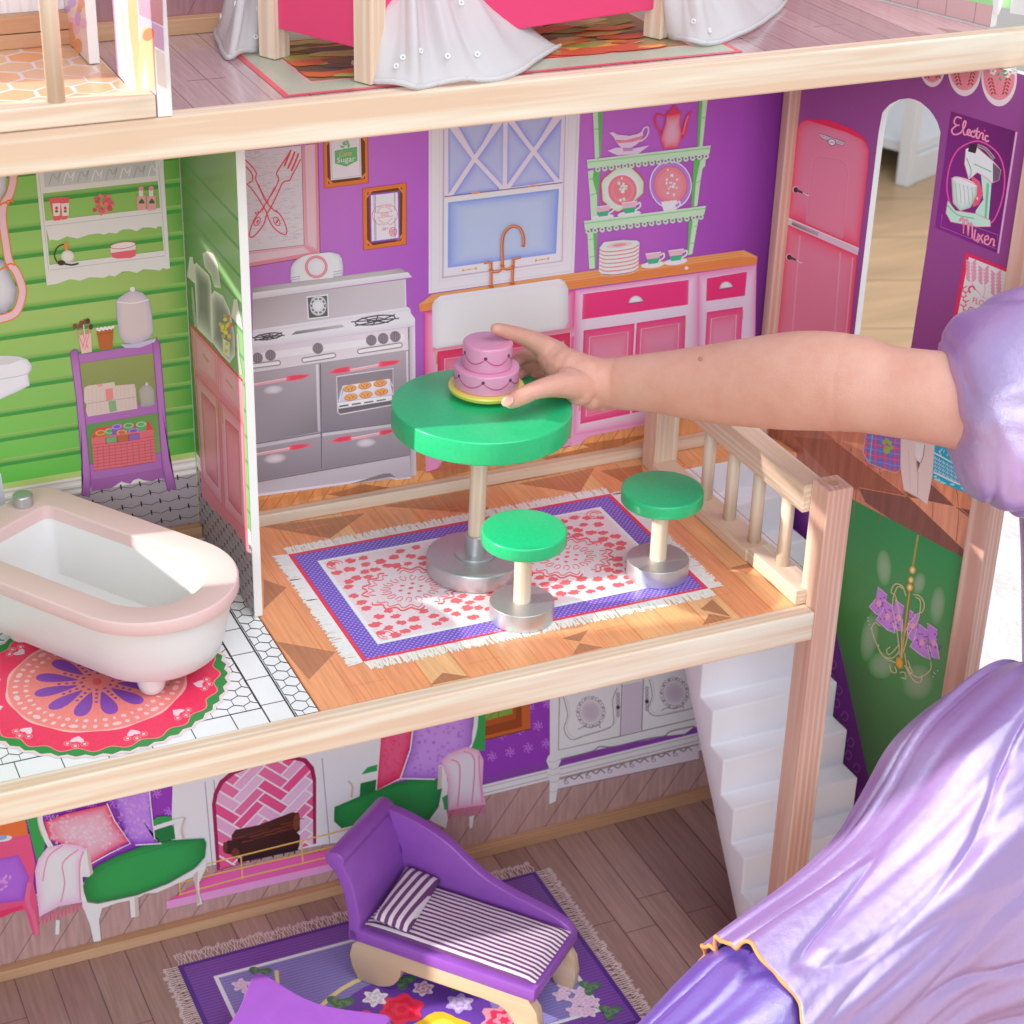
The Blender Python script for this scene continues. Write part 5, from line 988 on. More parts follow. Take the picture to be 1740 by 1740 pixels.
    # right armchair
    p = Print(BW, 0.0009); gr, gd, cr, cd = (36, 122, 58), (22, 92, 44), (206, 188, 172), (158, 142, 132)
    p.poly(L2((712, 100), (760, 90), (755, 360), (700, 360)), gr); p.stroke(L2((722, 100), (716, 260), (690, 350)), 7, cr, sm=3)
    p.poly(L2((235, 460), (260, 432), (310, 418), (312, 460), (240, 470)), gr); p.poly(L2((178, 485), (200, 470), (310, 445), (305, 480), (230, 500), (222, 540), (195, 560)), cr); p.stroke(L2((178, 490), (196, 512), (192, 560)), 4, cd, sm=3); p.poly(L2((230, 500), (305, 482), (300, 560), (226, 565)), gd)
    p.glow(L2((120, 600), (180, 575), (260, 540), (330, 510), (440, 485), (560, 478), (575, 520), (568, 600), (520, 655), (350, 640), (150, 690), (118, 660)), gd, gr, .5)
    p.glow(L2((320, 140), (470, 110), (440, 330), (398, 478), (300, 530), (310, 330)), (186, 22, 60), (206, 70, 100), .5); p.glow(L2((475, 100), (715, 60), (700, 330), (640, 420), (590, 480), (420, 480), (405, 470), (440, 380)), (120, 76, 150), (152, 112, 178), .5)
    rr = random.Random(6)
    for k in range(130): x = rr.uniform(450, 690); y = rr.uniform(130, 460); p.ell(*L2((x, y))[0], 2.4, 1.2, (112, 70, 146), 6, rr.random() * 3, up=(k == 0), w=.7)
    for k in range(60): x = rr.uniform(325, 430); y = rr.uniform(160, 460); p.ell(*L2((x, y))[0], 2.4, 1.2, (176, 24, 64), 6, rr.random() * 3, up=(k == 0), w=.7)
    p.stroke(L2((318, 130), (312, 330), (296, 530), (398, 480), (545, 482)), 2.4, (222, 196, 206)); p.stroke(L2((472, 110), (440, 360), (398, 480)), 2.4, (222, 196, 206))
    p.poly(L2((560, 425), (590, 420), (600, 520), (590, 600), (600, 650), (590, 690), (520, 655), (560, 600), (575, 520), (555, 525)), cr); p.poly(L2((560, 430), (575, 426), (572, 520), (556, 522)), cd); p.poly(L2((575, 560), (600, 545), (600, 610), (585, 612)), gr); p.poly(L2((690, 640), (710, 635), (702, 688), (690, 690)), cr)
    p.glow(L2((570, 405), (600, 375), (680, 345), (730, 360), (750, 400), (745, 520), (760, 590), (600, 615), (598, 480)), (196, 120, 150), (222, 168, 190), .5)
    for q_ in (((612, 400), (650, 430), (640, 600)), ((665, 365), (712, 400), (700, 590)), ((730, 380), (735, 480), (745, 580))): p.stroke(L2(*q_), 2.6, (200, 104, 136), sm=3)
    for k in range(26): x = 602 + k * 6; p.stroke(L2((x, 612 - k * .9), (x - 3 + (k % 3) * 3, 645 - k * .7)), 1.3, (190, 90, 122), up=(k == 0))
    p.build('printed_armchair', living_wall, label='green armchair with red and purple cushions right of the fireplace')
    # fireplace
    p = Print(BW, 0.0006)
    p.poly(L1((880, 420), (1980, 100), (2000, 720), (1680, 760), (870, 910)), (206, 198, 214))
    for x0, x1 in ((905, 1050), (1045, 1095), (1640, 1700), (1700, 1860)): p.grad(L1((x0, 450 - (x0 - 900) * .2), (x1, 450 - (x1 - 900) * .2), (x1 + 15, 900 - (x1 - 900) * .21), (x0 + 15, 900 - (x0 - 900) * .21)), [(216, 208, 220), (196, 188, 206), (192, 184, 202), (212, 204, 216)])
    for x in (1045, 1090, 1642): p.stroke(L1((x, 445 - (x - 1045) * .2), (x + 28, 760 - (x - 1045) * .2), (x + 40, 900 - (x - 1045) * .2)), 1.6, (122, 112, 134))
    archp = [(1105, 900), (1080, 560), (1090, 500), (1120, 440), (1180, 390), (1280, 350), (1400, 325), (1500, 315), (1560, 325), (1600, 370), (1612, 430), (1612, 760)]
    p.poly(L1(*archp), (122, 24, 62)); inner = [(1122, 890), (1100, 565), (1110, 510), (1138, 455), (1195, 408), (1290, 368), (1400, 342), (1490, 332), (1545, 345), (1580, 385), (1594, 440), (1596, 765)]
    p.poly(L1(*inner), (226, 176, 190))
    # herringbone bricks
    cen = [L1(k)[0] for k in inner]
    def clip(pts):                               # keep the part of a brick inside the arched opening
        n = len(cen); area = sum(cen[i - 1][0] * cen[i][1] - cen[i][0] * cen[i - 1][1] for i in range(n)); sg = 1 if area > 0 else -1
        for i in range(n):
            (xa, ya), (xb, yb) = cen[i - 1], cen[i]; out = []; sd = lambda q_: sg * ((xb - xa) * (q_[1] - ya) - (yb - ya) * (q_[0] - xa))
            for k in range(len(pts)):
                P_, Q_ = pts[k - 1], pts[k]; d0, d1 = sd(P_), sd(Q_)
                if (d0 >= 0) != (d1 >= 0): t_ = d0 / (d0 - d1); out.append((P_[0] + (Q_[0] - P_[0]) * t_, P_[1] + (Q_[1] - P_[1]) * t_))
                if d1 >= 0: out.append(Q_)
            pts = out
            if len(pts) < 3: return []
        return pts
    W = 11.5; p._up()
    # herringbone: each brick three cells long, rows stepping by one cell
    for i in range(-16, 17):
        for j in range(-16, 17):
            for o in (0, 1):
                if o == 0:
                    if (i - j) % 6 != 0: continue
                    r0 = (i * W, j * W, (i + 3) * W, (j + 1) * W)
                else:
                    if (i - j) % 6 != 5: continue
                    r0 = (i * W, (j - 0) * W, (i + 1) * W, (j + 3) * W)
                pts = []; m_ = 0.9
                for (u, v) in ((r0[0] + m_, r0[1] + m_), (r0[2] - m_, r0[1] + m_), (r0[2] - m_, r0[3] - m_), (r0[0] + m_, r0[3] - m_)):
                    x = 450 + (u - v) * 1.18; y = 1390 + (u + v) * .96 - (x - 450) * .22; pts.append((x, y))
                pts = clip(pts)
                if len(pts) > 2: c = rnd.choice(((204, 62, 104), (222, 130, 156), (226, 142, 164), (208, 84, 120))); p.poly(pts, c, up=False)
    p.glow(L1((850, 1055), (1100, 905), (1640, 800), (2200, 640), (2200, 740), (900, 1080), (850, 1095)), (190, 60, 112), (200, 74, 128), .3); p.poly(L1((848, 1055), (1650, 872), (2250, 720), (2250, 755), (1650, 908), (850, 1095)), (222, 120, 160))
    bk = (58, 28, 20)
    p.poly(L1((1180, 720), (1200, 690), (1320, 665), (1490, 600), (1525, 605), (1530, 690), (1500, 715), (1290, 765), (1185, 760)), bk); p.poly(L1((1142, 770), (1160, 745), (1340, 730), (1500, 690), (1530, 720), (1525, 780), (1440, 800), (1230, 830), (1150, 810)), (46, 22, 16)); p.ell(*L1((1512, 650))[0], 6, 14, (96, 50, 30), 14, .1); p.ell(*L1((1200, 810))[0], 7, 9, (84, 40, 26), 12); p.ell(*L1((1148, 780))[0], 4, 10, (80, 40, 26), 12)
    for k in range(16): x = 1190 + k * 20; p.stroke(L1((x, 735 - k * 6 + (k % 3) * 16), (x + 60, 722 - k * 6 + (k % 3) * 16)), 1.1, rnd.choice(((104, 54, 30), (84, 42, 24), (30, 14, 10))))
    p.poly(L1((1210, 835), (1520, 775), (1520, 795), (1215, 860)), (30, 18, 20))
    for x in (1225, 1275, 1330, 1390, 1445, 1500): p.stroke(L1((x, 830 - (x - 1225) * .19), (x + 2, 865 - (x - 1225) * .19)), 2.4, (30, 18, 20))
    go = (196, 124, 48)
    for q_ in (((1040, 868), (1230, 822), (1540, 745), (1720, 700), (2000, 630)), ((915, 960), (1230, 885), (1540, 815), (1700, 775)), ((915, 1020), (1230, 935), (1540, 862), (1700, 822)), ((915, 950), (918, 1025)), ((1228, 820), (1236, 942)), ((1538, 745), (1544, 866)), ((1045, 865), (1060, 905))): p.stroke(L1(*q_), 2.4, go); p.stroke([(x, y - .6) for x, y in L1(*q_)], .8, (226, 170, 100), up=False)
    p.build('printed_fireplace', living_wall, label='pink herringbone fireplace with logs and brass fender')
    # left armchair
    p = Print(BW, 0.0018)
    p.poly(L1((130, 600), (200, 600), (230, 760), (215, 860), (190, 850), (160, 740)), gr); p.stroke(L1((205, 560), (205, 640), (230, 720), (260, 780)), 9, cr, sm=4); p.stroke(L1((192, 560), (194, 650), (215, 720)), 2, cd, sm=4)
    p.poly(L1((775, 650), (800, 625), (850, 620), (878, 632), (870, 655), (780, 668)), gr); p.poly(L1((780, 690), (885, 668), (895, 735), (780, 760)), gd); p.stroke(L1((775, 685), (870, 655), (935, 635)), 7, cr); p.poly(L1((885, 665), (915, 650), (945, 640), (930, 700), (940, 735), (895, 742)), cr); p.stroke(L1((942, 630), (925, 690), (935, 735)), 3.4, cd, sm=3)
    p.glow(L1((440, 930), (500, 870), (600, 820), (720, 775), (860, 745), (1040, 735), (1052, 760), (1045, 830), (1000, 880), (860, 960), (700, 1020), (500, 1062), (440, 1050), (425, 980)), gd, gr, .45); p.stroke(L1((470, 920), (600, 850), (760, 800), (900, 760)), 1.2, (24, 100, 48), sm=4)
    p.glow(L1((560, 480), (762, 420), (770, 560), (790, 745), (820, 755), (700, 765), (655, 745)), (104, 56, 150), (146, 104, 178), .55); p.glow(L1((225, 650), (330, 610), (545, 560), (580, 640), (655, 750), (560, 800), (460, 862), (440, 800), (250, 740)), (206, 40, 78), (224, 140, 152), .6)
    for k in range(120): x = rr.uniform(250, 570); y = rr.uniform(620, 790); p.ell(*L1((x, y))[0], 2.4, 1.3, (226, 170, 178), 6, rr.random() * 3, up=(k == 0), w=.6)
    for k in range(80): x = rr.uniform(600, 760); y = rr.uniform(500, 730); p.ell(*L1((x, y))[0], 2.4, 1.3, (170, 134, 196), 6, rr.random() * 3, up=(k == 0), w=.6)
    p.stroke(L1((545, 555), (585, 645), (665, 760), (560, 810), (460, 866)), 2, (226, 200, 206)); p.stroke(L1((757, 430), (768, 560), (788, 735), (825, 760), (690, 768)), 2, (216, 200, 220))
    p.poly(L1((425, 1000), (445, 1060), (500, 1068), (700, 1025), (860, 965), (1000, 885), (1050, 838), (1052, 880), (1015, 960), (1018, 1020), (1032, 1066), (1005, 1078), (1000, 1000), (985, 930), (900, 965), (860, 985), (800, 1010), (740, 1015), (690, 1045), (600, 1062), (520, 1090), (505, 1150), (515, 1255), (478, 1262), (460, 1180), (430, 1100), (415, 1080)), cr); p.poly(L1((985, 920), (1010, 900), (1005, 980), (1022, 1060), (1002, 1075), (1000, 1000)), cd)
    p.poly(L1((660, 1040), (685, 1035), (690, 1135), (668, 1138)), cr); p.poly(L1((685, 1035), (705, 1030), (710, 1128), (690, 1135)), cd); p.poly(L1((285, 1150), (305, 1150), (302, 1222), (282, 1225)), cr)
    p.poly(L1((400, 790), (440, 785), (475, 905), (455, 930), (420, 930), (430, 1060), (405, 1050)), cr); p.poly(L1((440, 790), (455, 800), (475, 910), (460, 925)), cd)
    p.glow(L1((178, 900), (195, 840), (240, 780), (330, 760), (410, 770), (440, 790), (405, 840), (415, 1060), (300, 1080), (200, 1135)), (206, 140, 166), (226, 186, 204), .5)
    for q_ in (((320, 770), (245, 830), (218, 950)), ((400, 790), (320, 860), (330, 960), (310, 1060)), ((425, 800), (405, 880), (410, 1050))): p.stroke(L1(*q_), 2.6, (222, 112, 136), sm=4)
    for k in range(34): x = 203 + k * 6.5; p.stroke(L1((x, 1132 - k * 2.2), (x + 4 - (k % 3) * 4, 1180 - k * 2.6)), 1.2, (206, 92, 116), up=(k == 0))
    p.build('printed_armchair', living_wall, label='green armchair with a red cushion and pink throw left of the fireplace')
    # red side table at the left edge
    p = Print(BW, 0.0012)
    p.poly(L1((-200, 700), (130, 640), (145, 720), (-200, 790)), (176, 88, 40)); p.poly(L1((-200, 780), (150, 710), (180, 860), (170, 960), (190, 1060), (200, 1230), (170, 1225), (130, 1100), (-200, 1150)), (206, 64, 100)); p.glow(L1((-200, 870), (95, 820), (150, 930), (120, 1050), (-200, 1090)), (120, 60, 150), (136, 80, 166), .4); p.ell(*L1((20, 735))[0], 14, 5, (206, 204, 216), 16, -.15); p.ell(*L1((10, 730))[0], 9, 4, (110, 130, 180), 14, -.15)
    for k in range(10): a, b = L1((20 + 26 * math.cos(k * 2.3) * (k / 6), 950 + 30 * math.sin(k * 2.3) * (k / 6)))[0]; p.ell(a, b, 4, 2.4, (166, 112, 190), 8, k)
    p.poly(L1((-200, 1130), (0, 1105), (115, 1075), (120, 1090), (0, 1140), (-200, 1160)), (206, 40, 80)); p.stroke(L1((150, 960), (140, 1050), (170, 1130), (190, 1225)), 7, (214, 84, 112), sm=4)
    p.build('printed_red_cabinet', living_wall)
living()

# ------------------------------------------------------------------ printed artwork: floors
GAIN[0] = 0.50
def kitchen_floor_print():
    F0 = zp(0.0); p = Print(F0, 0.0001); q = lambda x, y: project((x, y, 0))
    dk, md, lt = (140, 92, 64), (188, 122, 78), (216, 152, 102)
    rnd = random.Random(21)
    for k in range(14): x = 0.004 + k * 0.0231; c = rnd.choice(((206, 130, 88), (200, 122, 82), (210, 138, 96), (196, 118, 80))); p.poly([q(x, -.001), q(min(x + .0231, .327), -.001), q(min(x + .0231, .327), -.2297), q(x, -.2297)], c, up=False)
    p._up()
    # dark diamonds of the parquet pattern: triangles either side of x = const grid
    for (a, b, c) in (((448, 985), (487, 998), (448, 1035)), ((470, 1090), (570, 1108), (525, 1155)), ((730, 1165), (752, 1143), (800, 1150)), ((448, 895), (560, 915), (620, 872)), ((448, 895), (470, 890), (600, 868)), ((650, 860), (800, 832), (840, 875)), ((800, 832), (870, 817), (1010, 795)), ((880, 822), (985, 838), (1010, 795)),
                      ((955, 1085), (985, 1090), (1000, 1070)), ((972, 1113), (985, 1093), (1025, 1100)), ((1190, 1035), (1242, 1048), (1210, 1018)), ((1194, 1062), (1205, 1043), (1245, 1050)), ((1240, 965), (1300, 950), (1270, 975)), ((1020, 800), (1090, 790), (1100, 840))):
        p.poly([a, b, c], dk if a[1] > 880 else (146, 90, 58))
    for k in range(16): x = 0.004 + k * 0.0231; p.stroke([q(x, -.009), q(x, -.2296)], 1.4, (170, 98, 54), up=False)
    for x, y in ((.027, -.212), (.10, -.215), (.19, -.21), (.27, -.2), (.30, -.09), (.06, -.02), (.15, -.03)): p.stroke([q(x, y), q(x + .023, y)], 1.0, (176, 106, 62), up=False)
    p.build('printed_parquet', kitchen_floor, 'print_floor_wood')
    # rug
    GAIN[0] = 0.60; p = Print(F0, 0.0004); X0, X1, Y0, Y1 = 0.0447, 0.2800, -0.0495, -0.1897; fr = (226, 216, 202)
    rr = random.Random(33)
    def fringe(p, X0, X1, Y0, Y1, wf, c, n, jit, w):
        p._up()
        for side in range(4):
            for k in range(n if side < 2 else int(n * .62)):
                t = (k + .5) / (n if side < 2 else int(n * .62)); j = rr.uniform(-jit, jit); L = wf * rr.uniform(.8, 1.1)
                if side == 0: a, b = (X0 + (X1 - X0) * t, Y0), (X0 + (X1 - X0) * t + j, Y0 + L)
                elif side == 1: a, b = (X0 + (X1 - X0) * t, Y1), (X0 + (X1 - X0) * t + j, Y1 - L)
                elif side == 2: a, b = (X0, Y0 + (Y1 - Y0) * t), (X0 - L, Y0 + (Y1 - Y0) * t + j)
                else: a, b = (X1, Y0 + (Y1 - Y0) * t), (X1 + L, Y0 + (Y1 - Y0) * t + j)
                m_ = ((a[0] + b[0]) / 2 + rr.uniform(-jit, jit) * .5, (a[1] + b[1]) / 2 + rr.uniform(-jit, jit) * .5)
                p.stroke([project((a[0], a[1], p.pl.p.z)), project((m_[0], m_[1], p.pl.p.z)), project((b[0], b[1], p.pl.p.z))], w, c, up=False)
    fringe(p, X0, X1, Y0, Y1, .0095, (206, 188, 164), 170, .0016, 2.6); fringe(p, X0, X1, Y0, Y1, .0100, fr, 190, .0018, 2.0)
    R = lambda d: [q(X0 + d, Y0 - d), q(X1 - d, Y0 - d), q(X1 - d, Y1 + d), q(X0 + d, Y1 + d)]
    p.poly(R(0), (214, 48, 68)); p.poly(R(.0028), (92, 70, 156)); p._up()
    n = 0
    for i in range(128):
        for j in range(76):
            x = X0 + .0035 + i * .0018; y = Y0 - .0035 - j * .0018
            if x > X1 - .0035 or y < Y1 + .0035: continue
            d = min(x - X0, X1 - x, Y0 - y, y - Y1)
            if d < .0145 and (i + j) % 2 == 0: p.poly([q(x, y), q(x + .0013, y), q(x + .0013, y - .0013), q(x, y - .0013)], (146, 124, 192), up=False)
    p.poly(R(.0150), (222, 208, 210)); p.poly(R(.0178), (208, 180, 184)); p._up()
    red = (218, 84, 88); MED = (0.103, 0.213); leafs = []
    def leaf(x, y, s, t):
        pts = []
        for k in range(12): a = k / 12 * 6.283; r = s * (1.0 if k % 2 == 0 or k < 5 else .66) * (1 if k < 8 else .8); pts.append(q(x + r * math.cos(a + t), y + r * .8 * math.sin(a + t)))
        p.poly(pts, red, up=False)
    for k in range(2600):
        x = rr.uniform(X0 + .0215, X1 - .0215); y = rr.uniform(Y1 + .0215, Y0 - .0215)
        cx = MED
        if min(math.hypot((x - c) / 1.25, y - (Y0 + Y1) / 2) for c in cx) < .0275: continue
        if all(math.hypot(x - a, y - b) > .0070 for a, b in leafs): leafs.append((x, y)); leaf(x, y, rr.uniform(.0036, .0050), rr.random() * 6)
    for c in MED:
        yc = (Y0 + Y1) / 2
        for k in range(4):
            t0 = k * math.pi / 2 + .3
            for rr0, wv, ww in ((.0250, .0018, 3.0), (.0215, .0022, 1.8)): p.stroke([q(c + 1.2 * (rr0 + wv * math.sin(u * 18)) * math.cos(t0 + u), yc + (rr0 + wv * math.sin(u * 18)) * math.sin(t0 + u)) for u in [i * .075 for i in range(18)]], ww, red, up=False)
        for k in range(16): t = k * .3927; p.stroke([q(c + 1.2 * (.0135 + .003 * math.cos(u)) * math.cos(t + .12 * math.sin(u)), yc + (.0135 + .003 * math.cos(u)) * math.sin(t + .12 * math.sin(u))) for u in [i * .9 for i in range(7)]], 1.5, red, up=False)
        for k in range(6): t = k * 1.047; leaf(c + .007 * math.cos(t), yc + .006 * math.sin(t), .0018, t)
        leaf(c, yc, .0022, 0)
    for sx, sy in ((X0 + .024, Y0 - .024), (X1 - .024, Y0 - .024), (X0 + .024, Y1 + .024), (X1 - .024, Y1 + .024)):
        for r0 in (.0055, .0032): p.stroke([q(sx + r0 * math.cos(u), sy + r0 * math.sin(u)) for u in [i * .5 for i in range(10)]], 1.6, red, up=False)
    p.build('printed_rug', kitchen_floor, 'print_rug', label='red and white patterned rug print with purple border and fringe')
kitchen_floor_print()

def bath_floor_print():
    GAIN[0] = 0.70
    F0 = zp(0.0); q = lambda x, y: project((x, y, 0)); p = Print(F0, 0.0001); ln = (52, 50, 54); dk = (38, 34, 38)
    rnd = random.Random(12); s = 0.0057; hx = s * math.sqrt(3); hy = 1.5 * s
    XB, YB = -0.0255, -0.214
    p.poly([q(-0.0262, -.001), q(-0.0118, -.001), q(-0.0118, -.2298), q(-0.0262, -.2298)], (214, 210, 212)); p.poly([q(XL + .001, YB), q(-.0263, YB), q(-.0263, -.2298), q(XL + .001, -.2298)], (220, 216, 218)); p._up()
    def hexa(cx, cy, x0, x1):
        pts = [(cx + s * math.cos(math.pi / 6 + k * math.pi / 3), cy + s * math.sin(math.pi / 6 + k * math.pi / 3)) for k in range(6)]
        pts = [(min(max(x, x0), x1), min(max(y, YB if x1 < -.02 else -.2297), -.001)) for x, y in pts]
        if max(x for x, _ in pts) - min(x for x, _ in pts) < .001 or max(y for _, y in pts) - min(y for _, y in pts) < .001: return
        c = 226 + rnd.uniform(-9, 8); p.poly([q(*k) for k in pts], (c, c - 3, c - 2), up=False); return pts
    lines = []
    for r in range(-2, 30):
        for k in range(-24, 9):
            cx = -0.05 + k * hx + (r % 2) * hx / 2; cy = -.006 - r * hy
            for x0, x1 in ((XL + .001, XB - .0012), (-0.0100, 0.0030)):
                if x0 - s < cx < x1 + s:
                    h = hexa(cx, cy, x0, x1)
                    if h: lines.append(h)
    p._up()
    for h in lines: p.stroke([q(*k) for k in h], 1.7, ln, closed=True, up=False)
    p._up()
    for x in (-0.0262, -0.0112): p.stroke([q(x, -.001), q(x, -.2298)], 2.6, dk, up=False)
    p.stroke([q(XL, YB), q(-.0262, YB)], 1.8, dk, up=False)
    for k in range(8): p.stroke([q(-.0262, -.012 - k * .0285), q(-.0112, -.012 - k * .0285)], 1.3, dk, up=False)
    for k in range(9): p.stroke([q(-.045 - k * .0245, YB), q(-.045 - k * .0245, -.2298)], 1.8, dk, up=False)
    p.stroke([q(.0031, -.119), q(.0031, -.2298)], 1.6, (90, 60, 44), up=False)
    p.build('printed_hexagon_tiles', bath_floor, 'print_floor')
    # round rug
    p = Print(F0, 0.0005); c0 = F0.at(165, 1158); cx, cy = c0.x, c0.y
    Rm = 0.0768
    ring = lambda r, n=120, w=0.0, f=0, ph=0.0: [q(cx + (r + w * math.cos(f * t + ph)) * math.cos(t), cy + (r + w * math.cos(f * t + ph)) * math.sin(t)) for t in [2 * math.pi * i / n for i in range(n)]]
    p.poly(ring(Rm, 192, .0010, 48), (226, 186, 190)); p.poly(ring(Rm - .0022, 192, .0010, 48), (40, 124, 58)); p.poly(ring(Rm - .0070, 192, .0018, 24), (240, 116, 112)); p.poly(ring(Rm - .0078, 192, .0018, 24), (222, 46, 82))
    for k in range(12):
        t = 2 * math.pi * k / 12 + .1; d = Rm - .0175; pts = []
        for i in range(16): u = 6.283 * i / 16; hx_ = .0030 * math.sin(u) ** 3; hy_ = .0030 * (.8125 * math.cos(u) - .3125 * math.cos(2 * u) - .125 * math.cos(3 * u)); a, b = d + hy_ * 1.2, hx_ * 1.3; pts.append(q(cx + a * math.cos(t) - b * math.sin(t), cy + a * math.sin(t) + b * math.cos(t)))
        p.poly(pts, (228, 180, 192), up=(k == 0))
    p._up()
    for k in range(12):
        for j in (-1, 0, 1):
            t = 2 * math.pi * k / 12 + .1 + j * .075; r = Rm - (.0115 if j == 0 else .0135)
            p.stroke([q(cx + r * math.cos(t) + .0021 * math.cos(u), cy + r * math.sin(t) + .0021 * math.sin(u)) for u in [i * .785 for i in range(8)]], 1.4, (244, 120, 116), closed=True, up=False); p.poly([q(cx + r * math.cos(t) + .0010 * math.cos(u), cy + r * math.sin(t) + .0010 * math.sin(u)) for u in [i * .785 for i in range(8)]], (228, 180, 192), up=False)
    p.poly(ring(.0520, 96, .0006, 12), (234, 158, 156)); p.poly(ring(.0507, 96), (234, 118, 110)); p._up()
    for k in range(48):
        t = 2 * math.pi * k / 48
        for r, a, b in ((.0465, .0028 if k % 4 == 0 else .0013, .0018), (.0405, .0016 if k % 2 else .0008, .0016)): p.poly([q(cx + r * math.cos(t) + a * math.cos(u) * -math.sin(t) + b * math.sin(u) * math.cos(t), cy + r * math.sin(t) + a * math.cos(u) * math.cos(t) + b * math.sin(u) * math.sin(t)) for u in [i * .785 + .4 for i in range(8)]], (228, 170, 176), up=False)
    p._up()
    for k in range(12):
        t = 2 * math.pi * k / 12
        pts = []
        for i in range(20): u = 6.283 * i / 20; rr_ = .0240 + .0125 * math.cos(u); ww = (.0016 + .0050 * max(0, (rr_ - .0115) / .025)) * math.sin(u); pts.append(q(cx + rr_ * math.cos(t) - ww * math.sin(t), cy + rr_ * math.sin(t) + ww * math.cos(t)))
        p.poly(pts, (118, 66, 152), up=False)
        for j in range(4): r = .0090 + j * .0042; t2 = t + .2618; p.poly([q(cx + r * math.cos(t2) + .0011 * math.cos(u), cy + r * math.sin(t2) + .0011 * math.sin(u)) for u in [i * .785 for i in range(8)]], (124, 66, 140), up=False)
    p.ell(*q(cx, cy), 8, 6, (214, 84, 84), 16)
    p.build('printed_round_rug', bath_floor, 'print_rug', label='round red rug print with green scalloped edge and purple petals')
bath_floor_print()

def living_floor_print():
    GAIN[0] = 0.60
    F0 = zp(ZL); q = lambda x, y: project((x, y, ZL)); p = Print(F0, 0.0001); rnd = random.Random(4)
    for k in range(26):
        x = XL + k * .0265
        c = rnd.choice(((138, 110, 100), (130, 102, 94), (146, 118, 108), (134, 108, 96)))
        p.poly([q(x, -.001), q(x + .0265, -.001), q(x + .0265, -.2498), q(x, -.2498)], c, up=False)
    p._up()
    for k in range(26): x = XL + k * .0265; p.stroke([q(x, -.001), q(x, -.2498)], 2.0, (92, 66, 66), up=False); yy = rnd.uniform(-.2, -.03); p.stroke([q(x, yy), q(x + .0265, yy)], 1.4, (96, 70, 70), up=False)
    p.build('printed_plank_floor', living_floor, 'print_floor_wood')
    p = Print(F0, 0.0004); X0, X1, Y0, Y1 = -.0440, 0.2390, -.0385, -.2180; rr = random.Random(5)
    fr = (196, 182, 178)
    p._up()
    for side in range(4):
        n = 130 if side < 2 else 86
        for k in range(n):
            t = (k + .5) / n; L = .0125 * rr.uniform(.8, 1.05); j = rr.uniform(-.0016, .0016)
            if side == 0: a, d, e = (X0 + (X1 - X0) * t, Y0), (0, 1), (1, 0)
            elif side == 1: a, d, e = (X0 + (X1 - X0) * t, Y1), (0, -1), (1, 0)
            elif side == 2: a, d, e = (X0, Y0 + (Y1 - Y0) * t), (-1, 0), (0, 1)
            else: a, d, e = (X1, Y0 + (Y1 - Y0) * t), (1, 0), (0, 1)
            pt = lambda s, o: q(a[0] + d[0] * L * s + e[0] * o, a[1] + d[1] * L * s + e[1] * o)
            p.stroke([pt(0, 0), pt(.35, j), pt(.7, -j * .6), pt(.95, .0009), pt(1.02, 0), pt(.92, -.0008), pt(.7, .0004)], 1.3, fr, up=False)
    R = lambda d: [q(X0 + d, Y0 - d), q(X1 - d, Y0 - d), q(X1 - d, Y1 + d), q(X0 + d, Y1 + d)]
    p.poly(R(0), (72, 38, 116)); p.poly(R(.0035), (98, 58, 132)); p._up()
    for k in range(60):
        d = .0035 + (k % 20) * .0; y = Y0 - .004 - k * .003
        if y > Y1 + .004: p.stroke([q(X0 + .004, y), q(X1 - .004, y)], .9, (118, 78, 150), up=False)
    p.poly(R(.0205), (212, 198, 202)); p.poly(R(.0235), (112, 104, 158)); p._up()
    for k in range(46):
        y = Y0 - .0245 - k * .0029
        if y > Y1 + .024: p.stroke([q(X0 + .024, y), q(X1 - .024, y)], .9, (134, 128, 176), up=False)
    p.stroke([q(.0 + .02, -.07), q(.012 + .0, -.10), q(.03, -.14)], 7, (206, 186, 120)); p._up()
    def blossom(x, y, r, c1, c2, n=6, jag=.25):
        for lay, (k, c) in enumerate(((1, c1), (.72, c2), (.45, c1), (.22, c2))):
            p.poly([q(x + r * k * (1 + jag * math.cos(n * u + lay)) * math.cos(u), y + r * k * (1 + jag * math.cos(n * u + lay)) * math.sin(u)) for u in [i * .2244 for i in range(28)]], c)
    pur = (92, 56, 140)
    p.poly([q(.09 + .058 * math.cos(u), -.158 + .050 * math.sin(u)) for u in [i * .2094 for i in range(30)]], pur)
    p.outline([q(.09 + .075 * math.cos(u), -.160 + .060 * math.sin(u)) for u in [i * .1571 for i in range(40)]], 7, (206, 186, 122))
    for x, y, r in ((.05, -.12, .008), (.135, -.13, .008), (.062, -.19, .009), (.13, -.20, .01), (.10, -.115, .007)): blossom(x, y, r, (66, 104, 70), (92, 124, 84), 3, .4)
    blossom(.103, -.178, .0235, (222, 158, 36), (232, 186, 66), 5, .08); blossom(.088, -.142, .0150, (206, 46, 70), (188, 30, 56), 6, .14); blossom(.060, -.146, .0120, (216, 70, 84), (196, 44, 62), 5, .15); blossom(.150, -.180, .0160, (232, 132, 152), (206, 50, 80), 6, .2); blossom(.075, -.124, .008, (206, 200, 206), (176, 170, 186), 6, .25); blossom(.070, -.160, .0085, (150, 128, 190), (176, 160, 206), 6, .2); blossom(.128, -.152, .009, (160, 140, 200), (186, 172, 212), 6, .2); blossom(.155, -.205, .011, (196, 168, 100), (214, 190, 130), 6, .2); blossom(.11, -.128, .007, (232, 186, 200), (206, 120, 150), 6, .2)
    for x, y in ((.205, -.165), (.198, -.172), (.212, -.175), (.206, -.182), (.2, -.19), (.214, -.186), (.208, -.194), (-.008, -.075), (-.004, -.085), (.0, -.092), (.006, -.083)): blossom(x, y, .0058, (206, 176, 192), (190, 158, 178), 5, .25)
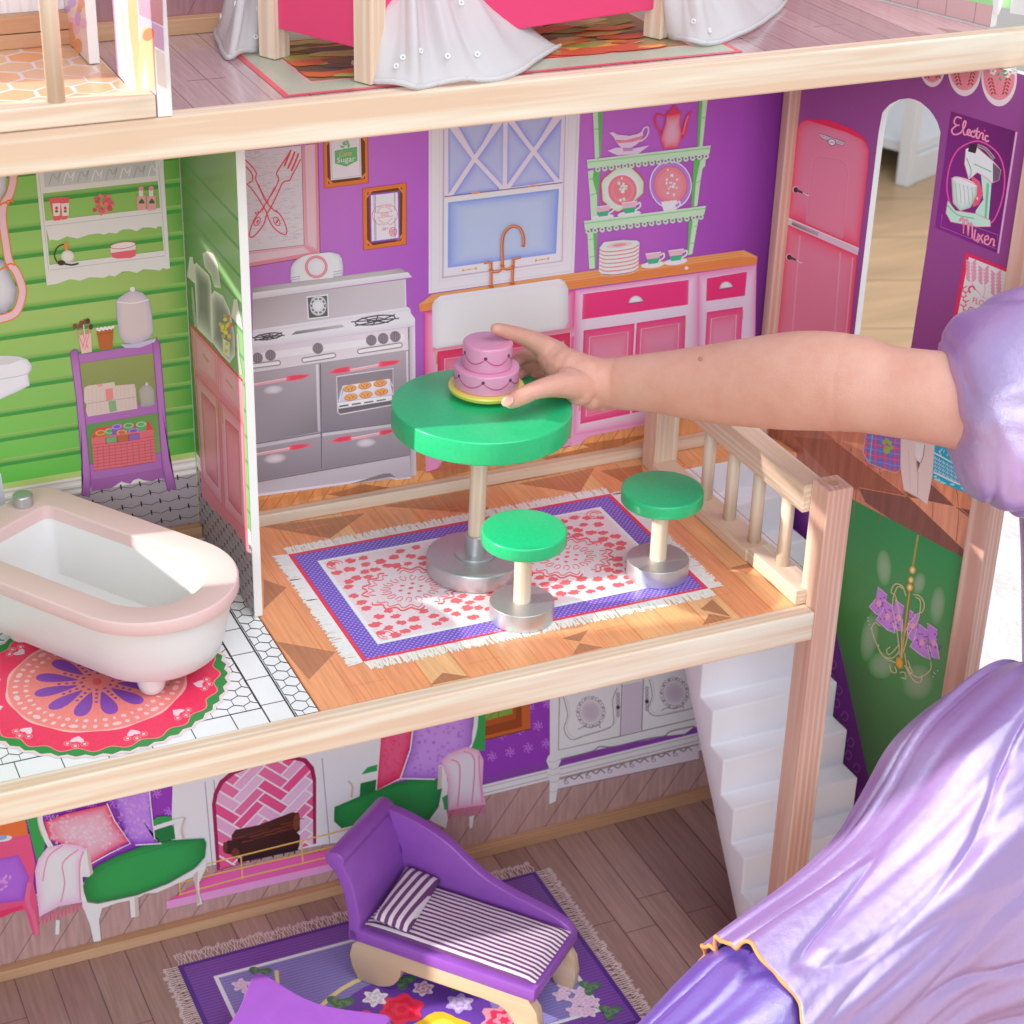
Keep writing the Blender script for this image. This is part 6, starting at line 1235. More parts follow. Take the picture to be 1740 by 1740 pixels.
    for x, y in ((.22, -.172), (.222, -.2), (.008, -.068), (-.012, -.105), (.0, -.11)): blossom(x, y, .0065, (66, 100, 72), (88, 120, 84), 3, .4)
    p.build('printed_flower_rug', living_floor, 'print_rug', label='purple bordered rug print with red, yellow and pink flowers and fringe')
living_floor_print()

def upper_floor_print():
    GAIN[0] = 0.9
    F0 = zp(ZT); q = lambda x, y: project((x, y, ZT)); p = Print(F0, 0.0001); rnd = random.Random(14)
    for k in range(24):
        x = -.052 + k * .0215
        x1 = x + .0215
        c = rnd.choice(((176, 146, 148), (168, 138, 142), (184, 156, 158)))
        if x1 < .43: p.poly([q(x, -.001), q(x1, -.001), q(x1, -.1497), q(x, -.1497)], c, up=False)
        elif x < .47: p.poly([q(x, -.135 if x < .45 else -.148), q(x1 - .012, -.148), q(x1 - .012, -.1497), q(x, -.1497)], c, up=False)
    p._up()
    for k in range(23): x = -.052 + k * .0215; p.stroke([q(x, -.001), q(x, -.1497)], 1.5, (140, 108, 114), up=False)
    for x, y in ((-.045, -.06), (-.02, -.10), (.33, -.08), (.35, -.05), (.37, -.11), (.31, -.12)): p.stroke([q(x, y), q(x + .0215, y)], 1.1, (140, 108, 114), up=False)
    p.build('printed_plank_floor', bed_floor, 'print_gloss_wood')
    p = Print(F0, 0.0004); X0, X1, Y0, Y1 = .0200, .3000, -.016, -.1455
    R = lambda d: [q(X0 + d, Y0 - d), q(X1 - d, Y0 - d), q(X1 - d, Y1 + d), q(X0 + d, Y1 + d)]
    p.poly(R(0), (226, 84, 98)); p.poly(R(.0035), (176, 182, 162)); p.poly(R(.021), (232, 168, 168)); p.poly(R(.023), (150, 126, 84)); rr = random.Random(17)
    for k in range(150):
        x = rr.uniform(X0 + .03, X1 - .045); y = rr.uniform(Y1 + .026, Y0 - .026); s = rr.uniform(.006, .02)
        c = rr.choice(((128, 100, 70), (176, 170, 84), (196, 190, 96), (222, 150, 60), (226, 110, 60), (206, 176, 120), (108, 84, 66)) if x < .16 else ((226, 120, 60), (230, 160, 70), (206, 84, 52), (222, 190, 150), (120, 92, 60), (150, 150, 70)))
        p.poly([q(max(X0 + .0235, min(X1 - .0235, x + s * 1.4 * math.cos(u))), max(Y1 + .0235, min(Y0 - .0235, y + s * .35 * math.sin(u) * (1 + .4 * math.sin(3 * u))))) for u in [i * .45 for i in range(14)]], c)
    p.build('printed_landscape_rug', bed_floor, 'print_rug', label='rug print with a landscape in orange and olive and a sage border')
    p = Print(F0, 0.0001); p.poly([q(XL + .001, -.001), q(-.0532, -.001), q(-.0532, -.1497), q(XL + .001, -.1497)], (222, 216, 216)); p._up(); s = .0118; hx = s * math.sqrt(3)
    for r in range(0, 10):
        for k in range(-12, 3):
            cx = -.06 + k * hx + (r % 2) * hx / 2; cy = -.008 - r * s * 1.5; pts = []
            for m_ in range(6): u = math.pi / 6 + m_ * math.pi / 3; pts.append((min(max(cx + (s - .0011) * math.cos(u) + rnd.uniform(-.0006, .0006), XL + .002), -.0535), min(max(cy + (s - .0011) * math.sin(u) + rnd.uniform(-.0006, .0006), -.1496), -.001)))
            if max(a for a, _ in pts) - min(a for a, _ in pts) > .002 and max(b for _, b in pts) - min(b for _, b in pts) > .002: p.poly([q(*k_) for k_ in pts], rnd.choice(((226, 176, 132), (222, 184, 150), (228, 166, 118))), up=False)
    p.build('printed_stone_tiles', terrace_floor, 'print_floor')
    # upper divider print (giraffe), plain back wall prints
    D1 = xp(-.0527); U1 = crop(0, 0, 340 / 1740); GAIN[0] = .75
    p = Print(D1, .0001)
    p.poly([project((-.0527, y, z)) for y, z in ((-.0785, ZT + .001), (-.161, ZT + .001), (-.161, .50), (-.0785, .50))], (206, 176, 206)); p.poly([project((-.0527, y, z)) for y, z in ((-.0785, ZT + .001), (-.0835, ZT + .001), (-.0835, .50), (-.0785, .50))], (236, 160, 190))
    p.poly(U1((1060, 220), (1120, 260), (1160, 800), (1090, 800)), (232, 228, 234)); p.poly(U1((1350, 420), (1430, 470), (1450, 770), (1370, 730)), (230, 226, 234)); p.poly(U1((1200, 130), (1420, 240), (1430, 450), (1220, 330)), (190, 156, 206)); p.poly(U1((1180, -200), (1410, -200), (1420, 230), (1210, 130)), (188, 128, 150)); p.poly(U1((1100, -100), (1190, -60), (1210, 400), (1225, 800), (1185, 810), (1150, 450), (1120, 250)), (232, 150, 112)); p.poly(U1((1235, 240), (1300, 220), (1340, 300), (1350, 780), (1300, 790), (1260, 500), (1230, 790), (1195, 800), (1210, 380)), (234, 160, 124)); p.stroke(U1((1060, 100), (1090, 420), (1145, 600)), 3, (150, 180, 130), sm=4); p.ell(*U1((1290, 300))[0], 9, 12, (214, 112, 80), 14, .5)
    p.build('printed_giraffe', UDF)
    D2 = xp(-.0620); p = Print(D2, .0001); P2 = lambda y, z: project((-.062, y, z))
    p.poly([P2(-.001, ZT + .001), P2(-.0532, ZT + .001), P2(-.0532, .5), P2(-.001, .5)], (226, 196, 190))
    for k in range(26): y = rr.uniform(-.05, -.004); z = ZT + rr.uniform(.004, .09); a = P2(y, z); p.ell(a[0], a[1], rr.uniform(3, 7), rr.uniform(6, 14), rr.choice(((230, 150, 110), (150, 186, 110), (234, 170, 190), (226, 140, 90), (190, 150, 206))), 10)
    p.build('printed_garden', UDB)
    p = Print(BW, .0001); q2 = lambda x, z: project((x, 0, z)); GAIN[0] = .75
    p.poly([q2(XL, ZT + .0186), q2(-.062, ZT + .0186), q2(-.062, .5), q2(XL, .5)], (214, 214, 214)); p.poly([q2(-.056, ZT + .01), q2(.42, ZT + .01), q2(.42, ZT + .06), q2(-.056, ZT + .06)], (152, 112, 118))
    for k in range(20): x = -.056 + k * .022; p.stroke([q2(x, ZT + .01), q2(x + .03, ZT + .06)], 1.6, (124, 88, 96), up=False)
    p.build('printed_plank_band', bed_wall, 'print_wall_wood')
    S2 = crop(1440, 0, 0.1724); p = Print(RW, .0001)
    p.poly([project(rw_point(s, z)) for s, z in ((0.0, ZT + .001), (.154, ZT + .001), (.154, ZT + .06), (0, ZT + .06))], (196, 160, 160))
    for k in range(7): a = project(rw_point(.01 + k * .022, ZT + .001)); b = project(rw_point(.01 + k * .022, ZT + .06)); p.stroke([a, b], 1.5, (160, 118, 122), up=False)
    p.poly(S2((1150, 0), (1640, 95), (1700, -100), (1150, -200)), (150, 206, 140)); p.poly(S2((1430, -50), (1540, -40), (1520, 60), (1490, 150), (1450, 140), (1435, 60)), (236, 234, 238)); p.poly(S2((1620, -50), (1800, -20), (1800, 160), (1600, 130)), (236, 234, 238))
    p.build('printed_bathroom_scene', upper_right)
upper_floor_print()
# ------------------------------------------------------------------ toys in the kitchen
M['green'] = add_noise(mat('green_gloss_paint', (0.014, 0.50, 0.19), 0.38, **{'Coat Weight': 0.3, 'Coat Roughness': 0.2}), 0.05, 400, bump=0.12, bscale=700, dist=0.0003)
M['silver'] = add_noise(mat('silver_paint', (0.55, 0.55, 0.56), 0.40, 0.75), 0.04, 600, bump=0.10, bscale=900, dist=0.0003)
M['pink_paint'] = add_noise(mat('pale_pink_paint', (0.80, 0.555, 0.535), 0.42), 0.02, 20)
M['white_paint'] = add_noise(mat('white_gloss_paint', (0.80, 0.77, 0.76), 0.35), 0.02, 20)
M['cake'] = mat('pink_cake_paint', (0.76, 0.32, 0.50), 0.35, **{'Coat Weight': 0.3})
M['yellow'] = mat('yellow_paint', (0.78, 0.66, 0.11), 0.35, **{'Coat Weight': 0.3})
M['swag'] = mat('magenta_paint', (0.65, 0.06, 0.24), 0.4)
M['dot'] = mat('violet_paint', (0.10, 0.03, 0.20), 0.4)
M['purple'] = add_noise(mat('purple_paint', (0.33, 0.105, 0.52), 0.36, **{'Coat Weight': 0.25, 'Coat Roughness': 0.2}), 0.04, 60, bump=0.06, bscale=500)
M['hotpink'] = mat('hot_pink_paint', (0.80, 0.055, 0.18), 0.4, **{'Coat Weight': 0.2})
PLY = wood('plywood_pale', 0, (0.76, 0.60, 0.42), (0.68, 0.50, 0.32))

def rnd_disc(r, z0, z1, b, n=4):
    pr = [(0, z0)]
    for i in range(n + 1): a = math.pi / 2 * i / n; pr.append((r - b + b * math.sin(a), z0 + b - b * math.cos(a)))
    for i in range(n + 1): a = math.pi / 2 * i / n; pr.append((r - b + b * math.cos(a), z1 - b + b * math.sin(a)))
    return pr + [(0, z1)]
def tilted(o, base, ax, ang):
    o.data.transform(Matrix.Translation(Vector(base)) @ Matrix.Rotation(ang, 4, ax) @ Matrix.Translation(-Vector(base))) if False else None
def at_local(name, me, parent, m, sm=True):          # mesh already in the thing's own frame
    o = bpy.data.objects.new(name, me); COL.objects.link(o); o.parent = parent; OFF[o.name] = Vector((0, 0, 0)); me.materials.append(m)
    return auto_smooth(o) if sm else o

def table():
    b = zp(0.0).at(806, 970); t = thing('round_table', 'round green table with wooden pole on a silver base', 'table', (b.x, b.y, 0.0006)); t.rotation_euler = (0, math.radians(1.5), 0)
    h = 0.1178
    at_local('table_top', lathe(rnd_disc(0.0562, h - 0.0155, h, 0.0012), 128), t, M['green'])
    at_local('pole', lathe([(0, 0.010), (0.0054, 0.010), (0.0054, h - 0.0152), (0, h - 0.0152)], 32), t, DOWEL)
    at_local('base', lathe(rnd_disc(0.0312, 0.0, 0.0122, 0.0016), 96), t, M['silver'])
    at_local('washer', lathe(rnd_disc(0.0134, 0.0119, 0.0138, 0.0005), 64), t, M['silver'])
    at_local('collar', lathe([(0.0056, 0.0136), (0.0070, 0.0136), (0.0070, 0.0262), (0.0064, 0.0268), (0.0056, 0.0268)], 48), t, M['silver'])
    return t
TABLE = table()
def copy_thing(src, loc, label, group=None, rz=0.0):
    c = src.copy(); COL.objects.link(c); c.location = loc; c.rotation_euler.z = rz; tag(c, label, group=group)
    for ch in list(src.children):
        k = ch.copy(); COL.objects.link(k); k.parent = c
    return c
def stool():
    b = zp(0.0).at(886, 1049); t = thing('stool', 'green topped stool in front of the round table', 'stool', (b.x, b.y, 0.0006), 'green stools on the kitchen rug')
    h = 0.0620
    at_local('seat', lathe(rnd_disc(0.0262, h - 0.0092, h, 0.0014), 96), t, M['green'])
    at_local('seat_hub', lathe(rnd_disc(0.0132, h - 0.0122, h - 0.0090, 0.0006), 64), t, M['green'])
    at_local('pole', lathe([(0, 0.010), (0.0054, 0.010), (0.0054, h - 0.012), (0, h - 0.012)], 32), t, DOWEL)
    at_local('base', lathe(rnd_disc(0.0202, 0.0, 0.0118, 0.0005), 80), t, M['silver'])
    return t
STOOL = stool()
b2 = zp(0.0).at(1116, 976)
copy_thing(STOOL, (b2.x, b2.y, 0.0006), 'green topped stool beside the wooden stair railing', 'green stools on the kitchen rug', 2.0)

def cake():
    zt = TABLE.location.z + 0.1184
    c0 = zp(zt).at(826, 667); t = thing('toy_cake', 'two-tier pink toy cake on a yellow plate, held in the hand', 'toy cake', (c0.x, c0.y, zt)); t.rotation_euler = (0, math.radians(1.0), 0)
    at_local('plate', lathe([(0, 0), (0.0150, 0.0), (0.0200, 0.0008), (0.0232, 0.0028), (0.0240, 0.0048), (0.0235, 0.0058), (0.0222, 0.0060), (0, 0.0060)], 80), t, M['yellow'])
    at_local('lower_tier', lathe(rnd_disc(0.0203, 0.0058, 0.0190, 0.0012), 80), t, M['cake'])
    at_local('upper_tier', lathe(rnd_disc(0.0155, 0.0188, 0.0352, 0.0014), 80), t, M['cake'])
    for r, zc, n, ph in ((0.0204, 0.0150, 7, -1.20), (0.0156, 0.0290, 6, -1.02)):
        vs = []; fs = []; N = n * 16
        for k in range(N):
            a = ph + 2 * math.pi * k / N; u = (k % 16) / 16; zz = zc - 0.0042 * (1 - (2 * u - 1) ** 2)
            for j in range(6): q = j * math.pi / 3; rr = r + 0.00022 * math.cos(q) + 0.00005; vs.append((rr * math.cos(a), rr * math.sin(a), zz + 0.00042 * math.sin(q)))
        for k in range(N):
            for j in range(6): fs.append((k * 6 + j, k * 6 + (j + 1) % 6, ((k + 1) % N) * 6 + (j + 1) % 6, ((k + 1) % N) * 6 + j))
        at_local('icing_swag', mesh(vs, fs), t, M['swag'])
        for k in range(n):
            a = ph + 2 * math.pi * k / n
            me = lathe([(0, -0.0003), (0.0009, -0.0003), (0.0011, 0.0), (0.0009, 0.0003), (0, 0.0004)], 14)
            me.transform(Matrix.Translation((r * math.cos(a), r * math.sin(a), zc + 0.0004)) @ Matrix.Rotation(a, 4, 'Z') @ Matrix.Rotation(math.pi / 2, 4, 'Y')); at_local('icing_dot', me, t, M['dot'])
    return t
CAKE = cake()

# ------------------------------------------------------------------ bathtub
def tub():
    d = Vector((-math.cos(math.radians(56)), math.sin(math.radians(56)), 0)); n = Vector((math.sin(math.radians(56)), math.cos(math.radians(56)), 0))
    o0 = d * (-0.1350 + 0.0523) + n * (-0.1420); t = thing('toy_bathtub', 'white toy bathtub with a thick pale pink rim on the tiled floor', 'bathtub', (o0.x, o0.y, 0.0008))
    R, L = 0.0523, 0.184 - 0.0523
    def loop(ins, insL, z, rc=0.012):
        r = R - ins; l = L - insL; pts = []
        for k in range(25): a = math.pi * k / 24; pts.append((-r * math.sin(a), r * math.cos(a)))
        rc = max(0.003, rc)
        for k in range(7): a = math.pi / 2 * k / 6; pts.append((l - rc + rc * math.sin(a), -r + rc - rc * math.cos(a)))
        for k in range(7): a = math.pi / 2 * k / 6; pts.append((l - rc + rc * math.cos(a), r - rc + rc * math.sin(a)))
        # resample the straight sides a little
        return [d * u + n * v + Vector((0, 0, z)) for u, v in pts]
    def loft(loops, cap0=False, cap1=False):
        m = len(loops[0]); vs = [p for L_ in loops for p in L_]; fs = []
        for i in range(len(loops) - 1):
            for k in range(m): fs.append((i * m + k, i * m + (k + 1) % m, (i + 1) * m + (k + 1) % m, (i + 1) * m + k))
        if cap0: fs.append(tuple(range(m)))
        if cap1: fs.append(tuple(range((len(loops) - 1) * m, len(loops) * m)))
        me = mesh(vs, fs); bm = bmesh.new(); bm.from_mesh(me); bmesh.ops.recalc_face_normals(bm, faces=bm.faces); bm.to_mesh(me); bm.free(); return me
    zt = 0.0600
    rim = [loop(0.0012, 0.0012, zt), loop(0.0003, 0.0003, zt - 0.0006), loop(0, 0, zt - 0.0016), loop(0, 0, zt - 0.0072), loop(0.0006, 0.0006, zt - 0.0084), loop(0.0016, 0.0016, zt - 0.0088), loop(0.0195, 0.022, zt - 0.0088, 0.006), loop(0.0195, 0.022, zt - 0.0012, 0.006), loop(0.0189, 0.0214, zt - 0.0004, 0.006), loop(0.0180, 0.0205, zt, 0.006), loop(0.0012, 0.0012, zt)]
    at_local('rim', loft(rim), t, M['pink_paint'])
    body = [loop(0.0050, 0.008, zt - 0.0086), loop(0.0056, 0.009, zt - 0.020), loop(0.0085, 0.013, 0.026), loop(0.0120, 0.018, 0.0145), loop(0.0160, 0.024, 0.0110), loop(0.030, 0.04, 0.0100)]
    inn = [loop(0.028, 0.036, 0.0150), loop(0.0245, 0.030, 0.0170, 0.006), loop(0.0222, 0.0265, 0.026, 0.006), loop(0.0191, 0.0216, zt - 0.0070, 0.006), loop(0.0050, 0.008, zt - 0.0088)]
    at_local('basin', loft(body + inn[::1] if False else body, cap1=True), t, M['white_paint']); at_local('inner_bowl', loft(inn[:4], cap0=True), t, M['white_paint'])
    for u, v in ((-0.018, 0.020), (-0.018, -0.022), (L - 0.048, 0.022), (L - 0.048, -0.022)):
        p = d * u + n * v
        me = lathe([(0, 0.0), (0.0045, 0.0002), (0.0068, 0.0022), (0.0082, 0.0062), (0.0092, 0.0125), (0, 0.0125)], 28); me.transform(Matrix.Translation(p)); at_local('foot', me, t, M['white_paint'])
    k = zp(0.0608).at(40, 858) - Vector((o0.x, o0.y, 0.0)); me = lathe(rnd_disc(0.0062, 0.0, 0.0080, 0.0014), 36); me.transform(Matrix.Translation((k.x, k.y, zt - 0.0002))); at_local('tap_knob', me, t, M['silver'])
tub()

# ------------------------------------------------------------------ chaise longue and armchair
def stripes(name, axis, pitch, c1=(0.74, 0.66, 0.70), c2=(0.15, 0.045, 0.165)):
    m = mat(name, c1, 0.9); n, l, b = nodes(m); tc = n.new('ShaderNodeTexCoord'); sp = n.new('ShaderNodeSeparateXYZ'); l.new(tc.outputs['Object'], sp.inputs[0])
    nz = n.new('ShaderNodeTexNoise'); nz.inputs['Scale'].default_value = 40; l.new(tc.outputs['Object'], nz.inputs[0])
    wob = n.new('ShaderNodeMath'); wob.operation = 'MULTIPLY_ADD'; l.new(nz.outputs[0], wob.inputs[0]); wob.inputs[1].default_value = 0.0006; l.new(sp.outputs[axis], wob.inputs[2])
    a = n.new('ShaderNodeMath'); a.operation = 'DIVIDE'; l.new(wob.outputs[0], a.inputs[0]); a.inputs[1].default_value = pitch
    f = n.new('ShaderNodeMath'); f.operation = 'FRACT'; l.new(a.outputs[0], f.inputs[0]); g = n.new('ShaderNodeMath'); g.operation = 'GREATER_THAN'; l.new(f.outputs[0], g.inputs[0]); g.inputs[1].default_value = 0.5
    mx = n.new('ShaderNodeMix'); mx.data_type = 'RGBA'; mx.inputs[6].default_value = c1 + (1,); mx.inputs[7].default_value = c2 + (1,); l.new(g.outputs[0], mx.inputs[0]); l.new(mx.outputs[2], b.inputs['Base Color'])
    wv = n.new('ShaderNodeTexNoise'); wv.inputs['Scale'].default_value = 1800; l.new(tc.outputs['Object'], wv.inputs[0]); bp = n.new('ShaderNodeBump'); bp.inputs['Strength'].default_value = 0.35; bp.inputs['Distance'].default_value = 0.0003; l.new(wv.outputs[0], bp.inputs['Height']); l.new(bp.outputs[0], b.inputs['Normal'])
    return m
def cushion(lx, ly, h, puff, n=22):                 # soft slab in local coordinates, base at z = 0
    vs = []; fs = []
    for s in (1, -1):
        for j in range(n + 1):
            for i in range(n + 1):
                u, v = i / n * 2 - 1, j / n * 2 - 1; e = max(0, 1 - abs(u) ** 8) * max(0, 1 - abs(v) ** 8)
                x = u * lx / 2; y = v * ly / 2; w = 0.0007 * noise.noise(Vector((x * 60, y * 60, s)))
                z = h / 2 + s * (h / 2 * e ** 0.5 * (0.82 + puff * (1 - u * u) * (1 - v * v))) + (w if s > 0 else 0) * e
                vs.append((x, y, z))
    N = (n + 1) ** 2
    for s in (0, 1):
        for j in range(n):
            for i in range(n):
                a = s * N + j * (n + 1) + i; q = (a, a + 1, a + n + 2, a + n + 1); fs.append(q if s == 0 else q[::-1])
    bm = bmesh.new(); V = [bm.verts.new(v) for v in vs]
    for f in fs: bm.faces.new([V[i] for i in f])
    bmesh.ops.remove_doubles(bm, verts=bm.verts, dist=1e-6); bmesh.ops.recalc_face_normals(bm, faces=bm.faces); return from_bm(bm)
def lounge(name, label, cat, F1, ex, Lc, Wd, pillow=True, mirror=False):
    t = thing(name, label, cat, (F1.x, F1.y, ZL + 0.0008)); OFF[t.name] = Vector((0, 0, 0)); t.rotation_euler.z = math.atan2(ex[1], ex[0])
    if mirror: t.scale = (-1, 1, 1)
    zs, zt = 0.036, 0.0465
    bx = lambda x0, x1, y0, y1, z0, z1, b=.0012: boxm(x0, x1, y0, y1, z0, z1, b)
    at_local('seat_frame', bx(-0.003, Lc, 0.0, Wd, zs, zt, 0.0016), t, M['purple'])
    # scrolled head
    pr = [(-0.002, zs), (0.006, zs), (0.0065, 0.060), (0.001, 0.085), (-0.006, 0.0985)] + [(-0.0125 + 0.0078 * math.cos(a), 0.1010 + 0.0072 * math.sin(a)) for a in [math.radians(20 + k * 22) for k in range(10)]] + [(-0.0120, 0.0905), (-0.0065, 0.078), (-0.003, 0.060)]
    at_local('head_scroll', extrude_poly([(x, 0.0, z) for x, z in pr], (0, Wd, 0), 0.0010), t, M['purple'])
    # swept back panel
    s = [(-0.0075, 0.1040), (0.004, 0.1030), (0.016, 0.1005), (0.030, 0.0960), (0.044, 0.0890), (0.058, 0.0790), (0.072, 0.0705), (0.088, 0.0650), (0.104, 0.0615), (0.120, 0.0580), (0.131, 0.0545), (0.1385, 0.0500), (0.1415, 0.0440)]
    k = Lc / 0.142; s = [(x * k, z) for x, z in s]
    s2 = [(p.x, p.y) for p in catmull([(x, z, 0) for x, z in s], 3)]
    at_local('back_panel', extrude_poly([(x, Wd - 0.0075, z) for x, z in s2] + [(s[-1][0], Wd - 0.0075, zs + .002), (0.0045, Wd - 0.0075, zs + .002), (0.0045, Wd - 0.0075, 0.072)], (0, 0.0078, 0), 0.0010), t, M['purple'])
    # arched plywood side boards
    def side(y):
        L0 = Lc; out = [(0.004, zs - .0002), (-0.001, zs - 0.006), (-0.003, zs - 0.016), (-0.001, 0.010), (0.004, 0.0), (0.020, 0.0)] + [(0.0205 + 0.0175 * math.sin(a), 0.0205 * (1 - math.cos(a)) + 0.001) for a in [math.radians(15 * q) for q in range(1, 7)]] + [(L0 - 0.040, 0.0225)] + [(L0 - 0.0325 + 0.019 * math.sin(a) - 0.0, 0.0225 * math.cos(a)) for a in [math.radians(15 * q) for q in range(1, 6)]] + [(L0 - 0.012, 0.0), (L0 + 0.002, 0.0), (L0 + 0.0035, 0.012), (L0 + 0.001, 0.026), (L0 - 0.006, zs - .0002)]
        return extrude_poly([(x, y, z) for x, z in out], (0, 0.0085, 0), 0.0005)
    at_local('leg_board', side(0.002), t, PLY); at_local('leg_board', side(Wd - 0.0105), t, PLY)
    me = cushion(Lc - 0.010, Wd - 0.0115, 0.0085, 0.25); me.transform(Matrix.Translation((Lc / 2 + 0.0035, (Wd - 0.0075) / 2, zt - 0.0003))); at_local('mattress', me, t, STR_Y)
    if pillow:
        me = cushion(0.027, Wd - 0.012, 0.0115, 0.35); me.transform(Matrix.Translation((0.026, (Wd - 0.0075) / 2, zt + 0.0068)) @ Matrix.Rotation(math.radians(6), 4, 'Z') @ Matrix.Rotation(math.radians(10), 4, 'Y')); at_local('pillow', me, t, STR_X)
    return t
STR_Y = stripes('striped_cotton', 1, 0.0041); STR_X = stripes('striped_cotton_pillow', 0, 0.0056)
lounge('chaise_longue', 'purple chaise longue with striped mattress and pillow on the flowered rug', 'chaise longue', Vector((0.0663, -0.1008, 0)), (0.646, -0.763), 0.142, 0.073)
def coffee_table():
    z = ZL + 0.050; A = zp(z).at(435, 1648); B = zp(z).at(670, 1727); A.z = B.z = 0; e = (B - A); L = e.length; e = e / L; f = Vector((e.y, -e.x, 0)); c = (A + B) / 2 + f * (L / 2)
    t = thing('coffee_table', 'purple toy table with inward curved sides at the bottom edge', 'table', (c.x, c.y, ZL + 0.0008)); cs = [A, B, B + f * L, A + f * L]; out = []
    for k in range(4):
        p, q = cs[k], cs[(k + 1) % 4]; m = (p + q) / 2; inn = (c - m).normalized(); d = (q - p).normalized()
        for i in range(1, 20):
            u = i / 20; out.append(p.lerp(q, u) + inn * (0.0105 * math.sin(math.pi * u) ** 1.5))
        out.append(q - d * 0.0005 + (c - q).normalized() * 0.0022); 
    me = extrude_poly([Vector((p.x, p.y, z - 0.0095)) for p in out], (0, 0, 0.0095), 0.0009); link('table_top', me, t, M['purple'])
    for k in range(4):
        p = cs[k].lerp(c, 0.34); link('leg', rod((p.x, p.y, ZL + 0.0010), (p.x, p.y, z - 0.0090), 0.0055, 20), t, PLY, True)
coffee_table()

# ------------------------------------------------------------------ bed with draped curtains upstairs
def fabric(name, col, alpha=1.0, rough=0.6, transl=0.35):
    m = mat(name, col, rough); n, l, b = nodes(m); out = n['Material Output']
    tr = n.new('ShaderNodeBsdfTranslucent'); tr.inputs[0].default_value = col + (1,); mx = n.new('ShaderNodeMixShader'); mx.inputs[0].default_value = transl; l.new(b.outputs[0], mx.inputs[1]); l.new(tr.outputs[0], mx.inputs[2])
    tp = n.new('ShaderNodeBsdfTransparent'); m2 = n.new('ShaderNodeMixShader'); m2.inputs[0].default_value = alpha; l.new(tp.outputs[0], m2.inputs[1]); l.new(mx.outputs[0], m2.inputs[2]); l.new(m2.outputs[0], out.inputs[0])
    tc = n.new('ShaderNodeTexCoord'); nz = n.new('ShaderNodeTexNoise'); nz.inputs['Scale'].default_value = 1500; l.new(tc.outputs['Object'], nz.inputs[0]); bp = n.new('ShaderNodeBump'); bp.inputs['Strength'].default_value = 0.3; bp.inputs['Distance'].default_value = 0.0002; l.new(nz.outputs[0], bp.inputs['Height']); l.new(bp.outputs[0], b.inputs['Normal'])
    return m
VOILE = fabric('white_voile', (0.95, 0.94, 0.95), 0.78, 0.7, 0.5)
THREAD = mat('white_thread', (0.85, 0.84, 0.84), 0.8)
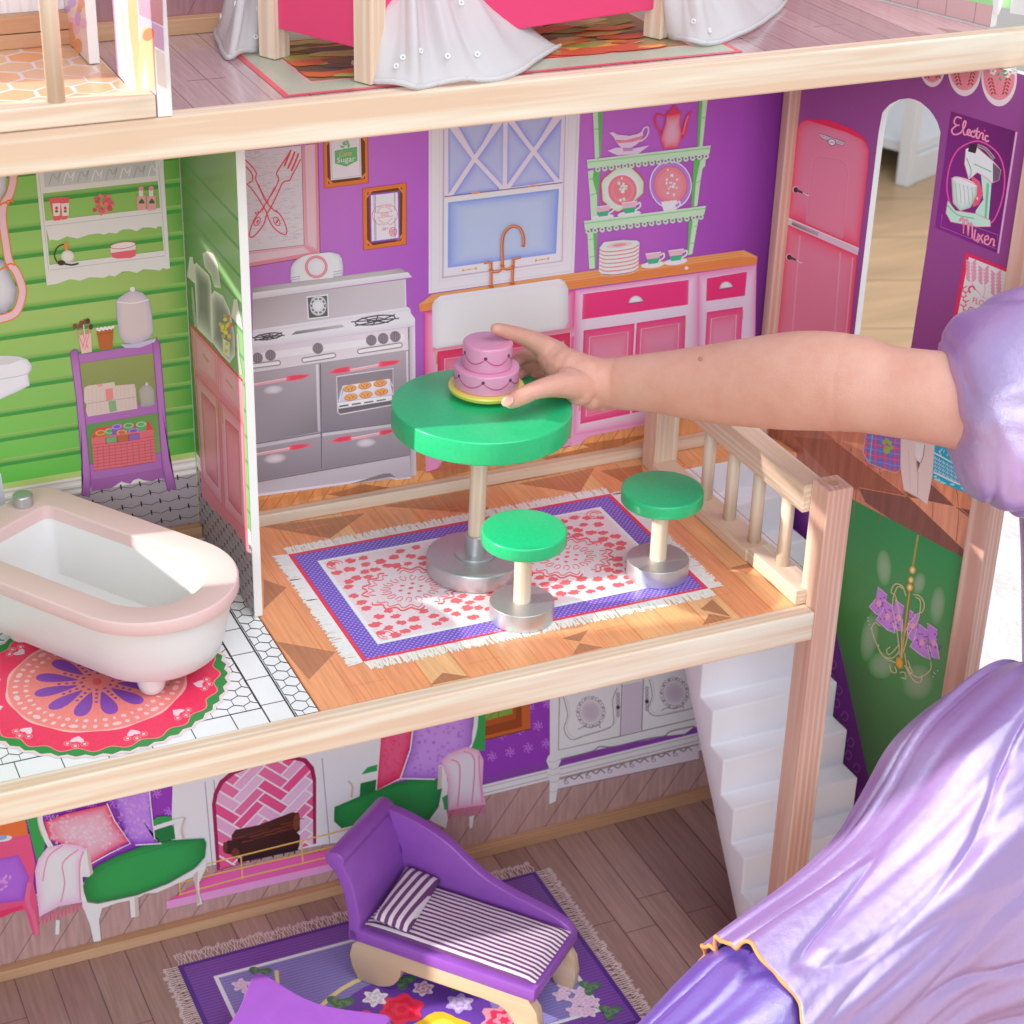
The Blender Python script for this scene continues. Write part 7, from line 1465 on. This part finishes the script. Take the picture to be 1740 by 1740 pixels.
def bed():
    P1 = Vector((0.0395, -0.0700, 0)); P2 = Vector((0.0725, -0.1345, 0)); q = zp(ZT + 0.018).at(1120, 12); P3 = Vector((q.x, q.y, 0)); P4 = P1 + (P3 - P2) * 1.1
    t = thing('canopy_bed', 'hot pink canopy bed with white draped curtains upstairs', 'bed', (P2.x, P2.y, ZT + 0.0006))
    s = (P2 - P1).normalized(); n = Vector((-s.y, s.x, 0)); f = (P3 - P2).normalized(); g = Vector((-f.y, f.x, 0))
    for P in (P1, P2, P3, P4): link('bed_post', obox(P, n, s, 0.0125, 0.0125, ZT + 0.0008, ZT + 0.17, 0.0006), t, WZ)
    m = (P1 + P2) / 2; link('side_panel', obox(m, n, s, 0.006, (P2 - P1).length - 0.0130, ZT + 0.0180, ZT + 0.075, 0.0006), t, M['hotpink'])
    m = (P2 + P3) / 2; link('side_panel', obox(m, f, g, (P3 - P2).length - 0.0130, 0.006, ZT + 0.0180, ZT + 0.075, 0.0006), t, M['hotpink'])
    m = (P1 + P2 + P3 + P4) / 4; vs = [Vector((p.x, p.y, z)) + (m - p) * 0.05 for z in (ZT + 0.055, ZT + 0.068) for p in (P1, P2, P3, P4)]
    bm = bmesh.new(); bm_hexa(bm, vs, 0.001); bmesh.ops.recalc_face_normals(bm, faces=bm.faces); link('mattress', from_bm(bm), t, M['hotpink'])
    # curtains: sheets gathered above and spread on the floor
    def drape(hem, top, zt, fold, nf, seed, lift=0.0012):
        hem = catmull([Vector((x, y, 0)) for x, y in hem], 12); nu = len(hem); nv = 26; vs = []; fs = []
        T0, T1 = Vector(top[0] + (0,)), Vector(top[1] + (0,))
        for j in range(nv + 1):
            v = j / nv
            for i, h in enumerate(hem):
                u = i / (nu - 1); tp = T0.lerp(T1, u); w = 1 - (1 - v) ** 2.2
                p = h.lerp(tp, w); ph = u * nf * 2 * math.pi + seed; k = fold * (0.35 + 0.65 * (1 - v)) * math.sin(math.pi * min(1, max(0, u * 1.02))) ** 0.3
                off = math.sin(ph) * k + 0.3 * k * math.sin(2.3 * ph + 1)
                z = ZT + lift + 0.0012 * (1 + math.sin(ph * 0.7)) * (1 - v) + v ** 1.15 * zt
                d = (hem[min(i + 1, nu - 1)] - hem[max(i - 1, 0)]).normalized(); nn = Vector((d.y, -d.x, 0))
                vs.append(p + nn * off * (0.2 + 0.8 * min(1, v * 5)) + Vector((0, 0, z)))
        for j in range(nv):
            for i in range(nu - 1): a = j * nu + i; fs.append((a, a + 1, a + nu + 1, a + nu))
        o = link('canopy_curtain', mesh(vs, fs), t, VOILE, True)
        md = o.modifiers.new('thickness', 'SOLIDIFY'); md.thickness = 0.0005; md.offset = 0
        hm = [vs[i] + Vector((0, 0, 0.0009)) for i in range(nu)]; hv = []; hf = []
        for i, p in enumerate(hm):
            for a in range(6): hv.append(p + Vector((0.0011 * math.cos(a * 1.047), 0, 0.0016 * math.sin(a * 1.047))))
        for i in range(nu - 1):
            for a in range(6): hf.append((i * 6 + a, i * 6 + (a + 1) % 6, (i + 1) * 6 + (a + 1) % 6, (i + 1) * 6 + a))
        off = OFF[o.name]
        hmv = [p + off for p in hv] if False else hv
        h2 = link('hem', mesh(hmv, hf), o, VOILE, True)
        # embroidered eyelets
        rr = random.Random(int(seed * 10))
        for k in range(11):
            i = rr.randrange(4, nu - 5); j = rr.randrange(2, 13); p = vs[j * nu + i]; a = vs[j * nu + i + 1] - p; b_ = vs[(j + 1) * nu + i] - p; nn = a.cross(b_).normalized()
            if nn.dot(CAM - p) < 0: nn = -nn
            me = lathe([(0.0007, 0), (0.0015, 0.0), (0.0017, 0.0004), (0.0015, 0.0008), (0.0007, 0.0006), (0.0006, 0.0003), (0.0007, 0)], 12); me.transform(Matrix.Translation(p + nn * 0.0005) @ nn.to_track_quat('Z', 'Y').to_matrix().to_4x4()); link('eyelet', me, o, THREAD, True)
    F = zp(ZT + 0.002)
    g_ = lambda *pts: [(lambda p: (p.x, max(p.y, -0.1585)))(F.at(*k)) for k in pts]
    drape(g_((600, 112), (614, 124), (642, 141), (690, 150), (740, 153), (800, 150), (850, 141), (900, 116), (952, 80)), ((0.083, -0.130), (0.120, -0.118)), 0.15, 0.0045, 5, 0.7)
    drape(g_((1108, 45), (1125, 52), (1150, 68), (1185, 76), (1230, 70), (1275, 55), (1310, 30), (1335, 5)), ((P3.x - 0.02, P3.y - 0.02), (P3.x + 0.03, P3.y + 0.0)), 0.15, 0.004, 4, 1.9)
    drape(g_((366, 55), (370, 75), (388, 98), (415, 93), (440, 84), (470, 70)), ((0.030, -0.055), (0.048, -0.040)), 0.15, 0.003, 3, 0.2)
bed()
# ------------------------------------------------------------------ the child: arm, sleeve and dress
SKIN = mat('skin', (0.66, 0.36, 0.28), 0.5, **{'Subsurface Weight': 0.35, 'Subsurface Scale': 0.004, 'Specular IOR Level': 0.35})
SKIN.node_tree.nodes['Principled BSDF'].inputs['Subsurface Radius'].default_value = (1.0, 0.35, 0.2)
def mottle():
    n, l, b = nodes(SKIN); tc = n.new('ShaderNodeTexCoord'); nz = n.new('ShaderNodeTexNoise'); nz.inputs['Scale'].default_value = 38; nz.inputs['Detail'].default_value = 6; nz.inputs['Roughness'].default_value = 0.65; l.new(tc.outputs['Object'], nz.inputs[0])
    cr = n.new('ShaderNodeValToRGB'); e = cr.color_ramp.elements; e[0].position = 0.34; e[0].color = (0.69, 0.345, 0.26, 1); e[1].position = 0.68; e[1].color = (0.74, 0.42, 0.33, 1); l.new(nz.outputs[0], cr.inputs[0]); l.new(cr.outputs[0], b.inputs['Base Color'])
    v = n.new('ShaderNodeTexVoronoi'); v.inputs['Scale'].default_value = 1100; l.new(tc.outputs['Object'], v.inputs[0]); n2 = n.new('ShaderNodeTexNoise'); n2.inputs['Scale'].default_value = 160; l.new(tc.outputs['Object'], n2.inputs[0])
    m = n.new('ShaderNodeMath'); m.operation = 'MULTIPLY_ADD'; l.new(n2.outputs[0], m.inputs[0]); m.inputs[1].default_value = 1.2; l.new(v.outputs[0], m.inputs[2]); bp = n.new('ShaderNodeBump'); bp.inputs['Strength'].default_value = 0.35; bp.inputs['Distance'].default_value = 0.0004; l.new(m.outputs[0], bp.inputs['Height']); l.new(bp.outputs[0], b.inputs['Normal'])
mottle()
def satin(name, col, deep):
    m = mat(name, col, 0.30, 0.0, **{'Specular IOR Level': 0.7, 'Sheen Weight': 0.25, 'Sheen Roughness': 0.25}); n, l, b = nodes(m); tc = n.new('ShaderNodeTexCoord')
    lw = n.new('ShaderNodeLayerWeight'); lw.inputs[0].default_value = 0.45; mx = n.new('ShaderNodeMix'); mx.data_type = 'RGBA'; mx.inputs[6].default_value = col + (1,); mx.inputs[7].default_value = deep + (1,); l.new(lw.outputs['Facing'], mx.inputs[0]); l.new(mx.outputs[2], b.inputs['Base Color'])
    g = n.new('ShaderNodeBsdfAnisotropic'); g.inputs['Color'].default_value = (0.86, 0.80, 0.95, 1); g.inputs['Roughness'].default_value = 0.24; ms = n.new('ShaderNodeMixShader'); ms.inputs[0].default_value = 0.30
    w = n.new('ShaderNodeTexNoise'); w.inputs['Scale'].default_value = 2200; w.inputs['Detail'].default_value = 2; l.new(tc.outputs['Object'], w.inputs[0]); w2 = n.new('ShaderNodeTexNoise'); w2.inputs['Scale'].default_value = 130; l.new(tc.outputs['Object'], w2.inputs[0])
    ad = n.new('ShaderNodeMath'); ad.operation = 'MULTIPLY_ADD'; l.new(w2.outputs[0], ad.inputs[0]); ad.inputs[1].default_value = 2.2; l.new(w.outputs[0], ad.inputs[2]); bp = n.new('ShaderNodeBump'); bp.inputs['Strength'].default_value = 0.55; bp.inputs['Distance'].default_value = 0.0004; l.new(ad.outputs[0], bp.inputs['Height'])
    l.new(bp.outputs[0], b.inputs['Normal']); l.new(bp.outputs[0], g.inputs['Normal'])
    l.new(b.outputs[0], ms.inputs[1]); l.new(g.outputs[0], ms.inputs[2]); l.new(ms.outputs[0], n['Material Output'].inputs[0]); return m
SATIN = satin('lilac_satin', (0.40, 0.26, 0.56), (0.36, 0.17, 0.58)); UNDER = satin('violet_satin', (0.20, 0.11, 0.54), (0.16, 0.07, 0.50))
TRIM = mat('orange_trim', (0.72, 0.30, 0.10), 0.6)
NAIL = mat('nail', (0.66, 0.36, 0.29), 0.3, **{'Coat Weight': 0.3})
def pxy(x, y, Y): return yp(Y).at(x, y)
def rad(px, P): return px * (Vector(P) - CAM).dot(cF) / FPX
def person():
    sh = pxy(1740, 700, -0.30)
    t = thing('person', 'child in a lilac satin dress reaching in from the right with one bare arm', 'person', (sh.x, sh.y, ZG))
    # --- volumes merged into one skin: tapered chains of spheres
    bm = bmesh.new()
    def ball(p, r, squash=None, rot=None):
        m = Matrix.Translation(p)
        if rot is not None: m = m @ rot
        m = m @ Matrix.Diagonal((r * (squash[0] if squash else 1), r * (squash[1] if squash else 1), r * (squash[2] if squash else 1), 1))
        bmesh.ops.create_icosphere(bm, subdivisions=2, radius=1.0, matrix=m)
    def chain(nodes_, step=0.35):
        pts = catmull([Vector((p.x, p.y, p.z)) for p, r in nodes_], 10); rs = catmull([Vector((r, 0, 0)) for p, r in nodes_], 10); last = None
        for p, r in zip(pts, rs):
            if last is None or (p - last).length > r.x * step: ball(p, r.x); last = p
        ball(pts[-1], rs[-1].x)
    # forearm and upper arm: (pixel x, centre y, half width, depth)
    arm = [(1015, 648, 40, -.124), (1050, 651, 45, -.130), (1110, 650, 51, -.148), (1213, 652, 68, -.180), (1323, 648, 82, -.214), (1383, 647, 85, -.232), (1451, 652, 83, -.250), (1510, 664, 77, -.265), (1600, 677, 80, -.286), (1690, 695, 84, -.300), (1800, 715, 88, -.310)]
    sp = catmull([pxy(x, y, Y) for x, y, w, Y in arm], 22); sr = catmull([Vector((rad(w, pxy(x, y, Y)), 0, 0)) for x, y, w, Y in arm], 22); prev = None
    for k, (p, r) in enumerate(zip(sp, sr)):
        qx = project(p)[0]; r.x *= 1 - 0.030 * math.exp(-((qx - 1042) / 3.2) ** 2) - 0.018 * math.exp(-((qx - 1050) / 2.5) ** 2) - 0.012 * math.exp(-((qx - 1436) / 4) ** 2)
        d = (sp[min(k + 1, len(sp) - 1)] - sp[max(k - 1, 0)]).normalized(); a1 = (cU - d * cU.dot(d)).normalized(); a2 = d.cross(a1)
        ring = [bm.verts.new(p + a1 * (r.x * math.cos(q)) + a2 * (r.x * 0.94 * math.sin(q))) for q in [2 * math.pi * i / 40 for i in range(40)]]
        if prev:
            for i in range(40): bm.faces.new((prev[i], prev[(i + 1) % 40], ring[(i + 1) % 40], ring[i]))
        else: bm.faces.new(ring[::-1])
        prev = ring
    bm.faces.new(prev)
    # back of the hand / palm
    for x, y, w, Y in ((1010, 645, 41, -.122), (990, 640, 41, -.119), (972, 632, 39, -.114), (958, 624, 36, -.109), (946, 612, 31, -.103), (934, 600, 26, -.098), (965, 650, 27, -.129), (985, 664, 27, -.129), (1005, 674, 24, -.127), (1026, 680, 20, -.121), (950, 630, 27, -.096), (965, 642, 27, -.094), (985, 650, 30, -.101)):
        P = pxy(x, y, Y); ball(P, rad(w, P))
    def finger(L): chain([(pxy(x, y, Y), rad(w, pxy(x, y, Y))) for x, y, w, Y in L], 0.18)
    finger([(945, 603, 25, -.100), (922, 588, 20.5, -.097), (896, 575, 16.5, -.099), (870, 566, 13.6, -.102), (850, 560, 11.6, -.104), (842, 558.5, 9.6, -.105)])     # index, over the top of the cake
    finger([(952, 620, 22, -.094), (930, 604, 17, -.083), (906, 601, 15, -.078), (890, 606, 13.0, -.080), (876, 614, 11.0, -.087)])              # middle, curled behind the cake
    finger([(958, 634, 20, -.091), (935, 624, 15.5, -.080), (912, 623, 14.0, -.076), (896, 629, 12.0, -.079), (882, 636, 10.5, -.086)])                # ring
    finger([(968, 644, 18, -.092), (946, 642, 13.5, -.082), (925, 643, 12, -.079), (908, 647, 10.5, -.083)])                        # little
    finger([(990, 656, 28, -.128), (962, 654, 24, -.134), (934, 657, 19.5, -.1395), (908, 664, 16.6, -.1425), (888, 673, 16.4, -.1435), (874, 680, 14.6, -.1435), (868, 683, 12.6, -.1430)])   # thumb, on the front of the plate
    me = from_bm(bm)
    o = link('body', me, t, SKIN)
    rm = o.modifiers.new('remesh', 'REMESH'); rm.mode = 'VOXEL'; rm.voxel_size = 0.00095; rm.use_smooth_shade = True
    sm = o.modifiers.new('smooth', 'SMOOTH'); sm.factor = 0.6; sm.iterations = 6
    # thumb nail
    P = pxy(862, 681.5, -.1475); bmn = bmesh.new(); bmesh.ops.create_uvsphere(bmn, u_segments=20, v_segments=12, radius=1.0, matrix=Matrix.Diagonal((0.0033, 0.0043, 0.0008, 1))); me = from_bm(bmn)
    d1 = (pxy(884, 676, -.1425) - pxy(862, 685, -.142)).normalized(); vv = (CAM - P).normalized(); nn = (vv - d1 * vv.dot(d1)); nn = (nn.normalized() * 0.86 - d1 * 0.42 + Vector((-.25, 0, .1))).normalized(); ax = (d1 - nn * d1.dot(nn)).normalized(); ay = nn.cross(ax)
    me.transform(Matrix(((ay.x, ax.x, nn.x, P.x), (ay.y, ax.y, nn.y, P.y), (ay.z, ax.z, nn.z, P.z), (0, 0, 0, 1))) @ Matrix.Translation((0, 0, -0.0002))); link('thumb_nail', me, t, NAIL, True)
    for x, y, r in ((1190, 610, 4.2), (1225, 636, 2.2)):
        best = None
        for k in range(40):
            Y = -.19 - k * .002; c_ = pxy(1195 if x < 1200 else 1225, 652, -.178)
        P = pxy(x, y, -.1775) + (CAM - pxy(x, y, -.1775)).normalized() * rad(60, c_) * 0.78
        me = lathe([(0, .0002), (rad(r, P) * .7, .00015), (rad(r, P), 0)], 12); nn = (CAM - P).normalized(); me.transform(Matrix.Translation(P) @ nn.to_track_quat('Z', 'Y').to_matrix().to_4x4()); link('mole', me, t, MOLE, True)
    # --- puffed sleeve
    C0 = pxy(1756, 682, -.308); rx = rad(147, C0); rz = rad(192, C0); vs = []; fs = []; nu, nv = 96, 60
    side = cR; upv = (cU * 1.0).normalized(); dep = cF
    ax1 = (side * 0.98 + upv * 0.18).normalized(); ax2 = (upv * 0.98 - side * 0.18).normalized(); ax3 = dep
    for j in range(nv + 1):
        v = math.pi * j / nv
        for i in range(nu):
            u = 2 * math.pi * i / nu
            gath = max(0.0, math.sin(v)) ** 0.46
            d = Vector((-math.cos(v), math.sin(v) * math.cos(u), math.sin(v) * math.sin(u)))
            hn = noise.noise(Vector((d.x * 0.8 + 7, d.y * 1.3, d.z * 0.8))); h2 = noise.noise(Vector((d.x * 1.0 - 3, d.y * 1.8 + 5, d.z * 1.0)))
            fo = 0.018 * math.sin(7 * u + 1.2 * math.sin(2 * v)) * abs(math.cos(v)) + 0.07 * noise.noise(Vector((d.x * 0.9, d.y * 0.9, d.z * 0.9 + 4))) - 0.06 * max(0.0, 1 - 5 * abs(hn)) ** 1.6 - 0.03 * max(0.0, 1 - 8 * abs(h2)) + 0.015
            vs.append(C0 + ax1 * (d.x * rx * (1 + fo * .6)) + ax2 * (math.cos(u) * rz * (1 + fo) * gath) + ax3 * (math.sin(u) * rx * 1.15 * (1 + fo) * gath))
    for j in range(nv):
        for i in range(nu): fs.append((j * nu + i, j * nu + (i + 1) % nu, (j + 1) * nu + (i + 1) % nu, (j + 1) * nu + i))
    bm = bmesh.new(); V = [bm.verts.new(v) for v in vs]
    for f in fs: bm.faces.new([V[i] for i in f])
    bmesh.ops.remove_doubles(bm, verts=bm.verts, dist=1e-5); bmesh.ops.recalc_face_normals(bm, faces=bm.faces); link('puff_sleeve', from_bm(bm), t, SATIN, True)
    # --- skirt: gathered at the waist on the right, falling to the left towards the lower corner
    AX = (pxy(1290, 1745, -.420) - pxy(1775, 1330, -.335)); AL = AX.length / 638.0; A0 = pxy(1775, 1330, -.335); AD = AX.normalized()
    AE1 = (cU - AD * cU.dot(AD)).normalized(); AE2 = AD.cross(AE1); AE2 = -AE2 if AE2.dot(cF) > 0 else AE2
    def ridge(x): return 1 - 2 * abs(math.sin(x / 2)) ** 1.1
    def skirt(name, rings, m, nf, amp, seed):
        nu = 260; vs = []; fs = []; K = 12          # ring: distance along the axis, radius up, radius deep, fold weight
        rr_ = catmull([Vector((a, r, w)) for a, r, dp, w in rings], K); dd = catmull([Vector((dp, 0, 0)) for a, r, dp, w in rings], K); n = len(rr_)
        for j in range(n):
            al, r, w = rr_[j]; dp = dd[j].x; tt = j / (n - 1)
            for i in range(nu):
                u = 2 * math.pi * i / nu
                ph = nf * (u + 0.28 * math.sin(2 * u + seed) + 0.10 * math.sin(5 * u + 2 * seed)) + 0.9 * math.sin(2.5 * tt * 3.14 + u * 2)
                f = amp * w * (ridge(ph) + 0.55 * ridge(1.9 * ph + seed) + 0.25 * math.sin(3.7 * ph)) + 0.030 * max(0.0, w - 0.5) * ridge(3.1 * ph + 1.7 * seed) + 0.05 * noise.noise(Vector((1.3 * math.cos(u) + tt * 1.2, 1.3 * math.sin(u) + seed, tt * 2.0))) - 0.05 * max(0.0, 1 - 9 * abs(noise.noise(Vector((2.0 * math.cos(u) + seed, 2.0 * math.sin(u), tt * 2.2))))) * min(1, 3 * tt)
                ax = al + 14 * noise.noise(Vector((3 * math.cos(u), 3 * math.sin(u), seed))) * tt * 2
                vs.append(A0 + AD * (ax * AL) + AE1 * (math.cos(u) * r * (1 + f) * (1.0 if math.cos(u) > 0 else 1.0 + 1.1 * math.cos(u) ** 2)) + AE2 * (math.sin(u) * dp * (1 + f)))
        for j in range(n - 1):
            for i in range(nu): fs.append((j * nu + i, j * nu + (i + 1) % nu, (j + 1) * nu + (i + 1) % nu, (j + 1) * nu + i))
        o = link(name, mesh(vs, fs), t, m, True); md = o.modifiers.new('thickness', 'SOLIDIFY'); md.thickness = 0.0008
        sb = o.modifiers.new('soft', 'SUBSURF'); sb.levels = 1; sb.render_levels = 1
        return o, vs, nu, n
    rings = [(14, .016, .018, 2.0), (-6, .030, .026, 1.3), (-40, .050, .036, 1.0), (-62, .066, .044, .75), (-40, .078, .052, .6), (20, .0855, .058, .5), (110, .0870, .062, .42), (200, .0830, .062, .40), (290, .0670, .058, .42), (370, .0560, .052, .45), (470, .0530, .050, .5), (560, .0545, .050, .55), (636, .0560, .050, .6)]
    o, vs, nu, n = skirt('overskirt', rings, SATIN, 9, 0.055, 0.6)
    hv = []; hf = []; off = Vector((0, 0, 0))
    for i in range(nu):
        p = vs[(n - 1) * nu + i]
        for a in range(6): hv.append(p + cU * (0.0013 * math.cos(a * 1.047)) + cR * (0.0013 * math.sin(a * 1.047)))
    for i in range(nu):
        for a in range(6): hf.append((i * 6 + a, i * 6 + (a + 1) % 6, ((i + 1) % nu) * 6 + (a + 1) % 6, ((i + 1) % nu) * 6 + a))
    link('hem_trim', mesh(hv, hf), o, TRIM, True)
    rings2 = [(470, .030, .030, .3), (560, .0400, .038, .4), (640, .0480, .044, .5), (750, .0440, .044, .5), (860, .0420, .042, .5), (960, .0420, .042, .5)]
    skirt('underskirt', rings2, UNDER, 8, 0.05, 2.1)
    # --- bodice beyond the right edge, joining skirt and sleeve
    vs = []; fs = []; cs = catmull([pxy(1850, 1420, -.318), pxy(1850, 1300, -.316), pxy(1872, 1120, -.312), pxy(1890, 940, -.306), pxy(1875, 780, -.302), pxy(1868, 700, -.300)], 8); rs = catmull([Vector((r, 0, 0)) for r in (.030, .042, .050, .056, .050, .030)], 8)
    for c_, r in zip(cs, rs):
        for i in range(48): u = 2 * math.pi * i / 48; k = r.x * (1 + 0.03 * math.sin(8 * u)); vs.append(c_ + cR * (k * math.cos(u)) + cF * (k * math.sin(u)))
    for j in range(len(cs) - 1):
        for i in range(48): fs.append((j * 48 + i, j * 48 + (i + 1) % 48, (j + 1) * 48 + (i + 1) % 48, (j + 1) * 48 + i))
    fs += [tuple(range(48)), tuple(range((len(cs) - 1) * 48, len(cs) * 48))[::-1]]
    link('bodice', mesh(vs, fs), t, SATIN, True)
MOLE = mat('mole_brown', (0.40, 0.15, 0.10), 0.6)
person()
scene.cycles.max_bounces = 6; scene.cycles.diffuse_bounces = 3; scene.cycles.glossy_bounces = 2; scene.cycles.transparent_max_bounces = 8; scene.cycles.transmission_bounces = 3
